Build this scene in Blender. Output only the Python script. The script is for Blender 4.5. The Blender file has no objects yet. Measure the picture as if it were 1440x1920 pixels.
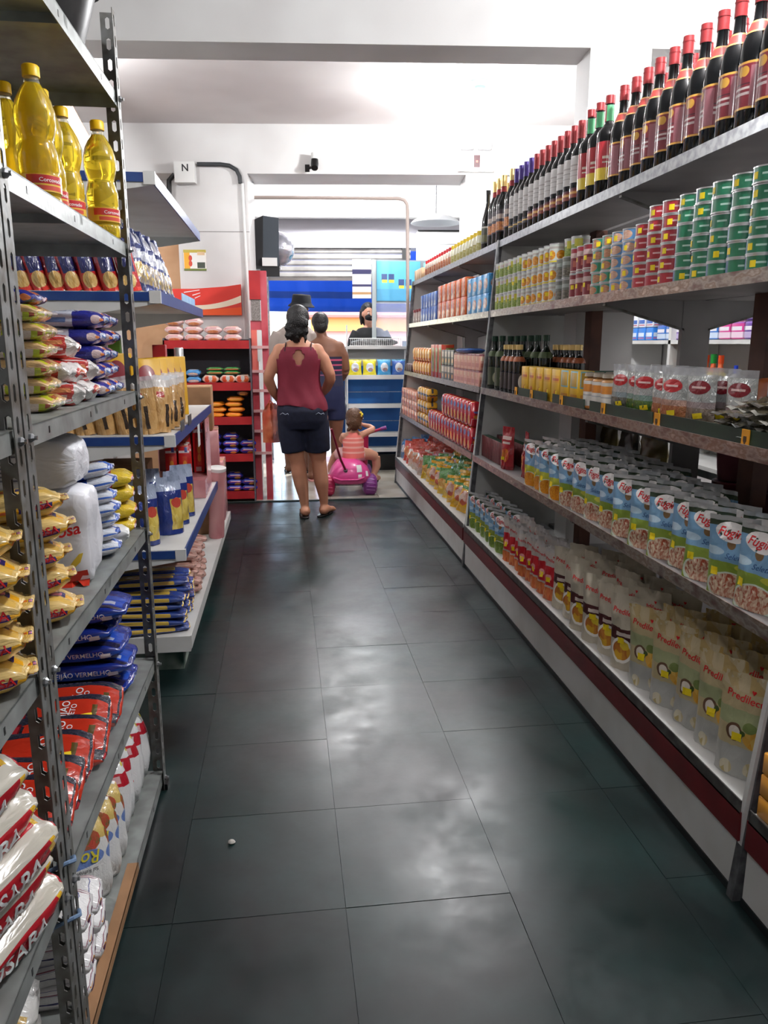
import bpy, bmesh, math, random
from mathutils import Vector, Matrix, noise
from mathutils.bvhtree import BVHTree

random.seed(11)
S = bpy.context.scene
COL = S.collection
PI = math.pi
R = math.radians

# ------------------------------------------------------------------ camera, world, exposure
cam_data = bpy.data.cameras.new('camera')
cam_data.sensor_fit = 'VERTICAL'
cam_data.sensor_height = 24.0
cam_data.lens = 18.0
cam_data.clip_start = 0.02
cam = bpy.data.objects.new('camera', cam_data)
cam.location = (0, 0, 1.40)
cam.rotation_euler = (R(90 - 12.339), 0, R(-7.345))
COL.objects.link(cam)
S.camera = cam

world = bpy.data.worlds.new('world')
S.world = world
world.use_nodes = True
_nt = world.node_tree
_bg = _nt.nodes['Background']
_sky = _nt.nodes.new('ShaderNodeTexSky')
_sky.sky_type = 'NISHITA'
_sky.sun_disc = False
_sky.sun_elevation = R(52)
_sky.sun_rotation = R(200)
_nt.links.new(_sky.outputs[0], _bg.inputs[0])
_bg.inputs[1].default_value = 0.55

sun = bpy.data.objects.new('sun', bpy.data.lights.new('sun', 'SUN'))
sun.data.energy = 4.0
sun.data.angle = R(0.6)
sun.rotation_euler = (R(38), 0, R(150))
COL.objects.link(sun)

S.view_settings.view_transform = 'Standard'
S.view_settings.look = 'None'
S.view_settings.gamma = 1.0
S.view_settings.use_curve_mapping = False
S.view_settings.exposure = 0.78
S.cycles.max_bounces = 7
S.cycles.diffuse_bounces = 3
S.cycles.glossy_bounces = 3
S.cycles.transmission_bounces = 5
S.cycles.transparent_max_bounces = 6
S.cycles.caustics_reflective = False

# ------------------------------------------------------------------ helpers: colour and materials
def lin(c):
    if isinstance(c, str):
        c = tuple(int(c[i:i + 2], 16) / 255 for i in (0, 2, 4))
    return tuple((x / 12.92 if x <= 0.04045 else ((x + 0.055) / 1.055) ** 2.4) for x in c[:3]) + (1.0,)

MATS = {}
def mat(name, color, rough=0.5, metal=0.0, coat=0.0, trans=0.0, alpha=1.0, emit=None, estr=0.0, ior=1.45,
        noise_amt=0.0, noise_scale=8.0, color2=None, bump=0.0, bump_scale=60.0, rough2=None, spec=0.5, obj_var=0.0):
    if name in MATS:
        return MATS[name]
    m = bpy.data.materials.new(name)
    m.use_nodes = True
    nt = m.node_tree
    b = nt.nodes['Principled BSDF']
    b.inputs['Base Color'].default_value = lin(color)
    b.inputs['Roughness'].default_value = rough
    b.inputs['Metallic'].default_value = metal
    b.inputs['Coat Weight'].default_value = coat
    b.inputs['Coat Roughness'].default_value = 0.12
    b.inputs['Transmission Weight'].default_value = trans
    b.inputs['IOR'].default_value = ior
    b.inputs['Alpha'].default_value = alpha
    b.inputs['Specular IOR Level'].default_value = spec
    if emit:
        b.inputs['Emission Color'].default_value = lin(emit)
        b.inputs['Emission Strength'].default_value = estr
    tc = None
    if color2 or bump or rough2 is not None:
        tc = nt.nodes.new('ShaderNodeTexCoord')
    if color2:
        n = nt.nodes.new('ShaderNodeTexNoise')
        n.inputs['Scale'].default_value = noise_scale
        n.inputs['Detail'].default_value = 2.0
        nt.links.new(tc.outputs['Object'], n.inputs['Vector'])
        r = nt.nodes.new('ShaderNodeValToRGB')
        r.color_ramp.elements[0].position = 0.38
        r.color_ramp.elements[1].position = 0.66
        r.color_ramp.elements[0].color = lin(color)
        r.color_ramp.elements[1].color = lin(color2)
        nt.links.new(n.outputs[0], r.inputs[0])
        nt.links.new(r.outputs[0], b.inputs['Base Color'])
        if rough2 is not None:
            mr = nt.nodes.new('ShaderNodeMapRange')
            mr.inputs[1].default_value = 0.35
            mr.inputs[2].default_value = 0.65
            mr.inputs[3].default_value = rough
            mr.inputs[4].default_value = rough2
            nt.links.new(n.outputs[0], mr.inputs[0])
            nt.links.new(mr.outputs[0], b.inputs['Roughness'])
    if bump:
        n2 = nt.nodes.new('ShaderNodeTexNoise')
        n2.inputs['Scale'].default_value = bump_scale
        n2.inputs['Detail'].default_value = 1.0
        nt.links.new(tc.outputs['Object'], n2.inputs['Vector'])
        bp = nt.nodes.new('ShaderNodeBump')
        bp.inputs['Strength'].default_value = bump
        bp.inputs['Distance'].default_value = 0.01
        nt.links.new(n2.outputs[0], bp.inputs['Height'])
        nt.links.new(bp.outputs[0], b.inputs['Normal'])
    MATS[name] = m
    return m

def printed(name, base, shapes, rough=0.3, coat=0.3, metal=0.0, crinkle=0.0, crinkle_scale=14.0, warp=0.0):
    """A printed wrapper: flat colour areas laid out in the wrapper's own UV space.
    shapes: ('r', u0, v0, u1, v1, col) | ('e', cu, cv, ru, rv, col); col may be (colA, colB, scale) for a speckled photo print."""
    if name in MATS:
        return MATS[name]
    m = bpy.data.materials.new(name)
    m.use_nodes = True
    nt = m.node_tree
    N, L = nt.nodes, nt.links
    b = N['Principled BSDF']
    b.inputs['Roughness'].default_value = rough
    b.inputs['Coat Weight'].default_value = coat
    b.inputs['Coat Roughness'].default_value = 0.1
    b.inputs['Metallic'].default_value = metal
    tc = N.new('ShaderNodeTexCoord')
    uv = tc.outputs['UV']
    if warp:
        n = N.new('ShaderNodeTexNoise'); n.inputs['Scale'].default_value = 5.0
        L.new(uv, n.inputs['Vector'])
        a = N.new('ShaderNodeVectorMath'); a.operation = 'MULTIPLY_ADD'
        a.inputs[1].default_value = (warp, warp, 0)
        L.new(n.outputs['Color'], a.inputs[0]); L.new(tc.outputs['UV'], a.inputs[2])
        uv = a.outputs[0]
    def col_socket(c):
        if isinstance(c, tuple) and len(c) == 3 and isinstance(c[0], str):
            v = N.new('ShaderNodeTexVoronoi'); v.inputs['Scale'].default_value = c[2]
            L.new(tc.outputs['UV'], v.inputs['Vector'])
            s = N.new('ShaderNodeSeparateColor'); L.new(v.outputs['Color'], s.inputs[0])
            mx = N.new('ShaderNodeMix'); mx.data_type = 'RGBA'
            mx.inputs[6].default_value = lin(c[0]); mx.inputs[7].default_value = lin(c[1])
            L.new(s.outputs[0], mx.inputs[0])
            return mx.outputs[2]
        return lin(c)
    cur = col_socket(base)
    for s in shapes:
        if s[0] == 'r':
            cu, cv = (s[1] + s[3]) / 2, (s[2] + s[4]) / 2
            hu, hv = abs(s[3] - s[1]) / 2, abs(s[4] - s[2]) / 2
        else:
            cu, cv, hu, hv = s[1:5]
        ma = N.new('ShaderNodeVectorMath'); ma.operation = 'MULTIPLY_ADD'
        ma.inputs[1].default_value = (1 / hu, 1 / hv, 0)
        ma.inputs[2].default_value = (-cu / hu, -cv / hv, 0)
        L.new(uv, ma.inputs[0])
        if s[0] == 'e':
            ln = N.new('ShaderNodeVectorMath'); ln.operation = 'LENGTH'
            L.new(ma.outputs[0], ln.inputs[0]); val = ln.outputs['Value']
        else:
            ab = N.new('ShaderNodeVectorMath'); ab.operation = 'ABSOLUTE'
            L.new(ma.outputs[0], ab.inputs[0])
            sp = N.new('ShaderNodeSeparateXYZ'); L.new(ab.outputs[0], sp.inputs[0])
            mxm = N.new('ShaderNodeMath'); mxm.operation = 'MAXIMUM'
            L.new(sp.outputs[0], mxm.inputs[0]); L.new(sp.outputs[1], mxm.inputs[1]); val = mxm.outputs[0]
        lt = N.new('ShaderNodeMath'); lt.operation = 'LESS_THAN'
        lt.inputs[1].default_value = 1.0
        L.new(val, lt.inputs[0])
        mx = N.new('ShaderNodeMix'); mx.data_type = 'RGBA'
        L.new(lt.outputs[0], mx.inputs[0])
        for sock, c in ((mx.inputs[6], cur), (mx.inputs[7], col_socket(s[5]))):
            if isinstance(c, tuple):
                sock.default_value = c
            else:
                L.new(c, sock)
        cur = mx.outputs[2]
    if isinstance(cur, tuple):
        b.inputs['Base Color'].default_value = cur
    else:
        L.new(cur, b.inputs['Base Color'])
    if crinkle:
        n2 = N.new('ShaderNodeTexNoise'); n2.inputs['Scale'].default_value = crinkle_scale
        n2.inputs['Detail'].default_value = 2.0; n2.inputs['Distortion'].default_value = 1.2
        L.new(tc.outputs['UV'], n2.inputs['Vector'])
        bp = N.new('ShaderNodeBump'); bp.inputs['Strength'].default_value = crinkle
        bp.inputs['Distance'].default_value = 0.01
        L.new(n2.outputs[0], bp.inputs['Height']); L.new(bp.outputs[0], b.inputs['Normal'])
    MATS[name] = m
    return m

# ------------------------------------------------------------------ helpers: meshes
class MB:
    def __init__(s):
        s.v, s.f, s.m, s.uv = [], [], [], []
    def face(s, pts, m=0, uv=None):
        i = len(s.v)
        s.v += [tuple(p) for p in pts]
        s.f.append(tuple(range(i, i + len(pts)))); s.m.append(m)
        s.uv.append(uv or [(0, 0), (1, 0), (1, 1), (0, 1)][:len(pts)] + [(0, 0)] * max(0, len(pts) - 4))
    def box(s, x0, y0, z0, x1, y1, z1, m=0):
        if x0 > x1: x0, x1 = x1, x0
        if y0 > y1: y0, y1 = y1, y0
        if z0 > z1: z0, z1 = z1, z0
        A = [(x0, y0, z0), (x1, y0, z0), (x1, y1, z0), (x0, y1, z0), (x0, y0, z1), (x1, y0, z1), (x1, y1, z1), (x0, y1, z1)]
        for q in ((0, 1, 5, 4), (1, 2, 6, 5), (2, 3, 7, 6), (3, 0, 4, 7), (4, 5, 6, 7), (3, 2, 1, 0)):
            s.face([A[k] for k in q], m)
        return s
    def hexa(s, A, m=0):
        for q in ((0, 1, 5, 4), (1, 2, 6, 5), (2, 3, 7, 6), (3, 0, 4, 7), (4, 5, 6, 7), (3, 2, 1, 0)):
            s.face([A[k] for k in q], m)
        return s
    def prism(s, poly, axis, a, b, m=0):
        """poly: 2D points; axis 'x' -> poly is (y,z); 'y' -> (x,z); 'z' -> (x,y)"""
        def P(p, t):
            return {'x': (t, p[0], p[1]), 'y': (p[0], t, p[1]), 'z': (p[0], p[1], t)}[axis]
        n = len(poly)
        s.face([P(p, a) for p in poly], m)
        s.face([P(p, b) for p in reversed(poly)], m)
        for i in range(n):
            j = (i + 1) % n
            s.face([P(poly[j], a), P(poly[i], a), P(poly[i], b), P(poly[j], b)], m)
        return s
    def lathe(s, prof, n=20, o=(0, 0, 0), m=0, ms=None, cap=True):
        """prof: (r, z) from bottom to top"""
        i0 = len(s.v)
        z0, z1 = prof[0][1], prof[-1][1]
        for (r, z) in prof:
            for k in range(n):
                a = 2 * PI * k / n - PI / 2
                s.v.append((o[0] + r * math.cos(a), o[1] + r * math.sin(a), o[2] + z))
        for i in range(len(prof) - 1):
            va, vb = (prof[i][1] - z0) / (z1 - z0 + 1e-9), (prof[i + 1][1] - z0) / (z1 - z0 + 1e-9)
            for k in range(n):
                k2 = (k + 1) % n
                s.f.append((i0 + i * n + k, i0 + i * n + k2, i0 + (i + 1) * n + k2, i0 + (i + 1) * n + k))
                s.m.append(ms[i] if ms else m)
                ua, ub = k / n, (k + 1) / n
                s.uv.append([(ua, va), (ub, va), (ub, vb), (ua, vb)])
        if cap:
            for row, rev, mi in ((0, True, ms[0] if ms else m), (len(prof) - 1, False, ms[-1] if ms else m)):
                if prof[row][0] > 1e-5:
                    q = [i0 + row * n + k for k in range(n)]
                    s.f.append(tuple(reversed(q)) if rev else tuple(q)); s.m.append(mi)
                    s.uv.append([(0.5, 0.5)] * n)
        return s
    def tube(s, pts, r, n=8, m=0, cap=True):
        pts = [Vector(p) for p in pts]
        rad = r if isinstance(r, (list, tuple)) else [r] * len(pts)
        i0 = len(s.v)
        prev = None
        for i, p in enumerate(pts):
            t = (pts[min(i + 1, len(pts) - 1)] - pts[max(i - 1, 0)]).normalized()
            if prev is None:
                a = Vector((0, 0, 1)) if abs(t.z) < 0.9 else Vector((1, 0, 0))
                u = t.cross(a).normalized()
            else:
                u = (prev - t * prev.dot(t)).normalized()
            prev = u
            w = t.cross(u)
            for k in range(n):
                an = 2 * PI * k / n
                s.v.append(tuple(p + (u * math.cos(an) + w * math.sin(an)) * rad[i]))
        for i in range(len(pts) - 1):
            for k in range(n):
                k2 = (k + 1) % n
                s.f.append((i0 + i * n + k2, i0 + i * n + k, i0 + (i + 1) * n + k, i0 + (i + 1) * n + k2)); s.m.append(m)
                s.uv.append([(0, 0), (1, 0), (1, 1), (0, 1)])
        if cap:
            for row, rev in ((0, False), (len(pts) - 1, True)):
                q = [i0 + row * n + k for k in range(n)]
                s.f.append(tuple(reversed(q)) if rev else tuple(q)); s.m.append(m); s.uv.append([(0, 0)] * n)
        return s
    def loft(s, rings, n=20, m=0, cap=True, p=2.0):
        """rings: (cx, cy, cz, rx, ry) horizontal ellipses"""
        i0 = len(s.v)
        for (cx, cy, cz, rx, ry) in rings:
            for k in range(n):
                a = 2 * PI * k / n
                c, d = math.cos(a), math.sin(a)
                e = 2.0 / p
                s.v.append((cx + rx * math.copysign(abs(c) ** e, c), cy + ry * math.copysign(abs(d) ** e, d), cz))
        for i in range(len(rings) - 1):
            for k in range(n):
                k2 = (k + 1) % n
                s.f.append((i0 + i * n + k, i0 + i * n + k2, i0 + (i + 1) * n + k2, i0 + (i + 1) * n + k)); s.m.append(m)
                va, vb = i / (len(rings) - 1), (i + 1) / (len(rings) - 1)
                s.uv.append([(k / n, va), ((k + 1) / n, va), ((k + 1) / n, vb), (k / n, vb)])
        if cap:
            q = [i0 + k for k in range(n)]
            s.f.append(tuple(reversed(q))); s.m.append(m); s.uv.append([(0, 0)] * n)
            q = [i0 + (len(rings) - 1) * n + k for k in range(n)]
            s.f.append(tuple(q)); s.m.append(m); s.uv.append([(0, 0)] * n)
        return s
    def build(s, name, mats, smooth=False, weld=True):
        me = bpy.data.meshes.new(name)
        me.from_pydata(s.v, [], s.f)
        for mm in (mats if isinstance(mats, (list, tuple)) else [mats]):
            me.materials.append(mm)
        me.polygons.foreach_set('material_index', s.m)
        ul = me.uv_layers.new(name='UVMap')
        flat = []
        for f in s.uv:
            for c in f: flat += [c[0], c[1]]
        ul.data.foreach_set('uv', flat)
        if smooth:
            me.polygons.foreach_set('use_smooth', [True] * len(s.f))
        me.validate()
        if weld:
            bm = bmesh.new(); bm.from_mesh(me)
            bmesh.ops.remove_doubles(bm, verts=bm.verts, dist=1e-5)
            bmesh.ops.recalc_face_normals(bm, faces=bm.faces)
            bm.to_mesh(me); bm.free()
        if smooth:
            try:
                me.set_sharp_from_angle(angle=R(50))
            except Exception:
                pass
        me.update()
        return me

def add(name, me, parent=None, loc=(0, 0, 0), rot=(0, 0, 0), label=None, cat=None, group=None, kind=None, scale=None):
    o = bpy.data.objects.new(name, me)
    COL.objects.link(o)
    o.location = loc
    o.rotation_euler = rot
    if scale is not None:
        o.scale = (scale, scale, scale) if not isinstance(scale, (tuple, list)) else scale
    if parent is not None: o.parent = parent
    if label: o['label'] = label
    if cat: o['category'] = cat
    if group: o['group'] = group
    if kind: o['kind'] = kind
    return o

def empty(name, loc=(0, 0, 0), rot=(0, 0, 0), **k):
    o = add(name, None, None, loc, rot, **k)
    o.empty_display_size = 0.05
    return o

def put(P, label, cat, group, loc, rot=(0, 0, 0), scale=None):
    """P = (name, mesh, [(part name, mesh, loc, rot, [(sub-part ...)])...]): one thing with its own objects for every part."""
    o = add(P[0], P[1], None, loc, rot, label, cat, group, None, scale)
    for c in P[2]:
        co = add(c[0], c[1], o, c[2] if len(c) > 2 else (0, 0, 0), c[3] if len(c) > 3 else (0, 0, 0))
        for d in (c[4] if len(c) > 4 else []):
            add(d[0], d[1], co)
    return o

def bx(name, x0, y0, z0, x1, y1, z1, m, parent=None, **k):
    return add(name, MB().box(x0, y0, z0, x1, y1, z1).build(name, m), parent, **k)

_bc = {}
def rbox(w, d, h, m, bev=0.004, seg=2, name='box'):
    """A box with rounded edges, base centred at the origin; each side carries its own 0-1 UV."""
    key = (w, d, h, tuple(x.name for x in (m if isinstance(m, (list, tuple)) else [m])), bev, seg)
    if key in _bc: return _bc[key]
    bm = bmesh.new()
    bmesh.ops.create_cube(bm, size=1)
    for v in bm.verts: v.co = Vector((v.co.x * w, v.co.y * d, (v.co.z + 0.5) * h))
    if bev: bmesh.ops.bevel(bm, geom=bm.edges[:], offset=bev, segments=seg, affect='EDGES', profile=0.5)
    ul = bm.loops.layers.uv.new('UVMap')
    for f in bm.faces:
        n = f.normal
        a = max(range(3), key=lambda i: abs(n[i]))
        for l in f.loops:
            c = l.vert.co
            x, y, z = c.x / w + .5, c.y / d + .5, c.z / h
            l[ul].uv = {0: ((y if n.x > 0 else 1 - y), z), 1: ((x if n.y < 0 else 1 - x), z), 2: (x, y)}[a]
        f.smooth = bev > 0
        if isinstance(m, (list, tuple)) and len(m) > 1:
            f.material_index = {2: 1}.get(a, 0) if len(m) == 2 else {0: 0, 1: 1, 2: 2}[a]
    me = bpy.data.meshes.new(name)
    bm.to_mesh(me); bm.free()
    for mm in (m if isinstance(m, (list, tuple)) else [m]): me.materials.append(mm)
    if bev:
        try: me.set_sharp_from_angle(angle=R(45))
        except Exception: pass
    _bc[key] = me
    return me

def sack(name, w, d, h, m, n=4.0, wr=0.006, seed=0, cuts=8, pin=0.6, axis=0):
    """A filled bag: rounded block with soft corners and dents; base at z=0, each side with its own 0-1 UV."""
    bm = bmesh.new()
    bmesh.ops.create_cube(bm, size=2)
    bmesh.ops.subdivide_edges(bm, edges=bm.edges[:], cuts=cuts, use_grid_fill=True)
    ul = bm.loops.layers.uv.new('UVMap')
    bm.normal_update()
    for f in bm.faces:
        nn = f.normal
        a = max(range(3), key=lambda i: abs(nn[i]))
        for l in f.loops:
            x, y, z = [(c + 1) / 2 for c in l.vert.co]
            l[ul].uv = {0: ((y if nn.x > 0 else 1 - y), z), 1: ((x if nn.y < 0 else 1 - x), z), 2: (x, y)}[a]
        f.smooth = True
    for v in bm.verts:
        p = v.co.copy()
        k = (abs(p.x) ** n + abs(p.y) ** n + abs(p.z) ** n) ** (1 / n)
        q = p / k
        e = abs(p[axis])
        pr = pin * max(0.0, (e - 0.62) / 0.38) ** 2.0
        if axis == 0:
            q = Vector(((0.55 * p.x + 0.45 * q.x), q.y * (1 + 0.02 * pr), q.z * (1 - pr)))
        elif axis == 2:
            q = Vector((q.x * (1 + 0.02 * pr), q.y * (1 - pr), (0.55 * p.z + 0.45 * q.z)))
        dn = noise.noise(Vector((p.x * 1.6 + seed * 7.3, p.y * 1.6, p.z * 1.6))) + 0.5 * noise.noise(Vector((p.x * 4, p.y * 4 + seed * 3.1, p.z * 4)))
        q = Vector((q.x * w / 2, q.y * d / 2, q.z * h / 2))
        fold = math.sin(p.y * 9 + seed) * 0.5 * wr * (e ** 3)
        q += q.normalized() * dn * wr * (1 - 0.6 * pr) + Vector((0, 0, fold))
        v.co = q + Vector((0, 0, h / 2))
    me = bpy.data.meshes.new(name)
    bm.to_mesh(me); bm.free()
    for mm in (m if isinstance(m, (list, tuple)) else [m]): me.materials.append(mm)
    return me

def bag(name, w, h, t, m, top=0.02, bot=0.02, gusset=False, nu=12, nv=16, wr=0.004, seed=0, seal=None, fp=2.4, neck=0.0, upright=True, bend=0.0):
    """A film bag or pouch. Front faces -Y, height along Z, base at z=0 (upright) - or lying with the front up (upright=False)."""
    mb = MB()
    e0, e1 = bot / h, 1 - top / h
    def pos(u, v, side):
        s = min(1, max(0, (v - e0) / (e1 - e0))) if e1 > e0 else 0
        if gusset:
            g = max(0.0, 1 - s ** 2.2) ** 0.75 * (0.78 + 0.22 * math.sin(min(1, s * 3) * PI / 2))
        else:
            g = max(0.0, 1 - abs(2 * s - 1) ** 2.6) ** 0.55
        f = max(0.0, 1 - abs(2 * u - 1) ** fp) ** 0.6
        nz = noise.noise(Vector((u * 4.0 + seed * 5.7, v * 5.0, side * 3.0 + seed))) + 0.6 * noise.noise(Vector((u * 9.0, v * 11.0 + seed * 2.3, side)))
        x = (u - 0.5) * w * (1 - 0.10 * g * (0 if gusset else 1) - neck * max(0, (v - 0.72) / 0.28) ** 1.5)
        y = side * (t / 2 * g * f) + nz * wr * (0.35 + f * (0.4 + g)) * (1 if side < 0 else 1)
        if not gusset or v > 0.05:
            y += bend * math.sin(v * PI) + (0.5 * wr * math.sin(u * 19 + seed) if (v > e1 or v < e0) else 0)
        return x, y, v * h
    idx = {}
    for side in (-1, 1):
        for j in range(nv + 1):
            for i in range(nu + 1):
                idx[(side, i, j)] = len(mb.v)
                edge = i in (0, nu) or j in (nv,) or (j == 0 and not gusset)
                p = pos(i / nu, j / nv, side)
                if edge:
                    q = pos(i / nu, j / nv, -side)
                    p = (p[0], (p[1] + q[1]) / 2 + side * 0.0004, p[2])
                mb.v.append(p)
        for j in range(nv):
            for i in range(nu):
                q = (idx[(side, i, j)], idx[(side, i + 1, j)], idx[(side, i + 1, j + 1)], idx[(side, i, j + 1)])
                uvq = [(i / nu, j / nv), ((i + 1) / nu, j / nv), ((i + 1) / nu, (j + 1) / nv), (i / nu, (j + 1) / nv)]
                if side > 0:
                    q = q[::-1]; uvq = [(1 - a, b) for a, b in uvq[::-1]]
                mb.f.append(q); mb.uv.append(uvq)
                vm = (j + 0.5) / nv
                mb.m.append(1 if seal is not None and (vm > e1 or (vm < e0 and not gusset)) else 0)
    if gusset:
        for i in range(nu):
            mb.f.append((idx[(1, i, 0)], idx[(1, i + 1, 0)], idx[(-1, i + 1, 0)], idx[(-1, i, 0)]))
            mb.m.append(0); mb.uv.append([(0, 0), (0.02, 0), (0.02, 0.02), (0, 0.02)])
    if not upright:
        zmin = min(-p[1] for p in mb.v)
        mb.v = [(x, z - h / 2, -y - zmin) for x, y, z in mb.v]
    me = mb.build(name, [m, seal] if seal is not None else m, smooth=True, weld=False)
    return me

_tc = {}
def text2d(s, shear=0.0, bold=0.0):
    key = (s, shear, bold)
    if key in _tc: return _tc[key]
    cu = bpy.data.curves.new('t', 'FONT')
    cu.body = s
    cu.resolution_u = 3
    cu.shear = shear
    cu.offset = bold
    o = bpy.data.objects.new('t', cu)
    me = bpy.data.meshes.new_from_object(o)
    vs = [(v.co.x, v.co.y) for v in me.vertices]
    fs = [tuple(p.vertices) for p in me.polygons]
    bpy.data.meshes.remove(me); bpy.data.objects.remove(o); bpy.data.curves.remove(cu)
    if not vs: vs = [(0, 0)]
    x0, x1 = min(v[0] for v in vs), max(v[0] for v in vs)
    sc = 1.0 / (x1 - x0 + 1e-9)
    vs = [((x - (x0 + x1) / 2) * sc, (y - 0.34) * sc) for x, y in vs]
    _tc[key] = (vs, fs)
    return _tc[key]

_bvh = {}
def decal(target, shape, center, right, up, size, m, lift=0.0012, name='lettering'):
    """Lay a flat 2D print (lettering or an outline) on a mesh's surface. size = its width."""
    if target.name not in _bvh:
        _bvh[target.name] = BVHTree.FromPolygons([v.co.copy() for v in target.vertices], [tuple(p.vertices) for p in target.polygons])
    t = _bvh[target.name]
    c, r, u = Vector(center), Vector(right).normalized(), Vector(up).normalized()
    n = r.cross(u)
    vs = []
    for x, y in shape[0]:
        p = c + r * x * size + u * y * size
        h = t.ray_cast(p + n * 0.25, -n, 0.6)
        vs.append(tuple((h[0] if h[0] is not None else p) + n * lift))
    me = bpy.data.meshes.new(name)
    me.from_pydata(vs, [], shape[1])
    me.materials.append(m)
    me.update()
    return me

def disc2d(n=20, ry=1.0):
    vs = [(0.5 * math.cos(2 * PI * k / n), 0.5 * ry * math.sin(2 * PI * k / n)) for k in range(n)] + [(0, 0)]
    vs += [(0.25 * math.cos(2 * PI * k / n), 0.25 * ry * math.sin(2 * PI * k / n)) for k in range(n)]
    fs = []
    for k in range(n):
        k2 = (k + 1) % n
        fs += [(k, k2, n + 1 + k2, n + 1 + k), (n + 1 + k, n + 1 + k2, n)]
    return vs, fs

def rect2d(asp=0.5, nx=3, ny=2):
    vs = [(i / nx - 0.5, (j / ny - 0.5) * asp) for j in range(ny + 1) for i in range(nx + 1)]
    fs = [(j * (nx + 1) + i, j * (nx + 1) + i + 1, (j + 1) * (nx + 1) + i + 1, (j + 1) * (nx + 1) + i) for j in range(ny) for i in range(nx)]
    return vs, fs

ORD = ('first second third fourth fifth sixth seventh eighth ninth tenth eleventh twelfth thirteenth fourteenth fifteenth '
       'sixteenth seventeenth eighteenth nineteenth twentieth twenty-first twenty-second twenty-third twenty-fourth').split()
def nth(i): return ORD[i]
def jit(a): return random.uniform(-a, a)

# ------------------------------------------------------------------ shared materials
WALL = mat('white wall paint', (0.87, 0.865, 0.86), 0.75, color2=(0.83, 0.82, 0.815), noise_scale=2.2)
CEIL = mat('ceiling paint', (0.84, 0.82, 0.815), 0.85, color2=(0.79, 0.765, 0.76), noise_scale=1.3)
STEEL = mat('grey painted steel', (0.60, 0.62, 0.61), 0.38, 0.25, color2=(0.50, 0.51, 0.50), noise_scale=14, bump=0.05)
STEELD = mat('worn dark steel', (0.50, 0.505, 0.50), 0.42, 0.3, color2=(0.36, 0.34, 0.31), noise_scale=24, bump=0.06)
GALV = mat('galvanised steel', (0.66, 0.67, 0.68), 0.28, 0.8, color2=(0.52, 0.53, 0.55), noise_scale=40)
WHITEP = mat('white melamine', (0.84, 0.84, 0.83), 0.45, color2=(0.79, 0.785, 0.77), noise_scale=5)
GREYB = mat('grey shelf board', (0.62, 0.61, 0.61), 0.5, color2=(0.54, 0.53, 0.53), noise_scale=4)
WOOD = mat('brown wood', (0.36, 0.21, 0.15), 0.55, color2=(0.27, 0.15, 0.11), noise_scale=9)
MAROON = mat('maroon band', (0.42, 0.10, 0.12), 0.4, color2=(0.36, 0.08, 0.10), noise_scale=7)
BLUE = mat('blue rail', (0.10, 0.22, 0.48), 0.4, color2=(0.13, 0.26, 0.50), noise_scale=18)
RED = mat('red painted metal', (0.70, 0.16, 0.17), 0.4, color2=(0.62, 0.12, 0.14), noise_scale=6)
BLACK = mat('black plastic', (0.045, 0.045, 0.05), 0.35)
DARK = mat('dark grey plastic', (0.22, 0.25, 0.28), 0.5)
WHITE = mat('white plastic', (0.88, 0.88, 0.87), 0.4)
CARD = mat('cardboard', (0.66, 0.50, 0.36), 0.8, color2=(0.60, 0.45, 0.32), noise_scale=12)
YELLOW_TAG = mat('yellow price tag', (0.97, 0.86, 0.12), 0.5)
INK = mat('black ink', (0.10, 0.10, 0.13), 0.6)
REDINK = mat('red ink', (0.83, 0.10, 0.13), 0.5)
WHITEINK = mat('white ink', (0.93, 0.93, 0.93), 0.5)
SILVER = mat('silver foil', (0.82, 0.82, 0.82), 0.28, 0.45, bump=0.3, bump_scale=40)
CLEAR = mat('clear film', (0.92, 0.93, 0.95), 0.12, 0, alpha=0.32)

TAPE = bpy.data.materials.new('mottled foil tape'); TAPE.use_nodes = True
_n = TAPE.node_tree
_b = _n.nodes['Principled BSDF']; _b.inputs['Metallic'].default_value = 0.55; _b.inputs['Roughness'].default_value = 0.28
_t = _n.nodes.new('ShaderNodeTexCoord'); _nz = _n.nodes.new('ShaderNodeTexNoise')
_mp = _n.nodes.new('ShaderNodeMapping'); _mp.inputs['Scale'].default_value = (14, 14, 34)
_n.links.new(_t.outputs['Object'], _mp.inputs[0]); _n.links.new(_mp.outputs[0], _nz.inputs['Vector'])
_nz.inputs['Scale'].default_value = 1.0; _nz.inputs['Detail'].default_value = 4
_r = _n.nodes.new('ShaderNodeValToRGB')
_r.color_ramp.elements[0].position = 0.30; _r.color_ramp.elements[0].color = lin((0.46, 0.33, 0.32))
_r.color_ramp.elements[1].position = 0.70; _r.color_ramp.elements[1].color = lin((0.80, 0.76, 0.72))
for _p, _c in ((0.42, (0.52, 0.47, 0.44)), (0.50, (0.66, 0.62, 0.58)), (0.58, (0.54, 0.46, 0.40))):
    _e = _r.color_ramp.elements.new(_p); _e.color = lin(_c)
_n.links.new(_nz.outputs[0], _r.inputs[0]); _n.links.new(_r.outputs[0], _b.inputs['Base Color'])

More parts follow.
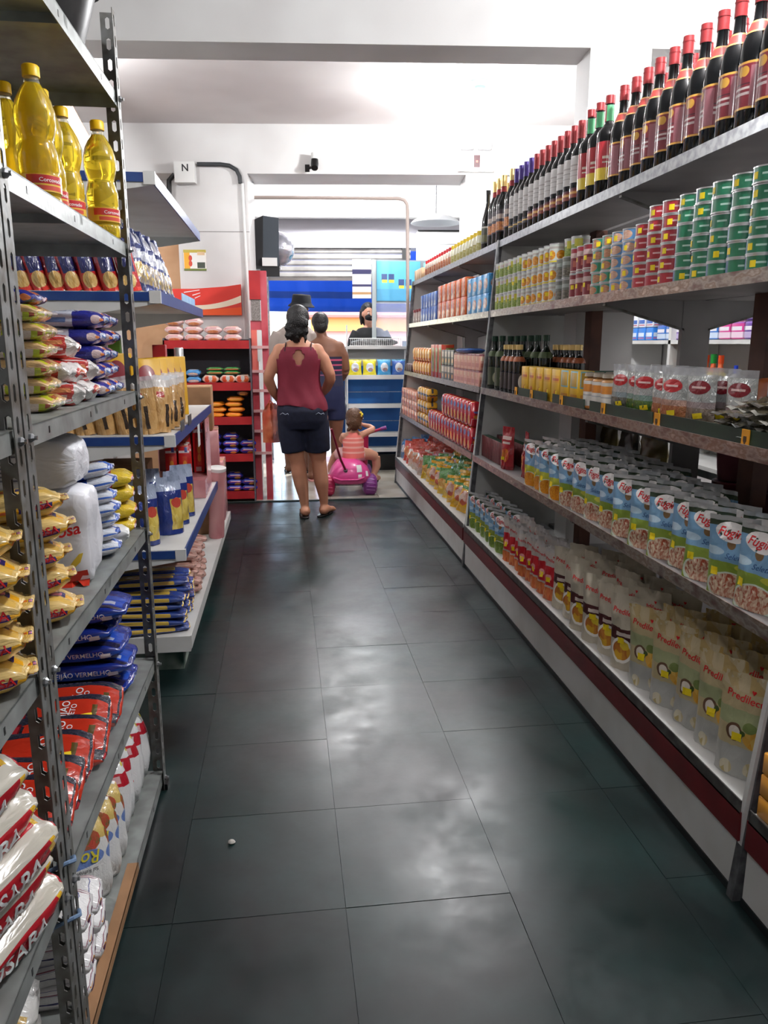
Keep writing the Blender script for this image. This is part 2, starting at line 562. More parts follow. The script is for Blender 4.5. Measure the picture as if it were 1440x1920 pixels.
# dark painted floor: worn teal-black paint, glossy in patches
FLOOR = bpy.data.materials.new('dark painted floor'); FLOOR.use_nodes = True
_n = FLOOR.node_tree; _b = _n.nodes['Principled BSDF']
_t = _n.nodes.new('ShaderNodeNewGeometry')
_n1 = _n.nodes.new('ShaderNodeTexNoise'); _n1.inputs['Scale'].default_value = 1.7; _n1.inputs['Detail'].default_value = 4; _n1.inputs['Roughness'].default_value = 0.6
_n2 = _n.nodes.new('ShaderNodeTexNoise'); _n2.inputs['Scale'].default_value = 38; _n2.inputs['Detail'].default_value = 2
for q in (_n1, _n2): _n.links.new(_t.outputs['Position'], q.inputs['Vector'])
_oi = _n.nodes.new('ShaderNodeObjectInfo')
_ad = _n.nodes.new('ShaderNodeMath'); _ad.operation = 'MULTIPLY_ADD'; _ad.inputs[1].default_value = 0.10
_n.links.new(_oi.outputs['Random'], _ad.inputs[0]); _n.links.new(_n1.outputs[0], _ad.inputs[2])
_r = _n.nodes.new('ShaderNodeValToRGB')
_r.color_ramp.elements[0].position = 0.40; _r.color_ramp.elements[0].color = lin((0.055, 0.065, 0.075))
_r.color_ramp.elements[1].position = 0.72; _r.color_ramp.elements[1].color = lin((0.075, 0.185, 0.18))
_n.links.new(_ad.outputs[0], _r.inputs[0])
_mx = _n.nodes.new('ShaderNodeMix'); _mx.data_type = 'RGBA'; _mx.blend_type = 'MULTIPLY'; _mx.inputs[0].default_value = 0.35
_n.links.new(_r.outputs[0], _mx.inputs[6]); _n.links.new(_n2.outputs[0], _mx.inputs[7]); _n.links.new(_mx.outputs[2], _b.inputs['Base Color'])
_mr = _n.nodes.new('ShaderNodeMapRange'); _mr.inputs[1].default_value = 0.36; _mr.inputs[2].default_value = 0.64; _mr.inputs[3].default_value = 0.44; _mr.inputs[4].default_value = 0.28
_nr = _n.nodes.new('ShaderNodeTexNoise'); _nr.inputs['Scale'].default_value = 3.1; _nr.inputs['Detail'].default_value = 5; _nr.inputs['Roughness'].default_value = 0.68
_n.links.new(_t.outputs['Position'], _nr.inputs['Vector']); _n.links.new(_nr.outputs[0], _mr.inputs[0]); _n.links.new(_mr.outputs[0], _b.inputs['Roughness'])
_bp = _n.nodes.new('ShaderNodeBump'); _bp.inputs['Strength'].default_value = 0.14; _bp.inputs['Distance'].default_value = 0.008
_n3 = _n.nodes.new('ShaderNodeTexNoise'); _n3.inputs['Scale'].default_value = 7; _n3.inputs['Detail'].default_value = 4
_n.links.new(_t.outputs['Position'], _n3.inputs['Vector']); _n.links.new(_n3.outputs[0], _bp.inputs['Height']); _n.links.new(_bp.outputs[0], _b.inputs['Normal'])
TILE = mat('pale floor tile', (0.72, 0.70, 0.65), 0.22, color2=(0.64, 0.61, 0.56), noise_scale=3)

# ------------------------------------------------------------------ lamps of the shop, and a fill lamp added by the exit
LAMPM = mat('lit bulb', (1, 1, 1), 0.4, emit=(0.97, 0.99, 1.0), estr=9.0)
def ceiling_lamp(x, y, z, watts, label, name='ceiling_lamp'):
    t = empty(name, (x, y, z), label=label, cat='lamp', group='round ceiling lamps of the shop')
    add('lamp_base', MB().lathe([(0.085, -0.03), (0.09, -0.012), (0.09, 0)], 24).build('lamp_base', mat('lamp ceramic', (0.72, 0.80, 0.78), 0.4), True), t)
    add('lamp_socket', MB().lathe([(0.028, -0.065), (0.032, -0.06), (0.04, -0.03)], 18).build('lamp_socket', mat('lamp ceramic', (0.72, 0.80, 0.78), 0.4), True), t)
    add('bulb', MB().lathe([(0.001, -0.175), (0.03, -0.168), (0.05, -0.145), (0.055, -0.12), (0.045, -0.09), (0.026, -0.066)], 20).build('bulb', LAMPM, True), t)
    l = bpy.data.lights.new('lamp_light', 'POINT')
    l.energy = watts
    l.color = (0.97, 0.985, 1.0)
    l.shadow_soft_size = 0.06
    o = bpy.data.objects.new('lamp_light', l); COL.objects.link(o)
    o.parent = t; o.location = (0, 0, -0.26)
ceiling_lamp(1.485, 6.02, 3.27, 85, 'round ceiling lamp glowing above the aisle by the far beam')
ceiling_lamp(1.30, 1.85, 3.27, 85, 'round ceiling lamp above the near aisle, before the beam')
ceiling_lamp(-0.55, -0.9, 3.27, 28, 'round ceiling lamp at the back of the shop')
ceiling_lamp(2.75, 3.0, 3.27, 50, 'round ceiling lamp over the aisle behind the bottle shelves')
ceiling_lamp(0.75, 8.75, 3.27, 70, 'added unseen fill lamp over the checkout by the exit')  # unseen lamp added to brighten the dark area past the far beam
ceiling_lamp(-1.55, 5.6, 3.27, 35, 'round ceiling lamp over the aisle behind the left shelves')

# ------------------------------------------------------------------ floors
fl = bx('floor', -3.2, -3.2, -0.12, 4.2, 6.95, -0.004, FLOOR, kind='structure')
fl['label'] = 'dark green painted shop floor of large square slabs'
TS = 0.43
_slab = rbox(TS - 0.0012, TS - 0.0012, 0.02, FLOOR, bev=0, seg=1, name='floor_slab')
for i in range(-3, 3):
    for j in range(-3, 12):
        x, y = 0.12 + (i + 0.5) * TS, 1.69 + (j + 0.5) * TS
        add('floor_slab', _slab, fl, (x, y, -0.02 + jit(0.0005)), (jit(0.002), jit(0.002), 0))
fe = bx('floor_entrance', -3.2, 6.95, -0.12, 4.2, 10.2, -0.004, mat('tile grout', (0.50, 0.47, 0.43), 0.8), kind='structure')
_tile = rbox(0.446, 0.446, 0.02, TILE, bev=0, seg=1, name='floor_tile')
for i in range(7):
    for j in range(7):
        add('floor_tile', _tile, fe, (-0.72 + 0.45 * i, 7.178 + 0.45 * j, -0.02))
bx('threshold_strip', -0.6, 6.925, -0.001, 1.12, 6.955, 0.004, mat('strip', (0.22, 0.25, 0.24), 0.5), fe)
peb = MB().loft([(0, 0, 0, 0.006, 0.005), (0.001, 0, 0.004, 0.011, 0.009), (0, 0, 0.009, 0.008, 0.007), (0, 0, 0.012, 0.002, 0.002)], 9)
add('pebble', peb.build('pebble', mat('pebble', (0.75, 0.73, 0.70), 0.7), True), None, (-0.185, 1.99, 0.0), label='small pale pebble lying on the dark floor', cat='pebble')

# ------------------------------------------------------------------ room shell
bx('ceiling', -3.2, -3.2, 3.27, 4.2, 10.2, 3.40, CEIL, kind='structure')
bx('wall_left', -2.5, -3.2, 0, -2.35, 9.9, 3.27, WALL, kind='structure')
bx('wall_right', 3.55, -3.2, 0, 3.7, 9.9, 3.27, WALL, kind='structure')
bx('wall_back', -3.2, -3.2, 0, 4.2, -3.05, 3.27, WALL, kind='structure')

# near portal: beam across the shop with a pillar behind the bottle shelves
NB = (1.588, 4.13, 0); NR = (0, 0, R(-5.0))
add('trim_1', MB().box(-4.1, 0, 2.865, 2.1, 0.25, 3.27).build('beam', WALL), None, NB, NR, kind='structure', label='white concrete beam crossing the ceiling of the shop')
add('wall_pillar', MB().box(0, 0, 0, 0.315, 0.25, 2.865).build('pillar', WALL), None, NB, NR, kind='structure', label='white pillar rising behind the bottle shelves')

# far portal
FB = (0, 7.305, 0); FR = (0, 0, R(-6.0))
def far(name, x0, w0, z0, x1, w1, z1, m, parent=None, **k):
    if parent is not None:
        return add(name, MB().box(x0, w0, z0, x1, w1, z1).build(name, m), parent, **k)
    return add(name, MB().box(x0, w0, z0, x1, w1, z1).build(name, m), None, FB, FR, **k)
far('trim_2', -2.5, 0, 2.865, 3.45, 0.47, 3.27, WALL, kind='structure', label='white beam with the small wall camera, over the way out')
pl = far('wall_pillar_left', -0.905, 0, 0, -0.27, 0.40, 2.865, WALL, kind='structure', label='white pillar with a red sign beside the way out')
bx('groove', -0.906, -0.0015, 2.376, -0.269, 0.01, 2.382, mat('groove', (0.55, 0.54, 0.53), 0.8), pl)
far('wall_pillar_right', 1.66, 0, 0, 2.02, 0.42, 2.865, WALL, kind='structure', label='white pillar under the emergency lamp')
far('wall_front_left', -2.5, 0.30, 0, -0.905, 0.42, 2.865, WALL, kind='structure')
far('wall_front_right', 2.02, 0.05, 0, 3.55, 0.25, 2.865, WALL, kind='structure')
d1 = far('door_1', -1.52, 0.24, 0, -0.93, 0.295, 2.60, mat('tan wood', (0.86, 0.68, 0.52), 0.6, color2=(0.82, 0.63, 0.47), noise_scale=6), kind='structure', label='tan wooden door leaf left of the white pillar')
bx('door_handle', -1.0, 0.20, 1.0, -0.96, 0.24, 1.12, GALV, d1)
add('leaning_board', MB().prism([(-1.60, 3.27), (-1.52, 3.27), (-1.22, 2.66), (-1.29, 2.62)], 'y', 5.97, 6.0).build('leaning_board', mat('tan board', (0.82, 0.64, 0.50), 0.65)),
    label='tan wooden strip slanting down the wall behind the oil bottles', cat='board')

# entrance wall with roller shutter, street beyond
far('trim_3', -1.2, 1.93, 2.80, 3.3, 2.05, 3.27, WALL, kind='structure', label='white lintel in front of the roller shutter box')
LILAC = mat('lilac grey paint', (0.74, 0.73, 0.76), 0.7)
far('trim_4', -1.2, 2.18, 2.50, 1.38, 2.5, 3.27, LILAC, kind='structure', label='pale grey housing above the roller shutter')
far('wall_entry_left', -1.2, 2.1, 0, -0.42, 2.5, 2.50, WALL, kind='structure')
far('wall_entry_side', -1.2, 0.40, 0, -0.95, 2.2, 3.27, WALL, kind='structure')
far('wall_entry_right', 2.3, 0.30, 0, 2.45, 2.6, 3.27, WALL, kind='structure')
far('wall_entry_top', 1.38, 2.18, 2.66, 2.45, 2.4, 3.27, LILAC, kind='structure')
sh = empty('roller_shutter', FB, FR, label='grey rolled-up metal shutter with horizontal slats over the exit', cat='shutter')
SLAT = mat('shutter slat', (0.70, 0.69, 0.68), 0.45, 0.3, color2=(0.60, 0.59, 0.58), noise_scale=7)
_sl = MB().prism([(2.235, 0.002), (2.222, 0.02), (2.222, 0.05), (2.235, 0.066), (2.25, 0.066), (2.25, 0.002)], 'x', -0.48, 1.30).build('slat', SLAT)
for i in range(5):
    add('slat', _sl, sh, (0, 0, 2.165 + 0.068 * i))
add('bottom_bar', MB().box(-0.48, 2.215, 2.135, 1.30, 2.255, 2.165).build('bottom_bar', mat('shutter bar', (0.42, 0.40, 0.39), 0.5, 0.3)), sh)
add('guide_rail', MB().box(1.20, 2.19, 2.10, 1.27, 2.222, 2.52).build('guide_rail', BLACK), sh)
add('guide_rail', MB().box(-0.42, 2.19, 0.0, -0.38, 2.26, 2.20).build('guide_rail', GALV), sh)

pv = bx('pavement', -12, 10.0, -0.15, 14, 34, -0.02, mat('pavement', (0.66, 0.65, 0.63), 0.8, color2=(0.60, 0.58, 0.56), noise_scale=2), kind='structure')
tb = MB()
_tn = 60
for i in range(_tn):
    for j in range(10):
        def P(i, j):
            x = -1.2 + 3.6 * i / _tn
            z = 1.835 + 0.9 * j / 10
            return (x, 11.0 + 0.02 * math.sin(x * 9) + 0.012 * math.sin(x * 23 + z * 4) + 0.10 * (j / 10) ** 2, z)
        tb.face([P(i, j), P(i + 1, j), P(i + 1, j + 1), P(i, j + 1)], 1 if j in (2,) else 0)
tarp = add('awning', tb.build('awning', [mat('blue tarpaulin', (0.02, 0.30, 0.74), 0.5), mat('blue tarpaulin seam', (0.05, 0.22, 0.50), 0.5)], True), None,
           label='bright blue tarpaulin awning hanging outside the exit', cat='awning')
so = tarp.modifiers.new('thickness', 'SOLIDIFY'); so.thickness = 0.004
add('awning_pole', MB().tube([(-1.2, 11.13, 2.74), (2.4, 11.13, 2.74)], 0.02).build('awning_pole', GALV), tarp)
for x in (-1.15, 2.35):
    add('awning_pole', MB().tube([(x, 11.14, -0.02), (x, 11.14, 2.76)], 0.022).build('awning_pole', GALV), tarp)

bd = empty('house', (4.2, 21.0, -0.02), label='pink house with an orange fascia and tiled roof across the street', cat='house')
PINK = mat('pink render', (0.90, 0.70, 0.66), 0.8); ORNG = mat('orange fascia', (0.93, 0.66, 0.38), 0.7)
add('wall', MB().box(-3.4, 0, 0, 6, 4, 1.75).build('wall', PINK), bd)
add('fascia', MB().box(-3.45, -0.15, 1.75, 6.05, 0.1, 2.10).build('fascia', ORNG), bd)
add('roof', MB().prism([(-0.35, 2.10), (-0.35, 2.16), (2.0, 3.1), (2.0, 2.10)], 'x', -3.6, 6.2).build('roof', mat('roof tile', (0.80, 0.48, 0.42), 0.8)), bd)
add('window', MB().box(-1.0, -0.03, 0.8, 0.2, 0.05, 1.5).build('window', mat('window glass', (0.35, 0.38, 0.42), 0.15)), bd)
add('gate', MB().box(1.0, -0.03, 0, 2.2, 0.05, 1.6).build('gate', mat('gate', (0.85, 0.55, 0.40), 0.6)), bd)

# ------------------------------------------------------------------ fittings on the beam and the pillars
cc = empty('security_camera', (0.325, 7.25, 2.91), FR, label='small black and white security camera under the beam', cat='camera')
add('bracket', MB().tube([(-0.06, 0.02, -0.0), (-0.03, -0.02, 0.0), (0, -0.05, 0.02)], 0.012).build('bracket', BLACK), cc)
add('camera_body', MB().tube([(0.0, -0.09, -0.02), (0.0, -0.06, 0.02), (0.0, -0.05, 0.06)], [0.03, 0.034, 0.03], 14).build('camera_body', BLACK, True), cc)
add('camera_cap', MB().tube([(0.0, -0.05, 0.06), (0.0, -0.045, 0.11)], [0.033, 0.031], 14).build('camera_cap', WHITE, True), cc)
add('base', MB().box(-0.09, 0.01, -0.03, -0.05, 0.04, 0.03).build('base', BLACK), cc)

# conduit loop in front of the far opening
cd = MB()
cd.tube([(-0.944, 0.61, 2.775), (0.3, 0.61, 2.775), (1.095, 0.61, 2.77), (1.145, 0.61, 2.755), (1.17, 0.61, 2.72), (1.175, 0.61, 2.67), (1.205, 0.61, 0.0)], 0.017, 10)
add('conduit', cd.build('conduit', mat('conduit', (0.66, 0.60, 0.57), 0.5), True), None, FB, FR, label='thin grey conduit running under the beam and down to the floor', cat='pipe')

sb = empty('switch_box', FB, FR, label='white switch box with dark symbol at the top of the pillar', cat='switch box')
add('box', MB().box(-0.89, -0.08, 2.775, -0.715, 0, 2.945).build('box', WHITE), sb)
_bm = MB().box(-0.89, -0.08, 2.775, -0.715, 0, 2.945).build('x', WHITE)
add('lettering', decal(_bm, text2d('N', bold=0.02), (-0.795, -0.08, 2.895), (1, 0, 0), (0, 0, 1), 0.055, INK), sb)
add('cable', MB().tube([(-0.70, -0.02, 2.935), (-0.50, -0.02, 2.935), (-0.42, -0.02, 2.925), (-0.36, -0.02, 2.89), (-0.335, -0.02, 2.84), (-0.33, -0.02, 2.78)], 0.018, 10).build('cable', mat('cable', (0.20, 0.21, 0.22), 0.5), True), sb)
add('drop_cable', MB().tube([(-0.90, -0.03, 2.85), (-0.95, -0.03, 2.80), (-0.96, -0.03, 2.62)], 0.022, 8).build('drop_cable', BLACK, True), sb)
far_pipe = MB().tube([(-0.315, -0.012, 2.78), (-0.295, -0.012, 1.6), (-0.29, -0.012, 0.0)], 0.014, 8)
add('wall_pipe', far_pipe.build('wall_pipe', WHITE, True), None, FB, FR, label='white pipe running down the edge of the pillar', cat='pipe')

po = far('poster', -0.865, -0.006, 2.045, -0.665, 0, 2.225, printed('fruit poster', 'F4F2EC', [('r', 0, 0.86, 1, 1, 'C9B54A'), ('r', 0.02, 0.05, 0.28, 0.86, 'F2B233'), ('e', 0.30, 0.60, 0.08, 0.14, 'D9503A'), ('e', 0.30, 0.34, 0.08, 0.14, 'D9503A'), ('r', 0, 0, 1, 0.10, '6F7F3A'), ('r', 0.60, 0.12, 0.95, 0.40, '4A5346'), ('r', 0.62, 0.74, 0.95, 0.9, 'E9C9A0')], 0.5, 0),
           label='small fruit poster pinned on the white pillar', cat='poster')

# red cola-style sign with a white wave
sg = empty('red_sign', (0, 7.285, 0), FR, label='red and orange sign with a white wave on the pillar', cat='sign')
def wave_strip(bot, top, m, d, name):
    mb = MB()
    for i in range(16):
        a, b = i / 16, (i + 1) / 16
        pts = [(a, bot(a)), (b, bot(b)), (b, top(b)), (a, top(a))]
        P = lambda p, dd: (-0.99 + 0.63 * p[0], -0.03 - dd, 1.655 + 0.27 * p[1])
        mb.face([P(p, d) for p in pts])
    me = mb.build(name, m)
    o = add(name, me, sg)
    return o
add('sign_panel', MB().box(-0.99, -0.03, 1.655, -0.36, -0.0, 1.885).build('sign_panel', mat('sign red', (0.86, 0.24, 0.20), 0.35)), sg)
add('sign_panel', MB().prism([(-0.78, 1.885), (-0.36, 1.885), (-0.36, 1.925), (-0.50, 1.905), (-0.64, 1.895)], 'y', -0.03, 0).build('sign_panel', mat('sign red', (0.86, 0.24, 0.20), 0.35)), sg)
wave_strip(lambda u: 0.0, lambda u: 0.16 + 0.10 * u * u, mat('sign orange', (0.93, 0.36, 0.16), 0.4), 0.001, 'orange_band')
wave_strip(lambda u: 0.30 - 0.62 * u * (1 - u) * 0.9 + 0.12 * u * u, lambda u: 0.42 - 0.55 * u * (1 - u) + 0.22 * u * u, mat('sign white', (0.95, 0.90, 0.80), 0.4), 0.002, 'white_wave')
for k, (x, z, w) in enumerate(((-0.80, 1.85, 0.14), (-0.76, 1.825, 0.07), (-0.75, 1.80, 0.05))):
    add('script_stroke', MB().prism([(x - w / 2, z), (x + w / 2, z + 0.022), (x + w / 2, z + 0.027), (x - w / 2, z + 0.008)], 'y', -0.033, -0.03).build('script_stroke', WHITEINK), sg)

# emergency lamp and breaker box on the right pillar
em = empty('emergency_lamp', FB, FR, label='twin-head white emergency lamp high on the right pillar', cat='lamp')
for x in (1.61, 1.76):
    add('lamp_head', rbox(0.115, 0.07, 0.085, mat('lamp head', (0.80, 0.80, 0.81), 0.4), 0.012, 2, 'lamp_head'), em, (x + 0.055, -0.04, 3.06))
    add('lens', MB().box(x + 0.015, -0.078, 3.075, x + 0.095, -0.072, 3.13).build('lens', mat('lamp lens', (0.90, 0.91, 0.92), 0.15)), em)
add('lamp_body', MB().box(1.585, -0.05, 2.885, 1.90, 0, 3.03).build('lamp_body', WHITE), em)
add('indicator', MB().box(1.72, -0.056, 2.915, 1.775, -0.05, 3.015).build('indicator', mat('indicator', (0.25, 0.10, 0.12), 0.3)), em)
add('indicator_light', MB().box(1.74, -0.058, 2.955, 1.757, -0.056, 2.972).build('indicator_light', mat('red led', (1, 0.3, 0.25), 0.4, emit=(1, 0.25, 0.2), estr=2)), em)

# old television / speaker box on a bracket, foil balloon
tv = empty('speaker_box', (-0.17, 7.72, 2.125), (0, 0, 0), label='dark grey speaker box on a bracket above the red rack', cat='speaker')
add('cabinet', MB().prism([(-0.165, 0), (0.155, 0), (0.165, 0.43), (0.02, 0.45), (-0.155, 0.37)], 'y', -0.02, 0.25).build('cabinet', DARK), tv)
add('side_panel', MB().prism([(-0.165, 0), (0.005, 0), (0.02, 0.45), (-0.155, 0.37)], 'y', -0.026, -0.02).build('side_panel', mat('speaker grille', (0.09, 0.09, 0.10), 0.7)), tv)
add('bracket', MB().box(-0.17, -0.02, -0.03, 0.16, 0.24, 0.0).build('bracket', BLACK), tv)
add('bracket_arm', MB().box(-0.02, -0.03, -0.10, 0.16, 0.0, -0.03).build('bracket_arm', BLACK), tv)
add('junction_box', MB().box(0.0, -0.06, -0.005, 0.14, -0.027, 0.07).build('junction_box', WHITE), tv)
bl = MB().lathe([(0.001, -0.165), (0.05, -0.155), (0.10, -0.12), (0.135, -0.05), (0.14, 0.02), (0.12, 0.09), (0.07, 0.14), (0.001, 0.16)], 22)
bo = add('foil_balloon', bl.build('foil_balloon', printed('foil', 'C9CBD6', [('e', 0.3, 0.35, 0.06, 0.10, 'B8748A'), ('e', 0.18, 0.25, 0.05, 0.07, '5C93A8'), ('e', 0.1, 0.5, 0.06, 0.08, 'ECECF2')], 0.15, 0.6, 0.7, 0.4, 8), True), None, (0.0, 7.86, 2.30),
         label='shiny silver foil balloon beside the dark speaker box', cat='balloon')
add('knot', MB().lathe([(0.012, -0.03), (0.003, 0)], 8).build('knot', SILVER), bo, (0, 0, -0.163))
# ------------------------------------------------------------------ left: slotted-angle steel rack
def slotted_flange(mb, w, h, m, place, pitch=0.05, slot=(0.011, 0.030)):
    """A steel strip w wide, h tall with a row of long slots cut through. place(a, z) -> 3D point."""
    n = int(h / pitch)
    sw, sh_ = slot
    c = w * 0.52
    for k in range(n):
        z0, z1 = k * pitch, (k + 1) * pitch
        zm = (z0 + z1) / 2
        O = [(0, z0), (c, z0), (w, z0), (w, zm), (w, z1), (c, z1), (0, z1), (0, zm)]
        I = [(c - sw / 2, zm - sh_ / 2 + .004), (c, zm - sh_ / 2), (c + sw / 2, zm - sh_ / 2 + .004), (c + sw / 2, zm), (c + sw / 2, zm + sh_ / 2 - .004), (c, zm + sh_ / 2), (c - sw / 2, zm + sh_ / 2 - .004), (c - sw / 2, zm)]
        for q in range(8):
            r = (q + 1) % 8
            mb.face([place(*O[q]), place(*O[r]), place(*I[r]), place(*I[q])], m)
    return mb
def angle_post(h, sx, sy):
    mb = MB()
    slotted_flange(mb, 0.038, h, 0, lambda a, z: (sx * a, 0, z))
    slotted_flange(mb, 0.038, h, 0, lambda a, z: (0, sy * a, z))
    return mb.build('upright', STEELD)
RX0, RX1 = -1.00, -0.415
RZ = (0.055, 0.445, 0.862, 1.268, 1.672, 2.055)
_posts = {}
def steel_rack(y0, y1, label, zs=RZ, names=None):
    t = empty('steel_rack', ((RX0 + RX1) / 2, (y0 + y1) / 2, 0), label=label, cat='shelf rack', group='slotted steel racks along the left')
    ox, oy = (RX0 + RX1) / 2, (y0 + y1) / 2
    for (x, sx) in ((RX1, -1), (RX0, 1)):
        for (y, sy) in ((y0, 1), (y1, -1)):
            if (sx, sy) not in _posts: _posts[(sx, sy)] = angle_post(2.25, sx, sy)
            o = add('upright', _posts[(sx, sy)], t, (x - ox, y - oy, 0.0))
            s_ = o.modifiers.new('thickness', 'SOLIDIFY'); s_.thickness = 0.002; s_.offset = 0
            add('foot', MB().box(-0.02 + sx * 0.015, -0.02 + sy * 0.015, 0, 0.025 + sx * 0.015, 0.025 + sy * 0.015, 0.02).build('foot', BLACK), o)
    w, d = (RX1 - RX0), (y1 - y0)
    tray = MB()
    g = 0.006
    tray.box(-w / 2 + g, -d / 2 + g, -0.003, w / 2 - g, d / 2 - g, 0)
    for a, b in ((w / 2 - g - 0.002, w / 2 - g), (-w / 2 + g, -w / 2 + g + 0.002)):
        tray.box(a, -d / 2 + g, -0.036, b, d / 2 - g, 0.0)
    for a, b in ((d / 2 - g - 0.002, d / 2 - g), (-d / 2 + g, -d / 2 + g + 0.002)):
        tray.box(-w / 2 + g, a, -0.036, w / 2 - g, b, 0.0)
    tray.box(-w / 2 + g, -0.012, -0.022, w / 2 - g, 0.012, -0.003)
    tm = tray.build('shelf_tray', STEEL)
    hole = MB()
    for k in (-0.34, -0.05, 0.30):
        hole.box(w / 2 - g - 0.001, k * d / 0.97 - 0.003, -0.024, w / 2 - g + 0.0006, k * d / 0.97 + 0.003, -0.012)
    hm = hole.build('slot', BLACK)
    for z in zs:
        s_ = add('shelf_tray', tm, t, (0, 0, z))
        add('slot', hm, s_)
        for (x, sx) in ((w / 2, -1),):
            for (y, sy) in ((-d / 2, 1), (d / 2, -1)):
                add('bolt', MB().lathe([(0.008, 0), (0.008, 0.004), (0.004, 0.008), (0.004, 0.012)], 6).build('bolt', GALV), s_, (x + 0.001, y + sy * 0.02, -0.018), (0, R(90), 0))
    return t
steel_rack(1.295, 2.325, 'grey slotted-angle steel rack holding cooking oil and beans, beside the aisle')
steel_rack(0.30, 1.285, 'nearest grey slotted-angle steel rack holding rice bags at the left edge')
# blue string tied round the shared upright
for z in (0.475, 0.36):
    st = MB().tube([(-0.47, 1.275, z), (-0.44, 1.26, z + 0.01), (-0.408, 1.275, z + 0.015), (-0.402, 1.295, z + 0.005), (-0.41, 1.32, z - 0.005), (-0.44, 1.315, z - 0.015)], 0.004, 6)
    st.tube([(-0.44, 1.255, z + 0.008), (-0.45, 1.23, z + 0.02), (-0.465, 1.22, z - 0.005)], 0.003, 6)
    add('string_tie', st.build('string_tie', mat('blue string', (0.45, 0.55, 0.68), 0.9), True), None, label='blue string tie on the shared rack upright, ' + ('upper' if z > .4 else 'lower') + ' one', cat='string', group='blue string ties on the rack')

# ------------------------------------------------------------------ left: white gondola with blue price rails
GX0, GX1, GY0, GY1 = -1.03, -0.455, 3.20, 4.85
gl = empty('white_gondola', ((GX0 + GX1) / 2, (GY0 + GY1) / 2, 0), label='white gondola shelf with blue price rails behind the steel rack', cat='shelf')
gx, gy = (GX0 + GX1) / 2, (GY0 + GY1) / 2
for y in (GY0, (GY0 + GY1) / 2, GY1):
    add('upright', MB().box(GX0 - 0.05 - gx, y - 0.02 - gy, 0, GX0 - gx, y + 0.02 - gy, 2.2).build('upright', WHITEP), gl)
add('back_panel', MB().box(GX0 - 0.03 - gx, GY0 - gy, 0, GX0 - 0.015 - gx, GY1 - gy, 2.1).build('back_panel', WHITEP), gl)
def gondola_shelf(z, x1):
    s_ = add('shelf', MB().box(GX0 - gx, GY0 - gy, z - 0.025, x1 - gx, GY1 - gy, z).build('shelf', WHITEP), gl)
    for y in (GY0, GY1 - 0.004):
        add('side_bracket', MB().prism([(GX0 - gx, z), (x1 - gx, z), (x1 - gx, z - 0.045), (x1 - 0.06 - gx, z - 0.055), (GX0 - gx, z - 0.135)], 'y', y - gy - 0.003, y - gy + 0.003).build('side_bracket', WHITEP), s_)
    add('side_rail', MB().box(GX0 + 0.02 - gx, GY0 - 0.008 - gy, z - 0.036, x1 - 0.035 - gx, GY0 - 0.003 - gy, z - 0.002).build('side_rail', BLUE), s_)
    add('front_rail', MB().box(x1 - gx, GY0 - gy, z - 0.045, x1 + 0.006 - gx, GY1 - gy, z + 0.002).build('front_rail', BLUE), s_)
    add('corner_cap', MB().box(x1 - 0.035 - gx, GY0 - 0.01 - gy, z - 0.045, x1 + 0.008 - gx, GY0 + 0.01 - gy, z + 0.003).build('corner_cap', WHITEP), s_)
    return s_
for z, x1 in ((2.035, -0.47), (1.60, -0.475), (1.035, -0.452), (0.555, -0.435)):
    gondola_shelf(z, x1)
bs = add('base_deck', MB().box(GX0 - gx, GY0 - gy, 0.10, -0.43 - gx, GY1 + 0.9 - gy, 0.17).build('base_deck', WHITEP), gl)
add('kick_plate', MB().box(GX0 - gx, GY0 + 0.05 - gy, 0, -0.47 - gx, GY1 + 0.9 - gy, 0.10).build('kick_plate', mat('stained kick plate', (0.62, 0.66, 0.62), 0.6, color2=(0.10, 0.25, 0.22), noise_scale=7)), gl)
add('front_rail', MB().box(-0.43 - gx, GY0 - gy, 0.115, -0.424 - gx, GY1 + 0.9 - gy, 0.172).build('front_rail', WHITEP), bs)

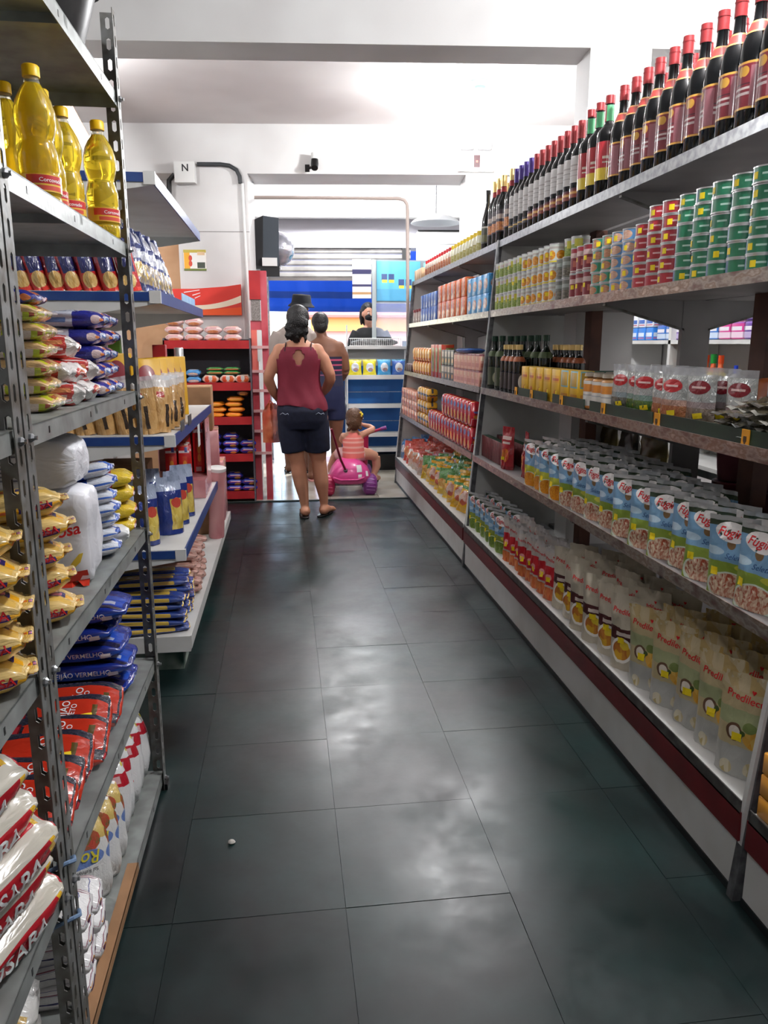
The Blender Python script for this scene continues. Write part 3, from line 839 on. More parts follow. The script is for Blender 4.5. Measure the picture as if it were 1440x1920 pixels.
# ------------------------------------------------------------------ right: long wooden gondola, front leaning back
def xf(z): return 1.11 + (z - 0.25) * 0.10
XS = 1.64           # spine
RS = (0.27, 0.72, 1.135, 1.59, 1.99)
def wood_gondola(y0, y1, label, brackets, posts, end_lo=True, end_hi=True, tape=(1, 2, 3)):
    t = empty('wood_gondola', (XS, (y0 + y1) / 2, 0), label=label, cat='shelf', group='long right-hand shelf units')
    oy = (y0 + y1) / 2
    L = lambda x, y, z: (x - XS, y - oy, z)
    def B(name, x0, ya, z0, x1, yb, z1, m, par=None):
        a, b = L(x0, ya, z0), L(x1, yb, z1)
        return add(name, MB().box(*a, *b).build(name, m), par or t)
    B('base_board', 1.122, y0, 0.0, 1.145, y1, 0.165, WHITEP)
    B('dirt_skirting', 1.118, y0, 0.0, 1.122, y1, 0.022, mat('black floor paint', (0.06, 0.075, 0.08), 0.5))
    B('maroon_band', 1.112, y0, 0.165, 1.145, y1, 0.245, MAROON)
    for k, z in enumerate(RS):
        s_ = B('shelf_board', xf(z) + 0.004, y0 + 0.012, z - 0.022, XS, y1 - 0.012, z, WHITEP if k == 0 else GREYB)
        h = 0.032 if k else 0.03
        e = MB()
        e.hexa([L(xf(z), y0 + 0.004, z - h), L(xf(z) + 0.004, y0 + 0.004, z - h), L(xf(z) + 0.004, y1 - 0.004, z - h), L(xf(z), y1 - 0.004, z - h),
                L(xf(z), y0 + 0.004, z + 0.006), L(xf(z) + 0.004, y0 + 0.004, z + 0.006), L(xf(z) + 0.004, y1 - 0.004, z + 0.006), L(xf(z), y1 - 0.004, z + 0.006)])
        add('shelf_edge', e.build('shelf_edge', TAPE if k in tape else GALV if k == 4 else mat('dull edge', (0.40, 0.39, 0.38), 0.4, 0.5, color2=(0.30, 0.28, 0.27), noise_scale=25)), s_)
        r_ = B('rear_shelf_board', XS + 0.03, y0 + 0.012, z - 0.022, 2 * XS + 0.03 - xf(z), y1 - 0.012, z, GREYB)
    def endp(y):
        prof = [(1.125 - XS, 0.0), (xf(0.25) + 0.006 - XS, 0.25), (xf(2.0) + 0.006 - XS, 2.0), (XS + 0.03 + (XS - xf(2.0)) - XS, 2.0), (XS + 0.03 + (XS - xf(.25)) - XS, 0.25), (XS + 0.5 - XS, 0)]
        p_ = add('end_panel', MB().prism(prof, 'y', y - 0.008 - oy, y + 0.008 - oy).build('end_panel', WHITEP), t)
        f = MB()
        for (xx0, xx1) in ((-0.006, 0.022),):
            f.hexa([L(1.112 + xx0, y - 0.014, 0), L(1.112 + xx1, y - 0.014, 0), L(1.112 + xx1, y + 0.014, 0), L(1.112 + xx0, y + 0.014, 0),
                    L(xf(2.0) + xx0, y - 0.014, 2.0), L(xf(2.0) + xx1, y - 0.014, 2.0), L(xf(2.0) + xx1, y + 0.014, 2.0), L(xf(2.0) + xx0, y + 0.014, 2.0)])
        add('front_post', f.build('front_post', mat('dull post steel', (0.46, 0.46, 0.47), 0.4, 0.4, color2=(0.34, 0.34, 0.35), noise_scale=30)), t)
    if end_lo: endp(y0)
    if end_hi: endp(y1)
    for y in brackets:
        B('spine_column', XS - 0.06, y - 0.012, 0, XS + 0.06, y + 0.012, 1.99, GREYB)
        for z in RS[1:]:
            for sgn in (-1, 1):
                d = XS - xf(z) - 0.01
                pr = [(0.05 * sgn, z - 0.022), (d * sgn, z - 0.022), (d * sgn, z - 0.035), (0.05 * sgn, z - 0.13)]
                br = add('bracket', MB().prism(pr, 'y', y - 0.01 - oy, y + 0.01 - oy).build('bracket', GREYB), t)
                ed = MB().prism([(d * sgn, z - 0.036), (d * sgn, z - 0.044), (0.05 * sgn, z - 0.138), (0.05 * sgn, z - 0.13)], 'y', y - 0.012 - oy, y + 0.012 - oy)
                add('bracket_edge', ed.build('bracket_edge', STEELD), br)
    for y in posts:
        B('wood_post', XS - 0.03, y - 0.045, 0, XS + 0.03, y + 0.045, 1.968, WOOD)
    return t
wood_gondola(1.60, 4.66, 'near long shelf unit with wine, cans and vegetable pouches, right of the aisle', (2.98,), (4.02, 2.50), True, True)
wood_gondola(4.69, 7.74, 'far long shelf unit with snacks and boxes, at the end of the aisle', (5.75, 6.75), (), False, True)
wood_gondola(0.55, 1.57, 'nearest shelf unit with red boxes at the right edge', (), (), False, False, ())

# ------------------------------------------------------------------ red wire rack at the end of the left row
rr = empty('red_rack', (-0.62, 7.1, 0), label='red display rack of biscuits in front of the white pillar', cat='display rack')
RRZ = (0.09, 0.43, 0.76, 1.06, 1.42)
for z in RRZ:
    s_ = add('shelf', MB().box(-0.40, -0.16, z - 0.01, 0.33, 0.16, z).build('shelf', RED), rr)
    add('shelf_lip', MB().box(-0.40, -0.17, z - 0.06, 0.33, -0.16, z + 0.01).build('shelf_lip', RED), s_)
add('rear_panel', MB().box(-0.40, 0.16, 0.02, 0.33, 0.175, 1.44).build('rear_panel', mat('rack back', (0.30, 0.29, 0.32), 0.6)), rr)
for x in (-0.40, 0.33):
    add('side_frame', MB().box(x, -0.17, 0.0, x + 0.012, 0.175, 1.45).build('side_frame', mat('rack side', (0.35, 0.34, 0.37), 0.5)), rr)
fr = empty('red_display_frame', (-0.21, 7.08, 0), label='tall red frame wrapped in torn pink paper beside the biscuit rack', cat='display frame')
PKR = mat('faded red paper', (0.78, 0.36, 0.40), 0.45, color2=(0.70, 0.22, 0.27), noise_scale=6)
add('post', MB().box(0.03, -0.06, 0, 0.085, 0.10, 2.02).build('post', PKR), fr)
add('post', MB().box(-0.065, -0.06, 0, -0.01, 0.10, 1.55).build('post', PKR), fr)
add('top_panel', MB().box(-0.065, -0.07, 1.78, 0.03, 0.10, 2.02).build('top_panel', RED), fr)
add('top_panel', MB().box(-0.065, -0.05, 1.52, 0.03, 0.10, 1.60).build('top_panel', PKR), fr)
add('paper_poster', MB().box(-0.06, -0.068, 1.16, -0.008, -0.061, 1.52).build('paper_poster', mat('coral paper', (0.90, 0.45, 0.40), 0.5)), fr)
for z in (1.36, 1.15, 0.98, 0.80, 0.62, 0.42):
    add('cross_strip', MB().box(-0.065, -0.075, z, 0.085, -0.062, z + 0.025).build('cross_strip', mat('pale strip', (0.86, 0.66, 0.66), 0.4)), fr)
add('white_paper', MB().box(-0.012, -0.07, 1.25, 0.025, -0.064, 1.52).build('white_paper', WHITE), fr)
add('price_bundle', MB().box(-0.055, -0.06, 1.60, 0.025, -0.02, 1.78).build('price_bundle', printed('grey bundle', ('9C9490', '5F5752', 30), [], 0.6)), fr)

# ------------------------------------------------------------------ checkout: chip rack, counter, cigarette case
ck = empty('chip_rack', (1.03, 8.66, 0), label='white metal rack with chip bags in front of the blue counter', cat='display rack')
for z in (1.055, 0.74, 0.42, 0.25):
    s_ = add('shelf', MB().box(-0.335, -0.13, z - 0.012, 0.33, 0.10, z).build('shelf', WHITE), ck)
    add('shelf_lip', MB().box(-0.335, -0.14, z - 0.035, 0.33, -0.13, z + 0.012).build('shelf_lip', WHITE), s_)
for z in (0.88, 0.56):
    add('wire_guard', MB().box(-0.335, -0.135, z, 0.33, -0.13, z + 0.006).build('wire_guard', GALV), ck)
for x in (-0.345, 0.33):
    for y in (-0.13, 0.10):
        add('post', MB().box(x, y - 0.01, 0.0, x + 0.014, y + 0.01, 1.60 if y < 0 else 1.335).build('post', WHITE), ck)
add('gap_shade', MB().box(-0.30, -0.10, 0.0, 0.33, 0.10, 0.18).build('gap_shade', BLACK), ck)  # black block standing in for the shade in the gap under the rack
ct = empty('checkout_counter', (1.2, 8.98, 0), label='blue checkout counter behind the chip rack', cat='counter')
add('front_panel', MB().box(-0.62, -0.18, 0.05, 0.75, -0.15, 1.16).build('front_panel', mat('counter blue', (0.09, 0.34, 0.62), 0.45, color2=(0.11, 0.40, 0.68), noise_scale=4)), ct)
add('side_panel', MB().box(-0.62, -0.15, 0.0, -0.59, 0.30, 1.16).build('side_panel', mat('counter blue', (0.09, 0.34, 0.62), 0.45)), ct)
add('counter_top', MB().box(-0.63, -0.30, 1.345, 0.75, 0.06, 1.375).build('counter_top', mat('counter top', (0.80, 0.79, 0.78), 0.4)), ct)
add('counter_body', MB().box(-0.59, -0.14, 1.16, 0.75, 0.05, 1.345).build('counter_body', mat('counter grey', (0.62, 0.62, 0.62), 0.5)), ct)
wb = empty('wire_basket', (1.03, 8.80, 1.376), label='white wire basket of dark goods on the checkout counter', cat='basket')
w_ = MB()
for k in range(27):
    x = -0.28 + 0.56 * k / 26
    w_.tube([(x, -0.10, 0.0), (x, -0.10, 0.085)], 0.0025, 4)
for z in (0.005, 0.085):
    w_.tube([(-0.28, -0.10, z), (0.28, -0.10, z), (0.28, 0.10, z), (-0.28, 0.10, z), (-0.28, -0.10, z)], 0.004, 5)
add('wire_grid', w_.build('wire_grid', WHITE), wb)
add('dark_goods', sack('dark_goods', 0.52, 0.16, 0.075, mat('dark goods', (0.22, 0.22, 0.22), 0.6, color2=(0.5, 0.5, 0.5), noise_scale=30), 5, 0.01), wb, (0, 0, 0.002))
cy = empty('cigarette_case', (1.2, 9.02, 0), label='hanging case with a cyan panel above the checkout', cat='display case')
CYAN = printed('cyan panel', '52B4D6', [('r', 0, 0.0, 1, 0.3, '479FC8'), ('r', 0.11, 0.52, 0.24, 0.68, '15407F'), ('r', 0.27, 0.52, 0.40, 0.68, '15407F'), ('r', 0.12, 0.46, 0.24, 0.535, 'E8CF33'), ('r', 0.28, 0.46, 0.40, 0.535, 'E8CF33'),
               ('r', 0.50, 0.38, 0.63, 0.55, '15407F'), ('r', 0.66, 0.38, 0.80, 0.55, '15407F'), ('r', 0.51, 0.32, 0.63, 0.395, 'E8CF33'), ('r', 0.67, 0.32, 0.80, 0.395, 'E8CF33')], 0.25, 0.3)
add('cyan_panel', MB().box(-0.135, -0.115, 1.875, 0.36, -0.10, 2.305).build('cyan_panel', CYAN), cy)
add('case_body', MB().box(-0.16, -0.10, 1.86, 0.62, 0.16, 2.32).build('case_body', mat('case grey', (0.55, 0.58, 0.60), 0.4)), cy)
add('cyan_panel', MB().box(0.40, -0.115, 2.05, 0.60, -0.10, 2.29).build('cyan_panel2', mat('pale cyan', (0.55, 0.85, 0.92), 0.3)), cy)
add('glass_screen', MB().box(-0.135, -0.10, 1.48, 0.36, -0.094, 1.86).build('glass_screen', mat('acrylic screen', (0.85, 0.88, 0.95), 0.08, alpha=0.28)), cy)
add('support_post', MB().box(-0.185, -0.115, 1.375, -0.14, -0.08, 2.32).build('support_post', mat('post grey', (0.66, 0.69, 0.69), 0.4, 0.2)), cy)
nb = far('notice_sheet', 0.62, 1.66, 1.90, 0.83, 1.665, 2.32, printed('notice', 'DCD9D6', [('r', 0, 0.62, 1, 0.74, '2B2A55'), ('r', 0, 0.30, 1, 0.36, '2B2A55'), ('r', 0, 0.1, 1, 0.16, 'B58A5A')], 0.6, 0),
         label='grey notice sheet with dark blue bands left of the cyan case', cat='notice')
wc = empty('wall_cabinet', FB, FR, label='white wall cabinet with two flap doors above the checkout', cat='cabinet')
add('body', MB().box(1.36, 1.9, 2.265, 2.02, 2.15, 2.655).build('body', WHITE), wc)
for z0, z1 in ((2.285, 2.50), (2.51, 2.635)):
    add('flap_door', MB().box(1.38, 1.885, z0, 2.0, 1.9, z1).build('flap_door', mat('bright white', (0.95, 0.96, 0.97), 0.3)), wc)
add('top_edge', MB().box(1.36, 1.88, 2.645, 2.02, 1.9, 2.66).build('top_edge', BLACK), wc)
gs = empty('glass_lamp_shade', (1.66, 8.55, 2.66), label='pale glass lamp shade above the white wall cabinet', cat='lamp shade')
add('shade', MB().lathe([(0.27, 0.0), (0.24, 0.03), (0.17, 0.065), (0.08, 0.09), (0.03, 0.10)], 24, cap=False).build('shade', mat('opal glass', (0.86, 0.87, 0.88), 0.2, alpha=0.7), True), gs)
add('stem', MB().tube([(0, 0, 0.09), (0, 0, 0.61)], 0.008).build('stem', GALV), gs)

# ------------------------------------------------------------------ shelf on the far right wall, seen through the gaps
ws = empty('wall_shelf', (3.4, 5.6, 0), label='white wall shelf of cleaning products beyond the bottle shelves', cat='shelf')
for z in (0.5, 0.95, 1.43, 1.95):
    add('shelf_board', MB().box(-0.28, -1.9, z - 0.03, 0.14, 1.9, z).build('shelf_board', WHITEP), ws)
for y in (-1.9, 0.45, 1.9):
    add('upright', MB().box(-0.28, y - 0.02, 0, 0.14, y + 0.02, 2.2).build('upright', WHITEP), ws)
# ================================================================== goods on the right shelves
FACE = R(-90)      # a front that looks at the aisle
# ------------------------------------------------------------------ wine and cider bottles, top shelf
GLASS_D = mat('dark bottle glass', (0.035, 0.045, 0.055), 0.08, coat=0.5)
GLASS_G = mat('green bottle glass', (0.03, 0.09, 0.05), 0.08, coat=0.5)
FOIL_R = mat('red foil', (0.60, 0.21, 0.22), 0.35, 0.2)
FOIL_P = mat('purple foil', (0.28, 0.20, 0.50), 0.35, 0.2)
FOIL_G = mat('gold foil', (0.85, 0.73, 0.48), 0.3, 0.6)
def bottle(name, r, h, glass, shoulder, neck_r, caps, labels, seg=20):
    """caps / labels: (part name, z0, z1, extra radius, material)"""
    sh, nk = shoulder
    prof = [(r * 0.80, 0), (r, 0.008), (r, sh * h), (r * 0.93, (sh + 0.35 * (nk - sh)) * h), (r * 0.62, (sh + 0.72 * (nk - sh)) * h), (neck_r * 1.08, nk * h), (neck_r, (nk + 0.08) * h), (neck_r, h)]
    def rad(z):
        for (r0, z0), (r1, z1) in zip(prof, prof[1:]):
            if z0 <= z <= z1: return r0 + (r1 - r0) * (z - z0) / (z1 - z0 + 1e-9)
        return neck_r
    body = MB().lathe(prof, seg).build(name, glass, True)
    parts = []
    for (pn, z0, z1, ex, m) in labels:
        z0, z1 = z0 * h, z1 * h
        zs = sorted({z0, z1} | {z for _, z in prof if z0 < z < z1})
        parts.append((pn, MB().lathe([(rad(z) + ex, z) for z in zs], seg, cap=False).build(pn, m, True)))
    for (pn, z0, z1, ex, m) in caps:
        z0, z1 = z0 * h, z1 * h
        zs = sorted({z0, z1} | {z for _, z in prof if z0 < z < z1})
        parts.append((pn, MB().lathe([(rad(z) + ex, z) for z in zs] + [(0.001, z1 + 0.001)], seg).build(pn, m, True)))
    return (name, body, parts)
LB_CIDER = printed('cider label', '7A2430', [('r', 0, 0, 1, 0.05, 'D9A14A'), ('r', 0, 0.95, 1, 1, 'D9A14A'), ('r', 0, 0.30, 1, 0.36, 'B9A7A6'), ('r', 0, 0.42, 1, 0.47, 'C9B9B6'), ('r', 0, 0.52, 1, 0.55, '4A1A28'),
                   ('e', 0.02, 0.80, 0.045, 0.11, 'C8963C'), ('e', 0.98, 0.80, 0.03, 0.11, 'C8963C'), ('e', 0.5, 0.80, 0.045, 0.11, 'C8963C'), ('r', 0.08, 0.06, 0.20, 0.9, '9A6068'), ('r', 0.70, 0.06, 0.80, 0.9, '8C4A54')], 0.35, 0.4)
LB_NECK = printed('cider collar', 'B84A44', [('r', 0, 0.85, 1, 1, 'D8A56A'), ('r', 0, 0, 1, 0.15, 'D8A56A')], 0.35, 0.4)
LB_WHITE = printed('white wine label', 'D9D6D4', [('r', 0, 0.62, 1, 0.68, 'B7B0AE'), ('r', 0, 0.45, 1, 0.48, 'A8A2A0'), ('r', 0, 0.25, 1, 0.28, 'B7B0AE')], 0.6, 0)
LB_RING = printed('ring label', '8C3A28', [('r', 0, 0.4, 1, 0.65, 'D9A45A'), ('r', 0, 0.8, 1, 1, '5A2430')], 0.5, 0.2)
LB_GOLDRING = printed('gold ring label', '2A2228', [('r', 0, 0.4, 1, 0.65, 'D0A85A')], 0.5, 0.2)
LB_YEL = printed('red and yellow label', 'B02A34', [('r', 0, 0, 1, 0.32, 'E5C93E'), ('r', 0.1, 0.55, 0.9, 0.62, 'E7D8C8'), ('e', 0.6, 0.82, 0.12, 0.10, 'E5C93E'), ('r', 0.1, 0.44, 0.9, 0.48, 'E7D8C8')], 0.4, 0.3)
LB_GRN = printed('green neck strip', 'B02A34', [('r', 0.55, 0, 0.95, 1, '58B07A'), ('r', 0.05, 0, 0.4, 1, '58B07A')], 0.4, 0.2)
LB_ORG = printed('orange grape label', '3A2A36', [('r', 0, 0.05, 1, 0.45, ('D98A3C', 'A85A30', 20)), ('r', 0, 0.58, 1, 0.80, 'B9A9A0')], 0.4, 0.3)
CIDER = bottle('cider_bottle', 0.046, 0.385, GLASS_D, (0.50, 0.76), 0.0165, [('foil_cap', 0.86, 1.0, 0.0022, FOIL_R)],
               [('paper_label', 0.14, 0.46, 0.0008, LB_CIDER), ('neck_label', 0.655, 0.74, 0.001, LB_NECK), ('cap_ring', 0.955, 0.965, 0.0035, FOIL_R)])
REDW = bottle('wine_bottle', 0.041, 0.37, GLASS_D, (0.60, 0.76), 0.0155, [('foil_cap', 0.80, 1.0, 0.0018, FOIL_R)],
              [('paper_label', 0.30, 0.60, 0.0008, LB_WHITE), ('band_label', 0.13, 0.24, 0.0008, LB_RING)])
PURW = bottle('wine_bottle', 0.041, 0.37, GLASS_D, (0.60, 0.76), 0.0155, [('foil_cap', 0.80, 1.0, 0.0018, FOIL_P)],
              [('paper_label', 0.28, 0.60, 0.0008, LB_WHITE), ('band_label', 0.12, 0.2, 0.0008, LB_GOLDRING)])
DARKW = bottle('liqueur_bottle', 0.046, 0.385, GLASS_D, (0.60, 0.73), 0.016, [('foil_cap', 0.92, 1.0, 0.003, FOIL_R)],
               [('paper_label', 0.16, 0.54, 0.0008, LB_YEL), ('neck_label', 0.75, 0.905, 0.0012, LB_GRN)])
GOLDW = bottle('wine_bottle', 0.042, 0.39, GLASS_D, (0.56, 0.76), 0.016, [('foil_cap', 0.84, 1.0, 0.002, FOIL_G)],
               [('paper_label', 0.18, 0.50, 0.0008, LB_ORG), ('neck_band', 0.76, 0.835, 0.0015, FOIL_R)])
SLIMW = bottle('wine_bottle', 0.038, 0.37, GLASS_D, (0.42, 0.74), 0.0145, [('cork_cap', 0.93, 1.0, 0.001, BLACK)], [('paper_label', 0.12, 0.40, 0.0008, printed('slim label', '4A4E40', [('r', 0, 0.9, 1, 1, 'C8C8C0'), ('r', 0, 0.1, 1, 0.5, '6A6A44')]))])
Z5 = 1.991
for i in range(13):
    put(CIDER, '%s red-capped cider bottle from the right picture edge, front row on top shelf' % nth(i), 'bottle', 'cider bottles on the top shelf', (1.342 + jit(0.004), 1.93 + 0.0985 * i, Z5), (0, 0, FACE + jit(0.5)))
for i in range(11):
    put(CIDER, '%s red-capped cider bottle from the right picture edge, second row on top shelf' % nth(i), 'bottle', 'cider bottles on the top shelf', (1.437 + jit(0.004), 1.98 + 0.0985 * i, Z5), (0, 0, FACE + jit(0.5)))
for i in range(3):
    put(DARKW, '%s of three dark liqueur bottles with red and yellow labels, counted from the ciders' % nth(i), 'bottle', 'dark liqueur bottles on the top shelf', (1.338, 3.235 + 0.098 * i, Z5), (0, 0, FACE + jit(0.2)))
for i in range(8):
    put(REDW, '%s red-capped wine bottle with white label, counted from the liqueur bottles' % nth(i), 'bottle', 'red-capped wine bottles on the top shelf', (1.338, 3.535 + 0.0875 * i, Z5), (0, 0, FACE + jit(0.2)))
for i in range(4):
    put(PURW, '%s purple-capped wine bottle with white label, counted from the red-capped wines' % nth(i), 'bottle', 'purple-capped wine bottles on the top shelf', (1.338, 4.235 + 0.0875 * i, Z5), (0, 0, FACE + jit(0.2)))
for i, y in enumerate((4.59, 4.765, 4.86, 4.955)):
    put(GOLDW, '%s gold-capped wine bottle with orange label, counted from the purple-capped wines' % nth(i), 'bottle', 'gold-capped wine bottles on the top shelf', (1.338, y, Z5), (0, 0, FACE + jit(0.2)))
    put(GOLDW, '%s gold-capped wine bottle in the second row, behind the orange labels' % nth(i), 'bottle', 'gold-capped wine bottles on the top shelf', (1.43, y + 0.02, Z5), (0, 0, FACE + jit(0.2)))
put(SLIMW, 'slim black wine bottle at the far end of the wine row', 'bottle', None, (1.335, 5.12, Z5), (0, 0, FACE))

# ------------------------------------------------------------------ cans, second shelf
TIN = mat('tin', (0.72, 0.72, 0.72), 0.3, 0.85)
def can(name, r, h, m, seg=22):
    body = MB().lathe([(r, 0.003), (r, h - 0.003)], seg, cap=False).build(name, m, True)
    lid = MB().lathe([(r - 0.002, h - 0.006), (r - 0.002, h - 0.002), (r + 0.0012, h - 0.004), (r + 0.0012, h), (r - 0.0012, h), (r - 0.003, h - 0.003), (r * 0.7, h - 0.003), (r * 0.68, h - 0.0025), (0.001, h - 0.0025)], seg).build('lid', TIN, True)
    bot = MB().lathe([(0.001, 0.002), (r - 0.003, 0.002), (r - 0.001, 0), (r + 0.0012, 0), (r + 0.0012, 0.004), (r - 0.002, 0.006)], seg).build('bottom_rim', TIN, True)
    return (name, body, [('lid', lid), ('bottom_rim', bot)])
PEAC = can('pea_can', 0.041, 0.089, printed('pea can', 'C9CFC4', [('r', 0, 0.08, 1, 0.62, ('6E8A34', 'A8B85A', 18)), ('r', 0.02, 0.70, 0.98, 0.86, 'C9B8B4'), ('r', 0.60, 0.5, 0.75, 0.9, 'D9D24A'), ('r', 0.10, 0.5, 0.25, 0.9, 'D9D24A')], 0.35, 0.2))
CORNC = can('corn_can', 0.041, 0.089, printed('corn can', 'CFD4CC', [('r', 0, 0.0, 1, 0.10, 'E8D23A'), ('e', 0.07, 0.40, 0.09, 0.26, ('D07818', 'F0B030', 20)), ('e', 0.27, 0.40, 0.09, 0.26, ('D07818', 'F0B030', 20)), ('e', 0.57, 0.40, 0.09, 0.26, ('D07818', 'F0B030', 20)), ('e', 0.84, 0.40, 0.10, 0.26, ('D07818', 'F0B030', 20)), ('r', 0, 0.74, 1, 0.86, 'B8B0A8'), ('r', 0.62, 0.62, 0.70, 0.72, '5A8A3C')], 0.35, 0.2))
OLIVEC = can('olive_can', 0.041, 0.095, printed('olive can', '6F7268', [('r', 0, 0.1, 1, 0.5, ('4A4438', '8A8474', 14)), ('r', 0, 0.62, 1, 0.80, '9CA49C')], 0.3, 0.3))
TOMC = can('tomato_can', 0.037, 0.108, printed('tomato can', '8A1F2C', [('r', 0, 0.62, 1, 0.82, 'C9A8A4'), ('r', 0.55, 0.2, 0.8, 0.5, 'C86A5A'), ('r', 0.1, 0.25, 0.35, 0.5, 'C86A5A'), ('r', 0, 0.05, 1, 0.10, 'D9C8C0')], 0.35, 0.3))
def tuna(key, base, sh): return can('tuna_can', 0.0455, 0.0445, printed('tuna can ' + key, base, sh, 0.35, 0.3))
TUNA_G = tuna('green', '1F7A56', [('r', 0.78, 0.05, 0.97, 0.95, '2C5A8C'), ('r', 0.28, 0.05, 0.44, 0.95, '2C5A8C'), ('r', 0.09, 0.46, 0.19, 0.60, 'B8D8C8'), ('r', 0.58, 0.5, 0.68, 0.6, 'B8D8C8')])
TUNA_R = tuna('red', 'B02432', [('r', 0.80, 0.05, 0.96, 0.95, '6A2C4C'), ('r', 0.30, 0.05, 0.44, 0.95, '6A2C4C'), ('r', 0.09, 0.46, 0.19, 0.60, 'E8B8B8'), ('r', 0.58, 0.5, 0.68, 0.6, 'E8B8B8')])
TUNA_B = tuna('blue', '5C93C4', [('e', 0.05, 0.5, 0.10, 0.42, ('C89078', 'D8B8A0', 14)), ('e', 0.55, 0.5, 0.12, 0.42, ('C89078', 'D8B8A0', 14)), ('r', 0.80, 0.2, 0.93, 0.8, '2F6AA8')])
TUNA_T = tuna('teal', '3F9A86', [('e', 0.05, 0.5, 0.10, 0.42, ('C89870', 'B87050', 14)), ('e', 0.55, 0.5, 0.12, 0.42, ('C89870', 'B87050', 14)), ('r', 0.16, 0.1, 0.3, 0.9, '2C8A5C')])
TAGC = {}
def tag_for(P, z, w=0.018):
    key = P[1].name
    if key not in TAGC:
        TAGC[key] = decal(P[1], rect2d(1.0, 3, 2), (-0.0, 0, z), (1, 0, 0), (0, 0, 1), w, YELLOW_TAG, 0.0008, 'price_tag')
    return TAGC[key]
def put_can(P, label, group, loc, tag=True, rz=None):
    o = put(P, label, 'can', group, loc, (0, 0, (FACE + jit(0.25)) if rz is None else rz))
    if tag:
        h = P[1].vertices[-1].co.z
        add('price_tag', tag_for(P, h * 0.5), o, (0, 0, 0), (0, 0, jit(0.5) + 0.2))
    return o
Z4 = 1.591
LEVEL = ('bottom', 'second', 'third', 'fourth', 'fifth', 'sixth')
def col_of_cans(P, what, group, x, y, n, dz, col, ref, tags=0.8):
    for k in range(n):
        put_can(P, '%s of %s column from %s, %s in stack' % (what, nth(col), ref, 'topmost' if k == n - 1 else LEVEL[k]),
                group, (x + jit(0.003), y + jit(0.002), Z4 + dz * k), random.random() < tags)
for c in range(6):
    col_of_cans(PEAC, 'green pea can', 'pea cans', 1.30, 4.60 - 0.086 * c, 3, 0.0895, c, 'the far end panel', 0.3)
for c in range(6):
    col_of_cans(CORNC, 'corn can', 'corn cans', 1.30, 4.085 - 0.086 * c, 3, 0.0895, c, 'the pea cans', 0.9)
for c in range(2):
    col_of_cans(OLIVEC, 'grey olive can', 'olive cans', 1.305, 3.57 - 0.086 * c, 2, 0.096, c, 'the corn cans', 0)
    put_can(PEAC, '%s pale can on top of the grey olive cans' % nth(c), 'pea cans on the olive cans', (1.345, 3.585 - 0.086 * c, Z4 + 0.192), False)
for c in range(3):
    col_of_cans(TOMC, 'dark red tomato can', 'tomato cans', 1.30, 3.395 - 0.079 * c, 2, 0.109, c, 'the olive cans', 0.7)
for c, (P, w) in enumerate(((TUNA_T, 'teal'), (TUNA_T, 'teal'), (TUNA_B, 'blue'), (TUNA_B, 'blue'))):
    col_of_cans(P, w + ' tuna can', 'blue and teal tuna cans', 1.305, 3.135 - 0.095 * c, 5, 0.045, c, 'the tomato cans', 0.85)
for c in range(3):
    col_of_cans(TUNA_R, 'red tuna can', 'red tuna cans', 1.305, 2.745 - 0.099 * c, 5 if c == 0 else 6, 0.045, c, 'the blue tuna cans', 0.9)
for c in range(6):
    col_of_cans(TUNA_G, 'green tuna can', 'green tuna cans', 1.305, 2.44 - 0.100 * c, 6, 0.045, c, 'the red tuna cans', 0.7)

# ------------------------------------------------------------------ third shelf: oils, boxes, jars, spices
Z3 = 1.136
OIL_T = bottle('olive_oil_bottle', 0.038, 0.31, GLASS_G, (0.62, 0.78), 0.016, [('cap', 0.90, 1.0, 0.003, mat('green cap', (0.05, 0.22, 0.14), 0.4))],
               [('paper_label', 0.08, 0.42, 0.0008, printed('olive label', '3E4A34', [('e', 0.75, 0.4, 0.08, 0.3, 'C9C9A8'), ('e', 0.25, 0.4, 0.08, 0.3, 'C9C9A8')])), ('neck_label', 0.62, 0.72, 0.001, mat('olive neck', (0.30, 0.36, 0.22), 0.5))])
VIN = bottle('vinegar_bottle', 0.033, 0.26, GLASS_D, (0.66, 0.80), 0.0155, [('cap', 0.90, 1.0, 0.003, FOIL_G)],
             [('paper_label', 0.08, 0.42, 0.0008, printed('vinegar label', '2A2326', [('e', 0.75, 0.5, 0.08, 0.4, 'E2DCD0'), ('e', 0.25, 0.5, 0.08, 0.4, 'E2DCD0'), ('r', 0.82, 0.1, 0.95, 0.6, 'C84040')])), ('neck_label', 0.66, 0.76, 0.001, mat('vinegar neck', (0.62, 0.34, 0.20), 0.4))])
for i in range(6):
    put(OIL_T, '%s tall dark green olive oil bottle from the end panel, back row' % nth(i), 'bottle', 'olive oil bottles', (1.36 + 0.005 * (i % 2), 4.59 - 0.125 * i, Z3), (0, 0, FACE + jit(0.2)))
put(OIL_T, 'tall dark green olive oil bottle in front, right beside the end panel', 'bottle', 'olive oil bottles', (1.265, 4.60, Z3), (0, 0, FACE))
put(OIL_T, 'tall dark green olive oil bottle in front, second from the end panel', 'bottle', 'olive oil bottles', (1.265, 4.44, Z3), (0, 0, FACE))
for i in range(4):
    put(VIN, '%s gold-capped vinegar bottle in the front row, counted from the olive oil' % nth(i), 'bottle', 'vinegar bottles', (1.258, 4.32 - 0.082 * i, Z3), (0, 0, FACE + jit(0.2)))
for i in range(5):
    put(VIN, '%s gold-capped vinegar bottle in the row behind the yellow boxes' % nth(i), 'bottle', 'vinegar bottles', (1.44, 4.02 - 0.082 * i, Z3), (0, 0, FACE + jit(0.2)))
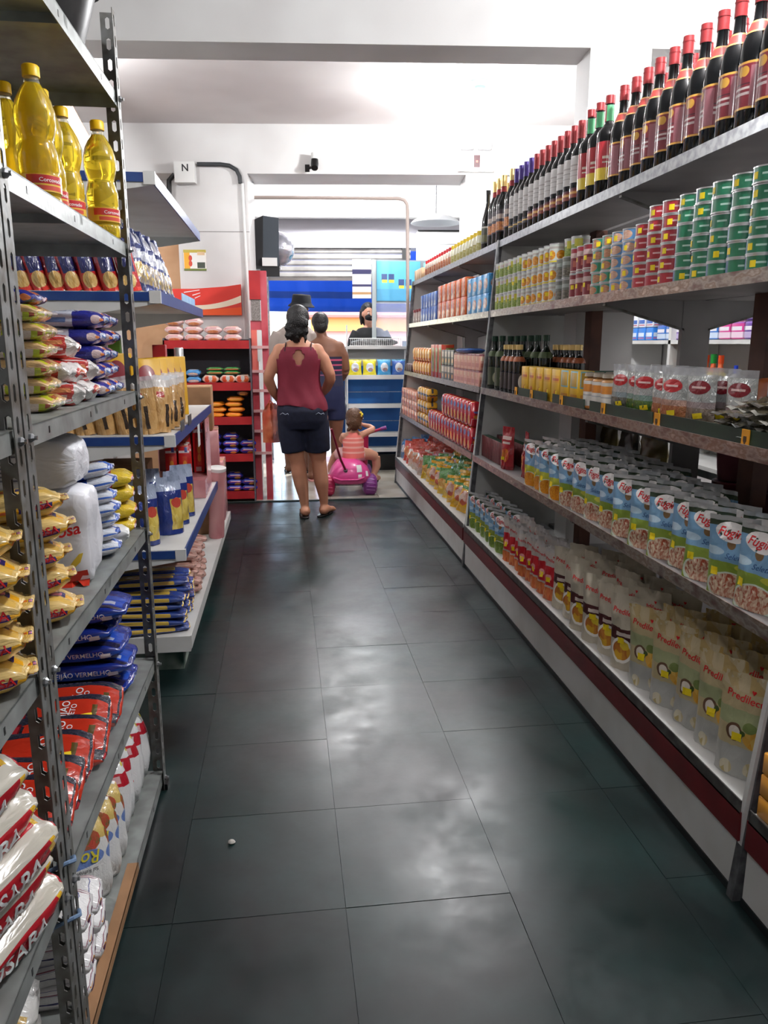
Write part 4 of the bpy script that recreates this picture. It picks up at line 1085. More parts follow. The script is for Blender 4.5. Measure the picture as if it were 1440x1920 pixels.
YBOX = printed('yellow tea box', 'E0B022', [('r', 0.08, 0.60, 0.92, 0.82, 'D99A1E'), ('r', 0.14, 0.66, 0.86, 0.74, 'B85A20'), ('e', 0.5, 0.25, 0.16, 0.14, 'C8562A'), ('r', 0.1, 0.08, 0.9, 0.13, 'C98A1C')], 0.5, 0.1)
YBOX2 = printed('yellow tea box with window', 'E0B022', [('r', 0.10, 0.52, 0.86, 1.0, '6CA8B8'), ('r', 0.16, 0.56, 0.80, 0.96, 'B89020'), ('r', 0.14, 0.2, 0.86, 0.34, 'C8862A')], 0.5, 0.1)
for i in range(7):
    m = YBOX if i < 5 else YBOX2
    o = put(('tea_box', rbox(0.10, 0.07, 0.15, m, 0.002, 1, 'tea_box'), [('flap', rbox(0.096, 0.066, 0.002, mat('yellow card', (0.85, 0.70, 0.25), 0.6), 0, 1, 'flap'), (0, 0, 0.15))]), '%s yellow tea box from the vinegar bottles' % nth(i), 'box', 'yellow tea boxes', (1.27, 3.90 - 0.116 * i, Z3), (0, 0, FACE + jit(0.06)))
    if i in (0, 2, 3, 4): add('price_tag', decal(o.data, rect2d(1.0), (0.01, -0.035, 0.045), (1, 0, 0), (0, 0, 1), 0.02, YELLOW_TAG, 0.0008, 'price_tag'), o)
JAR = bottle('spread_jar', 0.042, 0.15, mat('jar glass', (0.75, 0.55, 0.35), 0.1, coat=0.3), (0.80, 0.90), 0.034, [('lid', 0.90, 1.0, 0.003, mat('jar lid', (0.62, 0.58, 0.52), 0.35, 0.5))],
             [('paper_label', 0.06, 0.78, 0.0008, printed('spread label', 'E3DFD8', [('r', 0, 0.60, 1, 0.88, 'E2913C'), ('r', 0, 0.0, 1, 0.07, 'C87A30'), ('r', 0.56, 0.1, 0.66, 0.6, 'B83A3A'), ('r', 0, 0.45, 1, 0.5, 'B8B8B8')]))])
for i in range(3):
    put(JAR, '%s white and orange spread jar from the yellow tea boxes' % nth(i), 'jar', 'white and orange jars', (1.268, 3.065 - 0.09 * i, Z3), (0, 0, FACE))
    put(JAR, '%s white and orange spread jar in the second row' % nth(i), 'jar', 'white and orange jars', (1.36, 3.075 - 0.09 * i, Z3), (0, 0, FACE))
RED_OVAL = mat('red oval', (0.78, 0.16, 0.18), 0.35); DRED_OVAL = mat('dark red oval', (0.55, 0.10, 0.16), 0.35)
def spice(key, fill, oval, strip):
    film = printed('spice film ' + key, 'B9BDBB', [('r', 0, 0, 1, 0.36, fill), ('r', 0, 0.36, 1, 0.46, strip)], 0.16, 0.6, 0.25, 0.5, 9)
    me = bag('spice_bag', 0.115, 0.19, 0.045, film, top=0.02, gusset=True, wr=0.004, seed=hash(key) % 9, seal=CLEAR)
    ov = decal(me, disc2d(18, 0.5), (0, 0, 0.132), (1, 0, 0), (0, 0, 1), 0.085, oval, 0.0015, 'brand_oval')
    ln = decal(me, rect2d(0.12), (0, 0, 0.132), (1, 0, 0), (0, 0, 1), 0.055, mat('oval script', (0.95, 0.80, 0.78), 0.5), 0.003, 'script_line')
    tg = decal(me, rect2d(0.5), (0.01, 0, 0.045), (1, 0, 0.15), (-0.15, 0, 1), 0.034, YELLOW_TAG, 0.0015, 'price_tag')
    return ('spice_bag', me, [('brand_oval', ov, (0, 0, 0), (0, 0, 0), [('script_line', ln)]), ('price_tag', tg)])
SP_A = spice('a', ('4E5048', '7C7E74', 26), RED_OVAL, '8FA0A4')
SP_G = spice('g', ('3E6A34', '6A8A3C', 22), RED_OVAL, '7E9A90')
SP_O = spice('o', ('A8603C', 'C88858', 22), RED_OVAL, 'C8A090')
SP_D = spice('d', ('7A6A5C', '9A8A7A', 22), DRED_OVAL, 'A89898')
for i, (P, w, y, x) in enumerate(((SP_A, 'silver', 2.80, 1.27), (SP_G, 'green', 2.69, 1.285), (SP_G, 'green', 2.60, 1.27), (SP_O, 'orange', 2.47, 1.275), (SP_O, 'orange', 2.385, 1.262), (SP_D, 'grey', 2.27, 1.29), (SP_D, 'grey', 2.12, 1.33), (SP_O, 'orange', 1.96, 1.36))):
    put(P, '%s clear spice bag with red oval from the jars, %s contents' % (nth(i), w), 'bag', 'clear spice bags with a red oval', (x, y, Z3), (0, 0, R(-72) + jit(0.12)))
for i in range(5):
    put(SP_D, '%s clear spice bag with oval in the second row' % nth(i), 'bag', 'clear spice bags with a red oval', (1.37 + jit(0.01), 2.72 - 0.115 * i, Z3), (0, 0, R(-75) + jit(0.15)))
HERB = [bag('herb_bag', 0.15, 0.21, 0.022, printed('herb film %d' % k, c, [('r', 0.05, 0.1, 0.95, 0.9, f)], 0.18, 0.5, 0.1, 0.5, 8), 0.02, 0.02, wr=0.009, seed=k + 3, upright=False) for k, (c, f) in enumerate((('A8A59C', ('8A8470', 'A89E84', 30)), ('B0B2B0', ('7A7664', 'A8A290', 26)), ('A8A49C', ('7A6E58', '94886C', 22))))]
k = 0
for lay in range(5):
    for y, x in ((2.10, 1.345), (1.95, 1.335), (1.81, 1.345)):
        if lay >= 3 and y > 2.0: continue
        put(('herb_bag', HERB[k % 3], []), '%s layer up of flat herb bags, %s pile from the spices' % (nth(lay), nth((2.10, 1.95, 1.81).index(y))), 'bag', 'flat herb bags heaped on the third shelf',
            (x + jit(0.02), y + jit(0.02), Z3 + 0.021 * lay), (jit(0.05), R(3) + jit(0.08), R(-75) + jit(0.5)))
        k += 1
for i in range(3):
    put(('snack_sack', sack('snack_sack', 0.14, 0.15, 0.17, mat('orange film', (0.75, 0.42, 0.22), 0.3, coat=0.4, color2=(0.62, 0.30, 0.16), noise_scale=14), 3, 0.012, i + 2), []), '%s orange bag behind the herb bags, from the spices' % nth(i), 'bag', 'orange bags on the third shelf', (1.47, 2.14 - 0.16 * i, Z3), (0, 0, jit(0.3)))
# dark green display strip along the shelf edge with yellow cards
ds = empty('display_strip', (1.222, 3.0, Z3), label='dark green card strip along the third shelf edge with yellow cards', cat='display strip')
GRS = mat('dark green card', (0.10, 0.17, 0.13), 0.5, color2=(0.13, 0.22, 0.15), noise_scale=12)
for y0, y1 in ((-1.30, -0.62), (-0.56, -0.02), (0.04, 0.42), (0.50, 0.95)):
    add('card_strip', MB().box(-0.004, y0, 0.0, 0.0, y1, 0.042).build('card_strip', GRS), ds)
for y in (-1.10, -0.60, -0.16, 0.30, 0.72, 0.98):
    c = add('yellow_card', MB().box(-0.008, y - 0.017, -0.012, -0.005, y + 0.017, 0.042).build('yellow_card', mat('amber card', (0.90, 0.62, 0.12), 0.5)), ds)
    add('emblem', MB().prism([(y - 0.007, 0.012), (y, 0.002), (y + 0.007, 0.012), (y + 0.006, 0.024), (y - 0.006, 0.024)], 'x', -0.0095, -0.008).build('emblem', mat('emblem brown', (0.30, 0.20, 0.10), 0.5)), c)
put(('carton', rbox(0.16, 0.34, 0.13, CARD, 0.002, 1, 'carton'), []), 'brown cardboard carton behind the jars on the third shelf', 'box', None, (1.50, 3.02, Z3), (0, 0, 0.05))
put(('carton', rbox(0.14, 0.24, 0.14, mat('green carton', (0.12, 0.30, 0.24), 0.6), 0.002, 1, 'green_carton'), []), 'dark green carton behind the tea boxes on the third shelf', 'box', None, (1.51, 3.42, Z3), (0, 0, 0))

# ------------------------------------------------------------------ fourth shelf: sauce cartons, sachets and vegetable pouches
Z2 = 0.721
SBOX = rbox(0.09, 0.045, 0.13, [mat('maroon carton', (0.38, 0.10, 0.12), 0.5), mat('maroon carton', (0.38, 0.10, 0.12), 0.5), mat('carton green top', (0.24, 0.34, 0.26), 0.5)], 0.002, 1, 'sauce_carton')
for i in range(10):
    put(('sauce_carton', SBOX, []), '%s small maroon carton from the end panel, fourth shelf' % nth(i), 'box', 'maroon sauce cartons', (1.235, 4.60 - 0.049 * i, Z2), (0, 0, FACE + jit(0.03)))
    put(('sauce_carton', SBOX, []), '%s small maroon carton from the end panel, second row' % nth(i), 'box', 'maroon sauce cartons', (1.33, 4.60 - 0.049 * i, Z2), (0, 0, FACE + jit(0.03)))
SACHET = bag('sauce_sachet', 0.10, 0.235, 0.05, printed('red sachet', 'A81F2A', [('e', 0.5, 0.33, 0.3, 0.16, ('E08A2C', 'C8402A', 9)), ('r', 0.15, 0.70, 0.85, 0.78, 'E8C8C0'), ('r', 0.2, 0.60, 0.8, 0.65, 'E8D8D0'), ('r', 0, 0, 1, 0.08, '8A1A24')], 0.25, 0.5, 0, 0.4), top=0.03, gusset=True, wr=0.006, seed=3)
for i, (y, x, rz) in enumerate(((4.10, 1.22, -66), (3.83, 1.24, -100))):
    put(('sauce_sachet', SACHET, [('price_tag', decal(SACHET, rect2d(0.6), (-0.02, 0, 0.06), (1, 0, 0), (0, 0, 1), 0.03, YELLOW_TAG, 0.0015, 'price_tag'))]), '%s red sauce sachet beside the maroon cartons' % nth(i), 'sachet', 'red sauce sachets', (x, y, Z2), (0, 0, R(rz)))
SCRIPT = dict(shear=0.25, bold=0.012)
def fugini(key, food, low, seed):
    film = printed('vegetable pouch ' + key, '7FABCE', [('r', 0, 0.0, 1, 0.40, low), ('e', 0.35, 0.40, 0.45, 0.045, low), ('e', 0.9, 0.39, 0.3, 0.05, 'C9C848'), ('r', 0, 0.87, 1, 1, '3E4C38'), ('e', 0.5, 0.85, 0.30, 0.15, '3E4C38'), ('e', 0.5, 0.66, 0.09, 0.06, '8A6A44'), ('e', 0.5, 0.12, 0.49, 0.20, 'D5E0D0'), ('e', 0.5, 0.135, 0.43, 0.165, food), ('e', 0.12, 0.56, 0.25, 0.05, 'BCD6E6')], 0.3, 0.3, 0.12, 0.35, 4)
    me = bag('vegetable_pouch', 0.135, 0.225, 0.055, film, top=0.020, gusset=True, wr=0.0055, seed=seed, seal=SILVER, bend=0.006)
    ov = decal(me, disc2d(20, 0.56), (0, 0, 0.181), (1, 0, -0.10), (0.10, 0, 1), 0.098, mat('logo white', (0.93, 0.91, 0.90), 0.4), 0.0012, 'logo_oval')
    tx = decal(me, text2d('Fugini', **SCRIPT), (0, 0, 0.181), (1, 0, -0.10), (0.10, 0, 1), 0.078, REDINK, 0.0028, 'lettering')
    t2 = decal(me, text2d('Seleta', shear=0.35), (0.012, 0, 0.118), (1, 0, 0), (0, 0, 1), 0.05, mat('blue ink', (0.12, 0.28, 0.50), 0.5), 0.0018, 'variety_lettering') if key != 'corn' else None
    tg = decal(me, rect2d(1.1), (-0.042, 0, 0.07), (1, 0, 0), (0, 0, 1), 0.02, YELLOW_TAG, 0.0016, 'price_tag')
    P = [('logo_oval', ov, (0, 0, 0), (0, 0, 0), [('lettering', tx)]), ('price_tag', tg)]
    if t2: P.append(('variety_lettering', t2))
    return ('vegetable_pouch', me, P)
CORNP = [fugini('corn', ('D87A10', 'F0A828', 34), 'B9BE3A', 1)]
MIXP = [fugini('mix%d' % s, ('A8421E', 'E8D8BC', 30), '8FA63E', s) for s in (4, 7, 9)]
ys = (3.60, 3.475, 3.385, 3.23, 3.10, 2.975, 2.835, 2.695, 2.55, 2.40, 2.265, 2.15, 2.03, 1.885, 1.765)
for i, y in enumerate(ys):
    P = CORNP[0] if i < 4 else MIXP[i % 3]
    put(P, '%s %s pouch in the front row, counted from the red sachets' % (nth(i), 'sweetcorn' if i < 4 else 'mixed vegetable'), 'pouch', 'vegetable pouches on the fourth shelf', (1.213 + jit(0.008), y, Z2), (R(2) + jit(0.06), jit(0.03), R(-62) + jit(0.2)))
for row, (x, y0, n) in enumerate(((1.31, 3.66, 15), (1.40, 3.64, 12), (1.49, 3.60, 8))):
    for i in range(n):
        put(CORNP[0] if i < 4 else MIXP[(i + row) % 3], '%s silver-topped pouch in the %s row, counted from the red sachets' % (nth(i), nth(row + 1)), 'pouch', 'vegetable pouches on the fourth shelf', (x + jit(0.012), y0 - 0.125 * i + jit(0.015), Z2), (R(3) + jit(0.05), 0, R(-66) + jit(0.2)))

# ------------------------------------------------------------------ bottom shelf: pea, sauce and stroganoff pouches
Z1 = 0.271
PEAP = fugini('peas', ('5E7A30', '86A044', 22), '8A9A3C', 12)
def predilecta(key, w, h, base, shapes, seed, ink=REDINK, tz=0.78):
    film = printed('sauce pouch ' + key, base, shapes, 0.4, 0.15, 0, 0.3, 5)
    me = bag('sauce_pouch', w, h, 0.06, film, top=0.014, gusset=True, wr=0.008, seed=seed, bend=0.008)
    tx = decal(me, text2d('Predilecta', bold=0.012), (0, 0, h * tz), (1, 0, -0.12), (0.12, 0, 1), w * 0.74, ink, 0.0022, 'lettering')
    ht = decal(me, ([(-.5, .25), (0, -.5), (.5, .25), (.25, .5), (0, .3), (-.25, .5)], [(0, 1, 4, 5), (1, 2, 3, 4)]), (w * 0.1, 0, h * (tz + 0.07)), (1, 0, 0), (0, 0, 1), w * 0.09, ink, 0.002, 'heart_mark')
    tg = decal(me, rect2d(0.9), (-w * 0.1, 0, h * 0.40), (1, 0, 0), (0, 0, 1), 0.026, YELLOW_TAG, 0.002, 'price_tag')
    return ('sauce_pouch', me, [('lettering', tx), ('heart_mark', ht), ('price_tag', tg)])
PR_RED = [predilecta('red%d' % s, 0.105, 0.235, 'BDB5AE', [('r', 0, 0.28, 1, 0.60, 'C8202C'), ('e', 0.5, 0.60, 0.5, 0.06, 'C8202C'), ('e', 0.4, 0.44, 0.2, 0.06, 'E8A0A0'), ('r', 0, 0, 1, 0.24, ('C8562C', 'E0884C', 8)), ('r', 0, 0.92, 1, 1, 'B8B4B2')], s) for s in (1, 2, 5)]
PR_WHT = [predilecta('white%d' % s, 0.135, 0.275, 'BFB5A2', [('r', 0, 0.40, 1, 0.56, '4A1A1C'), ('r', 0.25, 0.46, 0.72, 0.51, 'CFC0B8'), ('e', 0.86, 0.40, 0.16, 0.08, 'A82A2A'), ('e', 0.42, 0.27, 0.31, 0.17, 'EFEAE2'), ('e', 0.42, 0.27, 0.25, 0.13, ('B0522C', 'E0B030', 7)), ('e', 0.5, 0.33, 0.14, 0.05, 'E5C83A')], s) for s in (3, 6, 8)]
PR_BGE = [predilecta('beige%d' % s, 0.145, 0.285, 'BFAE86', [('r', 0, 0, 1, 0.30, 'B0AFAA'), ('e', 0.5, 0.97, 0.6, 0.14, ('B89858', 'CFC4A8', 7)), ('r', 0, 0.50, 1, 0.66, 'A5AA80'), ('e', 0.35, 0.44, 0.16, 0.09, '6A4A34'), ('e', 0.35, 0.44, 0.11, 0.065, 'E8DCD0'), ('e', 0.68, 0.40, 0.17, 0.09, ('E0A030', 'E8C060', 8)), ('e', 0.62, 0.52, 0.12, 0.05, '7A8A4A'), ('e', 0.25, 0.08, 0.12, 0.07, ('A89040', 'D8D0B8', 10)), ('e', 0.70, 0.10, 0.14, 0.07, ('A89040', 'D8D0B8', 10)), ('e', 0.5, 0.45, 0.05, 0.03, '4A5A2A')], s) for s in (4, 7, 9)]
for i in range(6):
    put(PEAP, '%s pea pouch from the end panel, front row on the bottom shelf' % nth(i), 'pouch', 'pea pouches on the bottom shelf', (1.178 + jit(0.006), 4.58 - 0.118 * i, Z1), (R(3), 0, R(-64) + jit(0.12)))
    put(PEAP, '%s pea pouch from the end panel, second row on the bottom shelf' % nth(i), 'pouch', 'pea pouches on the bottom shelf', (1.285 + jit(0.01), 4.60 - 0.118 * i, Z1), (R(3), 0, R(-64) + jit(0.12)))
for i in range(8):
    put(PR_RED[i % 3], '%s red sauce pouch from the pea pouches, front row' % nth(i), 'pouch', 'red sauce pouches on the bottom shelf', (1.175 + jit(0.01), 3.83 - 0.092 * i, Z1), (R(3) + jit(0.05), 0, R(-60) + jit(0.2)))
    put(PR_RED[(i + 1) % 3], '%s red sauce pouch from the pea pouches, second row' % nth(i), 'pouch', 'red sauce pouches on the bottom shelf', (1.27 + jit(0.01), 3.86 - 0.092 * i, Z1), (R(4) + jit(0.08), 0, R(-60) + jit(0.3)))
for i in range(6):
    put(PR_WHT[i % 3], '%s cream sauce pouch with a bowl picture, from the red pouches, front row' % nth(i), 'pouch', 'cream sauce pouches on the bottom shelf', (1.185 + jit(0.01), 3.06 - 0.128 * i, Z1), (R(3) + jit(0.07), jit(0.04), R(-58) + jit(0.2)))
    put(PR_WHT[(i + 1) % 3], '%s cream sauce pouch in the second row, from the red pouches' % nth(i), 'pouch', 'cream sauce pouches on the bottom shelf', (1.30 + jit(0.012), 3.10 - 0.128 * i, Z1), (R(5) + jit(0.08), jit(0.06), R(-58) + jit(0.3)))
for i in range(5):
    put(PR_WHT[(i + 2) % 3], '%s cream sauce pouch in the third row, from the red pouches' % nth(i), 'pouch', 'cream sauce pouches on the bottom shelf', (1.41 + jit(0.012), 3.02 - 0.135 * i, Z1), (R(8) + jit(0.1), jit(0.08), R(-50) + jit(0.4)))
for i in range(5):
    put(PR_BGE[i % 3], '%s beige sauce pouch with coconut picture, counted from the cream pouches, front row' % nth(i), 'pouch', 'beige sauce pouches on the bottom shelf', (1.19 + jit(0.008), 2.265 - 0.135 * i, Z1), (R(2) + jit(0.06), jit(0.04), R(-56) + jit(0.18)))
    put(PR_BGE[(i + 1) % 3], '%s beige sauce pouch in the second row, counted from the cream pouches' % nth(i), 'pouch', 'beige sauce pouches on the bottom shelf', (1.315 + jit(0.012), 2.27 - 0.135 * i, Z1), (R(5) + jit(0.06), jit(0.05), R(-55) + jit(0.2)))
for i in range(4):
    put(PR_BGE[(i + 2) % 3], '%s beige sauce pouch in the third row, counted from the cream pouches' % nth(i), 'pouch', 'beige sauce pouches on the bottom shelf', (1.425 + jit(0.012), 2.22 - 0.14 * i, Z1), (R(8) + jit(0.06), jit(0.05), R(-50) + jit(0.25)))

# ------------------------------------------------------------------ nearest unit: red boxes at the right edge
RBOX = rbox(0.17, 0.20, 0.055, printed('red boxes', 'C8402A', [('r', 0, 0.0, 0.25, 1, 'E09A2C'), ('r', 0.3, 0.4, 0.9, 0.6, 'D8B090')], 0.5, 0.1), 0.003, 1, 'red_box')
for i in range(3):
    put(('red_box', RBOX, []), '%s red and orange box in the stack at the right edge, from below' % nth(i), 'box', 'red boxes at the right edge', (1.208, 1.455, 0.271 + 0.056 * i), (0, 0, jit(0.05)))
put(('wrapped_roll', sack('wrapped_roll', 0.14, 0.2, 0.06, mat('salmon film', (0.72, 0.40, 0.34), 0.3, coat=0.4), 3, 0.006), []), 'salmon wrapped pack lying on the red boxes', 'pack', None, (1.205, 1.46, 0.271 + 0.168), (0, 0, 0.1))

# ------------------------------------------------------------------ the other side: tubs and bags seen through the gap
TUBM = mat('pink tub', (0.50, 0.28, 0.32), 0.3, color2=(0.40, 0.20, 0.26), noise_scale=6); TUBB = mat('blue tub', (0.16, 0.32, 0.50), 0.35); TUBL = mat('violet tub', (0.62, 0.58, 0.70), 0.4)
def tub(m, lidm, r=0.095, h=0.14):
    return ('plastic_tub', MB().lathe([(r * 0.82, 0), (r * 0.86, 0.004), (r, h)], 22).build('plastic_tub', m, True),
            [('lid', MB().lathe([(r + 0.004, h - 0.018), (r + 0.006, h - 0.016), (r + 0.006, h), (r * 0.93, h + 0.004), (r * 0.9, h)], 22).build('lid', lidm, True))])
T_P, T_B, T_V = tub(TUBM, mat('wine lid', (0.42, 0.12, 0.18), 0.4)), tub(TUBB, TUBB), tub(TUBL, mat('navy lid', (0.12, 0.12, 0.24), 0.35), 0.11, 0.15)
for i, y in enumerate((2.83, 2.62)):
    for k in range(2):
        put(T_P, '%s translucent pink tub on the rear shelf, %s of its stack' % (nth(i), 'bottom' if k == 0 else 'top'), 'tub', 'pink tubs on the rear shelf', (1.80, y, Z2 + 0.146 * k))
for i in range(2):
    put(T_B, '%s blue tub on the rear shelf beside the pink tubs' % nth(i), 'tub', 'blue tubs on the rear shelf', (1.80, 2.40 - 0.21 * i, Z2))
put(T_V, 'violet tub with dark rim on the rear shelf in front of the blue tubs', 'tub', None, (1.80, 1.95, Z2))
for i in range(5):
    put(('hanging_bag', bag('hanging_bag', 0.20, 0.30, 0.09, mat('ochre bag' if i % 2 else 'dark bag', (0.42, 0.36, 0.12) if i % 2 else (0.16, 0.16, 0.15), 0.4, coat=0.3, color2=(0.30, 0.26, 0.12) if i % 2 else (0.22, 0.20, 0.17), noise_scale=12), gusset=True, wr=0.012, seed=i), []),
        '%s %s bag on the rear shelf behind the corn pouches' % (nth(i), 'ochre' if i % 2 else 'dark'), 'bag', 'bags on the rear shelf', (1.79, 4.35 - 0.27 * i, Z2), (0, 0, R(-80) + jit(0.3)))

# cleaning products on the wall shelf
DETP = [printed('detergent %d' % k, c, [('r', 0, 0.10, 1, 0.42, d), ('r', 0.1, 0.5, 0.9, 0.72, 'E6E2EA'), ('r', 0, 0.88, 1, 1, e)], 0.3, 0.3) for k, (c, d, e) in enumerate((('4A3A9C', 'D8D4E4', '6A3AA8'), ('2F6FC0', 'C8D8EC', '3A58B8'), ('C83A8A', 'E8D0E0', '8A3A9C'), ('5A2F8C', 'B8A8D0', '7A4AB0')))]
for i in range(10):
    for k in range(2):
        put(('detergent_pack', rbox(0.15, 0.11, 0.125, DETP[(0, 3, 2, 2, 1, 1, 0, 3, 1, 1)[i]], 0.018, 2, 'detergent_pack'), []),
            '%s detergent pack from the right on the wall shelf, %s layer' % (nth(i), 'lower' if k == 0 else 'upper'), 'pack', 'detergent packs on the wall shelf', (3.22, 4.86 + 0.16 * i, 1.431 + 0.126 * k), (0, 0, FACE))
SPRAY = ('cleaner_bottle', MB().lathe([(0.035, 0), (0.04, 0.006), (0.04, 0.15), (0.018, 0.19), (0.016, 0.22)], 16).build('cleaner_bottle', printed('orange cleaner', 'E2622A', [('r', 0, 0.45, 1, 0.75, 'F0D23A'), ('r', 0.1, 0.12, 0.9, 0.38, 'F2E8E0')], 0.35, 0.3), True), [('cap', MB().lathe([(0.02, 0.205), (0.02, 0.245)], 12).build('cap', mat('orange cap', (0.88, 0.30, 0.10), 0.4), True)), ])
SPRAYG = ('cleaner_bottle', SPRAY[1], [('cap', MB().lathe([(0.022, 0.205), (0.022, 0.25)], 12).build('cap', mat('green cap bright', (0.10, 0.55, 0.20), 0.4), True))])
for i in range(5):
    put(SPRAY if i != 3 else SPRAYG, '%s orange and yellow cleaner bottle from the left on the lower wall shelf' % nth(i), 'bottle', 'cleaner bottles on the wall shelf', (3.20, 5.80 - 0.10 * i, 0.951), (0, 0, FACE), (1, 1, 1.5))
put(('cleaner_bottle', MB().lathe([(0.035, 0), (0.036, 0.12), (0.02, 0.22), (0.012, 0.25)], 14).build('white_cleaner', WHITE, True), [('cap', MB().lathe([(0.016, 0.24), (0.014, 0.30)], 10).build('cap', mat('bright blue cap', (0.12, 0.25, 0.75), 0.4), True))]), 'white cleaner bottle with blue cap on the lower wall shelf', 'bottle', None, (3.20, 5.20, 0.951), (0, 0, 0))
for i in range(6):
    put(('soap_pack', rbox(0.13, 0.10, 0.11, printed('soap %d' % (i % 2), 'E8EAF0' if i % 2 else '2F7FD8', [('r', 0.1, 0.3, 0.9, 0.6, '3A6AC0' if i % 2 else 'D8E4F4'), ('r', 0.1, 0.15, 0.9, 0.22, 'C84A6A')], 0.3, 0.3), 0.01, 2, 'soap_pack'), []), '%s soap pack on the wall shelf beside the detergent, %s' % (nth(i // 2), 'lower' if i % 2 == 0 else 'upper'), 'pack', 'soap packs on the wall shelf', (3.22, 6.52 + 0.15 * (i // 2), 1.431 + 0.111 * (i % 2)), (0, 0, FACE))

# ================================================================== far bay
def row_boxes(name, m, w, d, h, y0, n, step, z, layers, label, group, x=None, bev=0.003, tilt=0.03, soft=False):
    me = sack(name, w, d, h, m, 5, 0.003) if soft else rbox(w, d, h, m, bev, 1, name)
    for i in range(n):
        for k in range(layers):
            put((name, me, []), label % (nth(i), ('bottom', 'middle', 'top')[k] if layers == 3 else ('lower', 'upper')[k] if layers == 2 else 'single') if label.count('%s') == 2 else label % nth(i), 'box' if not soft else 'pack', group, ((xf(z) + 0.006 + d / 2) if x is None else x, y0 + step * i, z + 0.001 + (h + 0.001) * k), (0, 0, FACE + jit(tilt)))
# top: lidded jars
def lid_jar(lidc, body):
    return ('plastic_jar', MB().lathe([(0.036, 0), (0.04, 0.005), (0.04, 0.105), (0.032, 0.115)], 16).build('plastic_jar', body, True), [('lid', MB().lathe([(0.035, 0.112), (0.035, 0.14)], 16).build('lid', lidc, True))])
JY = lid_jar(mat('yellow lid', (0.90, 0.78, 0.12), 0.4), printed('pale jar', 'D9D8BC', [('r', 0, 0.15, 1, 0.55, ('A8A050', 'C9C488', 16))]))
JR = lid_jar(mat('red lid', (0.80, 0.16, 0.18), 0.4), printed('red jar', 'C9B8A8', [('r', 0, 0.15, 1, 0.6, ('B0603A', 'C88A60', 10))]))
for i in range(9):
    put(JY, '%s yellow-lidded jar from the wine bottles, far top shelf' % nth(i), 'jar', 'yellow-lidded jars', (1.335, 5.25 + 0.10 * i, Z5), (0, 0, jit(1)))
for i in range(11):
    put(JR, '%s red-lidded jar from the yellow-lidded jars, far top shelf' % nth(i), 'jar', 'red-lidded jars', (1.335, 6.15 + 0.10 * i, Z5), (0, 0, jit(1)))
row_boxes('small_pack', mat('tan pack', (0.78, 0.66, 0.52), 0.6), 0.09, 0.07, 0.10, 7.35, 4, 0.095, Z5 - 0.001, 1, '%s small tan pack at the far end of the top shelf', 'tan packs on the far top shelf')
# second
row_boxes('blue_box', printed('sky box', '58A8DC', [('e', 0.5, 0.5, 0.35, 0.28, ('E8D8C8', 'C87858', 6)), ('r', 0, 0.85, 1, 1, '3F8FCC')]), 0.13, 0.10, 0.115, 4.80, 4, 0.14, 1.59, 2, '%s light blue box from the can shelf, %s layer', 'light blue boxes on the far second shelf')
row_boxes('orange_box', printed('orange box', 'E0621E', [('r', 0.06, 0.08, 0.34, 0.92, ('B07850', 'E8C8A0', 7)), ('r', 0.62, 0.10, 0.80, 0.90, ('8A4A2C', 'D8A878', 8))]), 0.155, 0.12, 0.128, 5.40, 6, 0.165, 1.59, 2, '%s orange box from the light blue boxes, %s layer', 'orange boxes on the far second shelf')
row_boxes('navy_box', printed('navy box', '3A66B8', [('r', 0.1, 0.1, 0.45, 0.9, ('6A5A70', '9AB0D8', 8)), ('r', 0.7, 0.2, 0.9, 0.8, '2A4A90')]), 0.115, 0.10, 0.115, 6.42, 6, 0.125, 1.59, 2, '%s blue box from the orange boxes, %s layer', 'blue boxes on the far second shelf')
for i in range(3):
    put(('mug_jar', MB().lathe([(0.05, 0), (0.055, 0.01), (0.055, 0.10), (0.05, 0.11)], 16).build('mug_jar', printed('brown jar', 'B8A498', [('r', 0, 0.1, 1, 0.55, ('6A4A3C', 'D8C8C0', 8))]), True), [('lid', MB().lathe([(0.057, 0.105), (0.057, 0.13)], 16).build('lid', mat('dull red lid', (0.55, 0.20, 0.20), 0.4), True))]), '%s brown jar at the far end of the second shelf' % nth(i), 'jar', 'brown jars on the far second shelf', (1.32, 7.30 + 0.14 * i, 1.591), (0, 0, 0))
# third
row_boxes('pink_box', printed('pink box', 'DDA08C', [('r', 0.1, 0.2, 0.9, 0.45, 'C8786A'), ('r', 0.1, 0.6, 0.4, 0.85, 'E8C8A8'), ('r', 0, 0.9, 1, 1, '8A3A48')]), 0.10, 0.09, 0.10, 4.78, 7, 0.105, 1.135, 2, '%s pink box from the near unit, %s layer', 'pink boxes on the far third shelf')
put(('blue_tray', MB().loft([(0, 0, 0, 0.06, 0.16), (0, 0, 0.012, 0.075, 0.19), (0, 0, 0.02, 0.08, 0.2), (0, 0, 0.03, 0.05, 0.15)], 20, p=4).build('blue_tray', mat('blue tray', (0.25, 0.42, 0.72), 0.25), True), []), 'blue lid lying on the pink boxes of the third shelf', 'tray', None, (1.27, 5.25, 1.135 + 0.206))
row_boxes('dark_box', printed('dark box', '2A2830', [('r', 0.1, 0.55, 0.9, 0.9, 'C8B8A8'), ('e', 0.6, 0.3, 0.2, 0.15, 'D88A2C')]), 0.10, 0.09, 0.11, 5.52, 4, 0.11, 1.135, 2, '%s dark box from the pink boxes, %s layer', 'dark boxes on the far third shelf')
row_boxes('red_carton', printed('red and green carton', 'D0452A', [('r', 0.35, 0.1, 1, 0.9, ('5A7A34', 'B8C080', 6)), ('r', 0, 0, 1, 0.18, 'B82A24')]), 0.135, 0.10, 0.26, 5.97, 3, 0.145, 1.135, 1, '%s tall red and green carton on the far third shelf', 'red and green cartons')
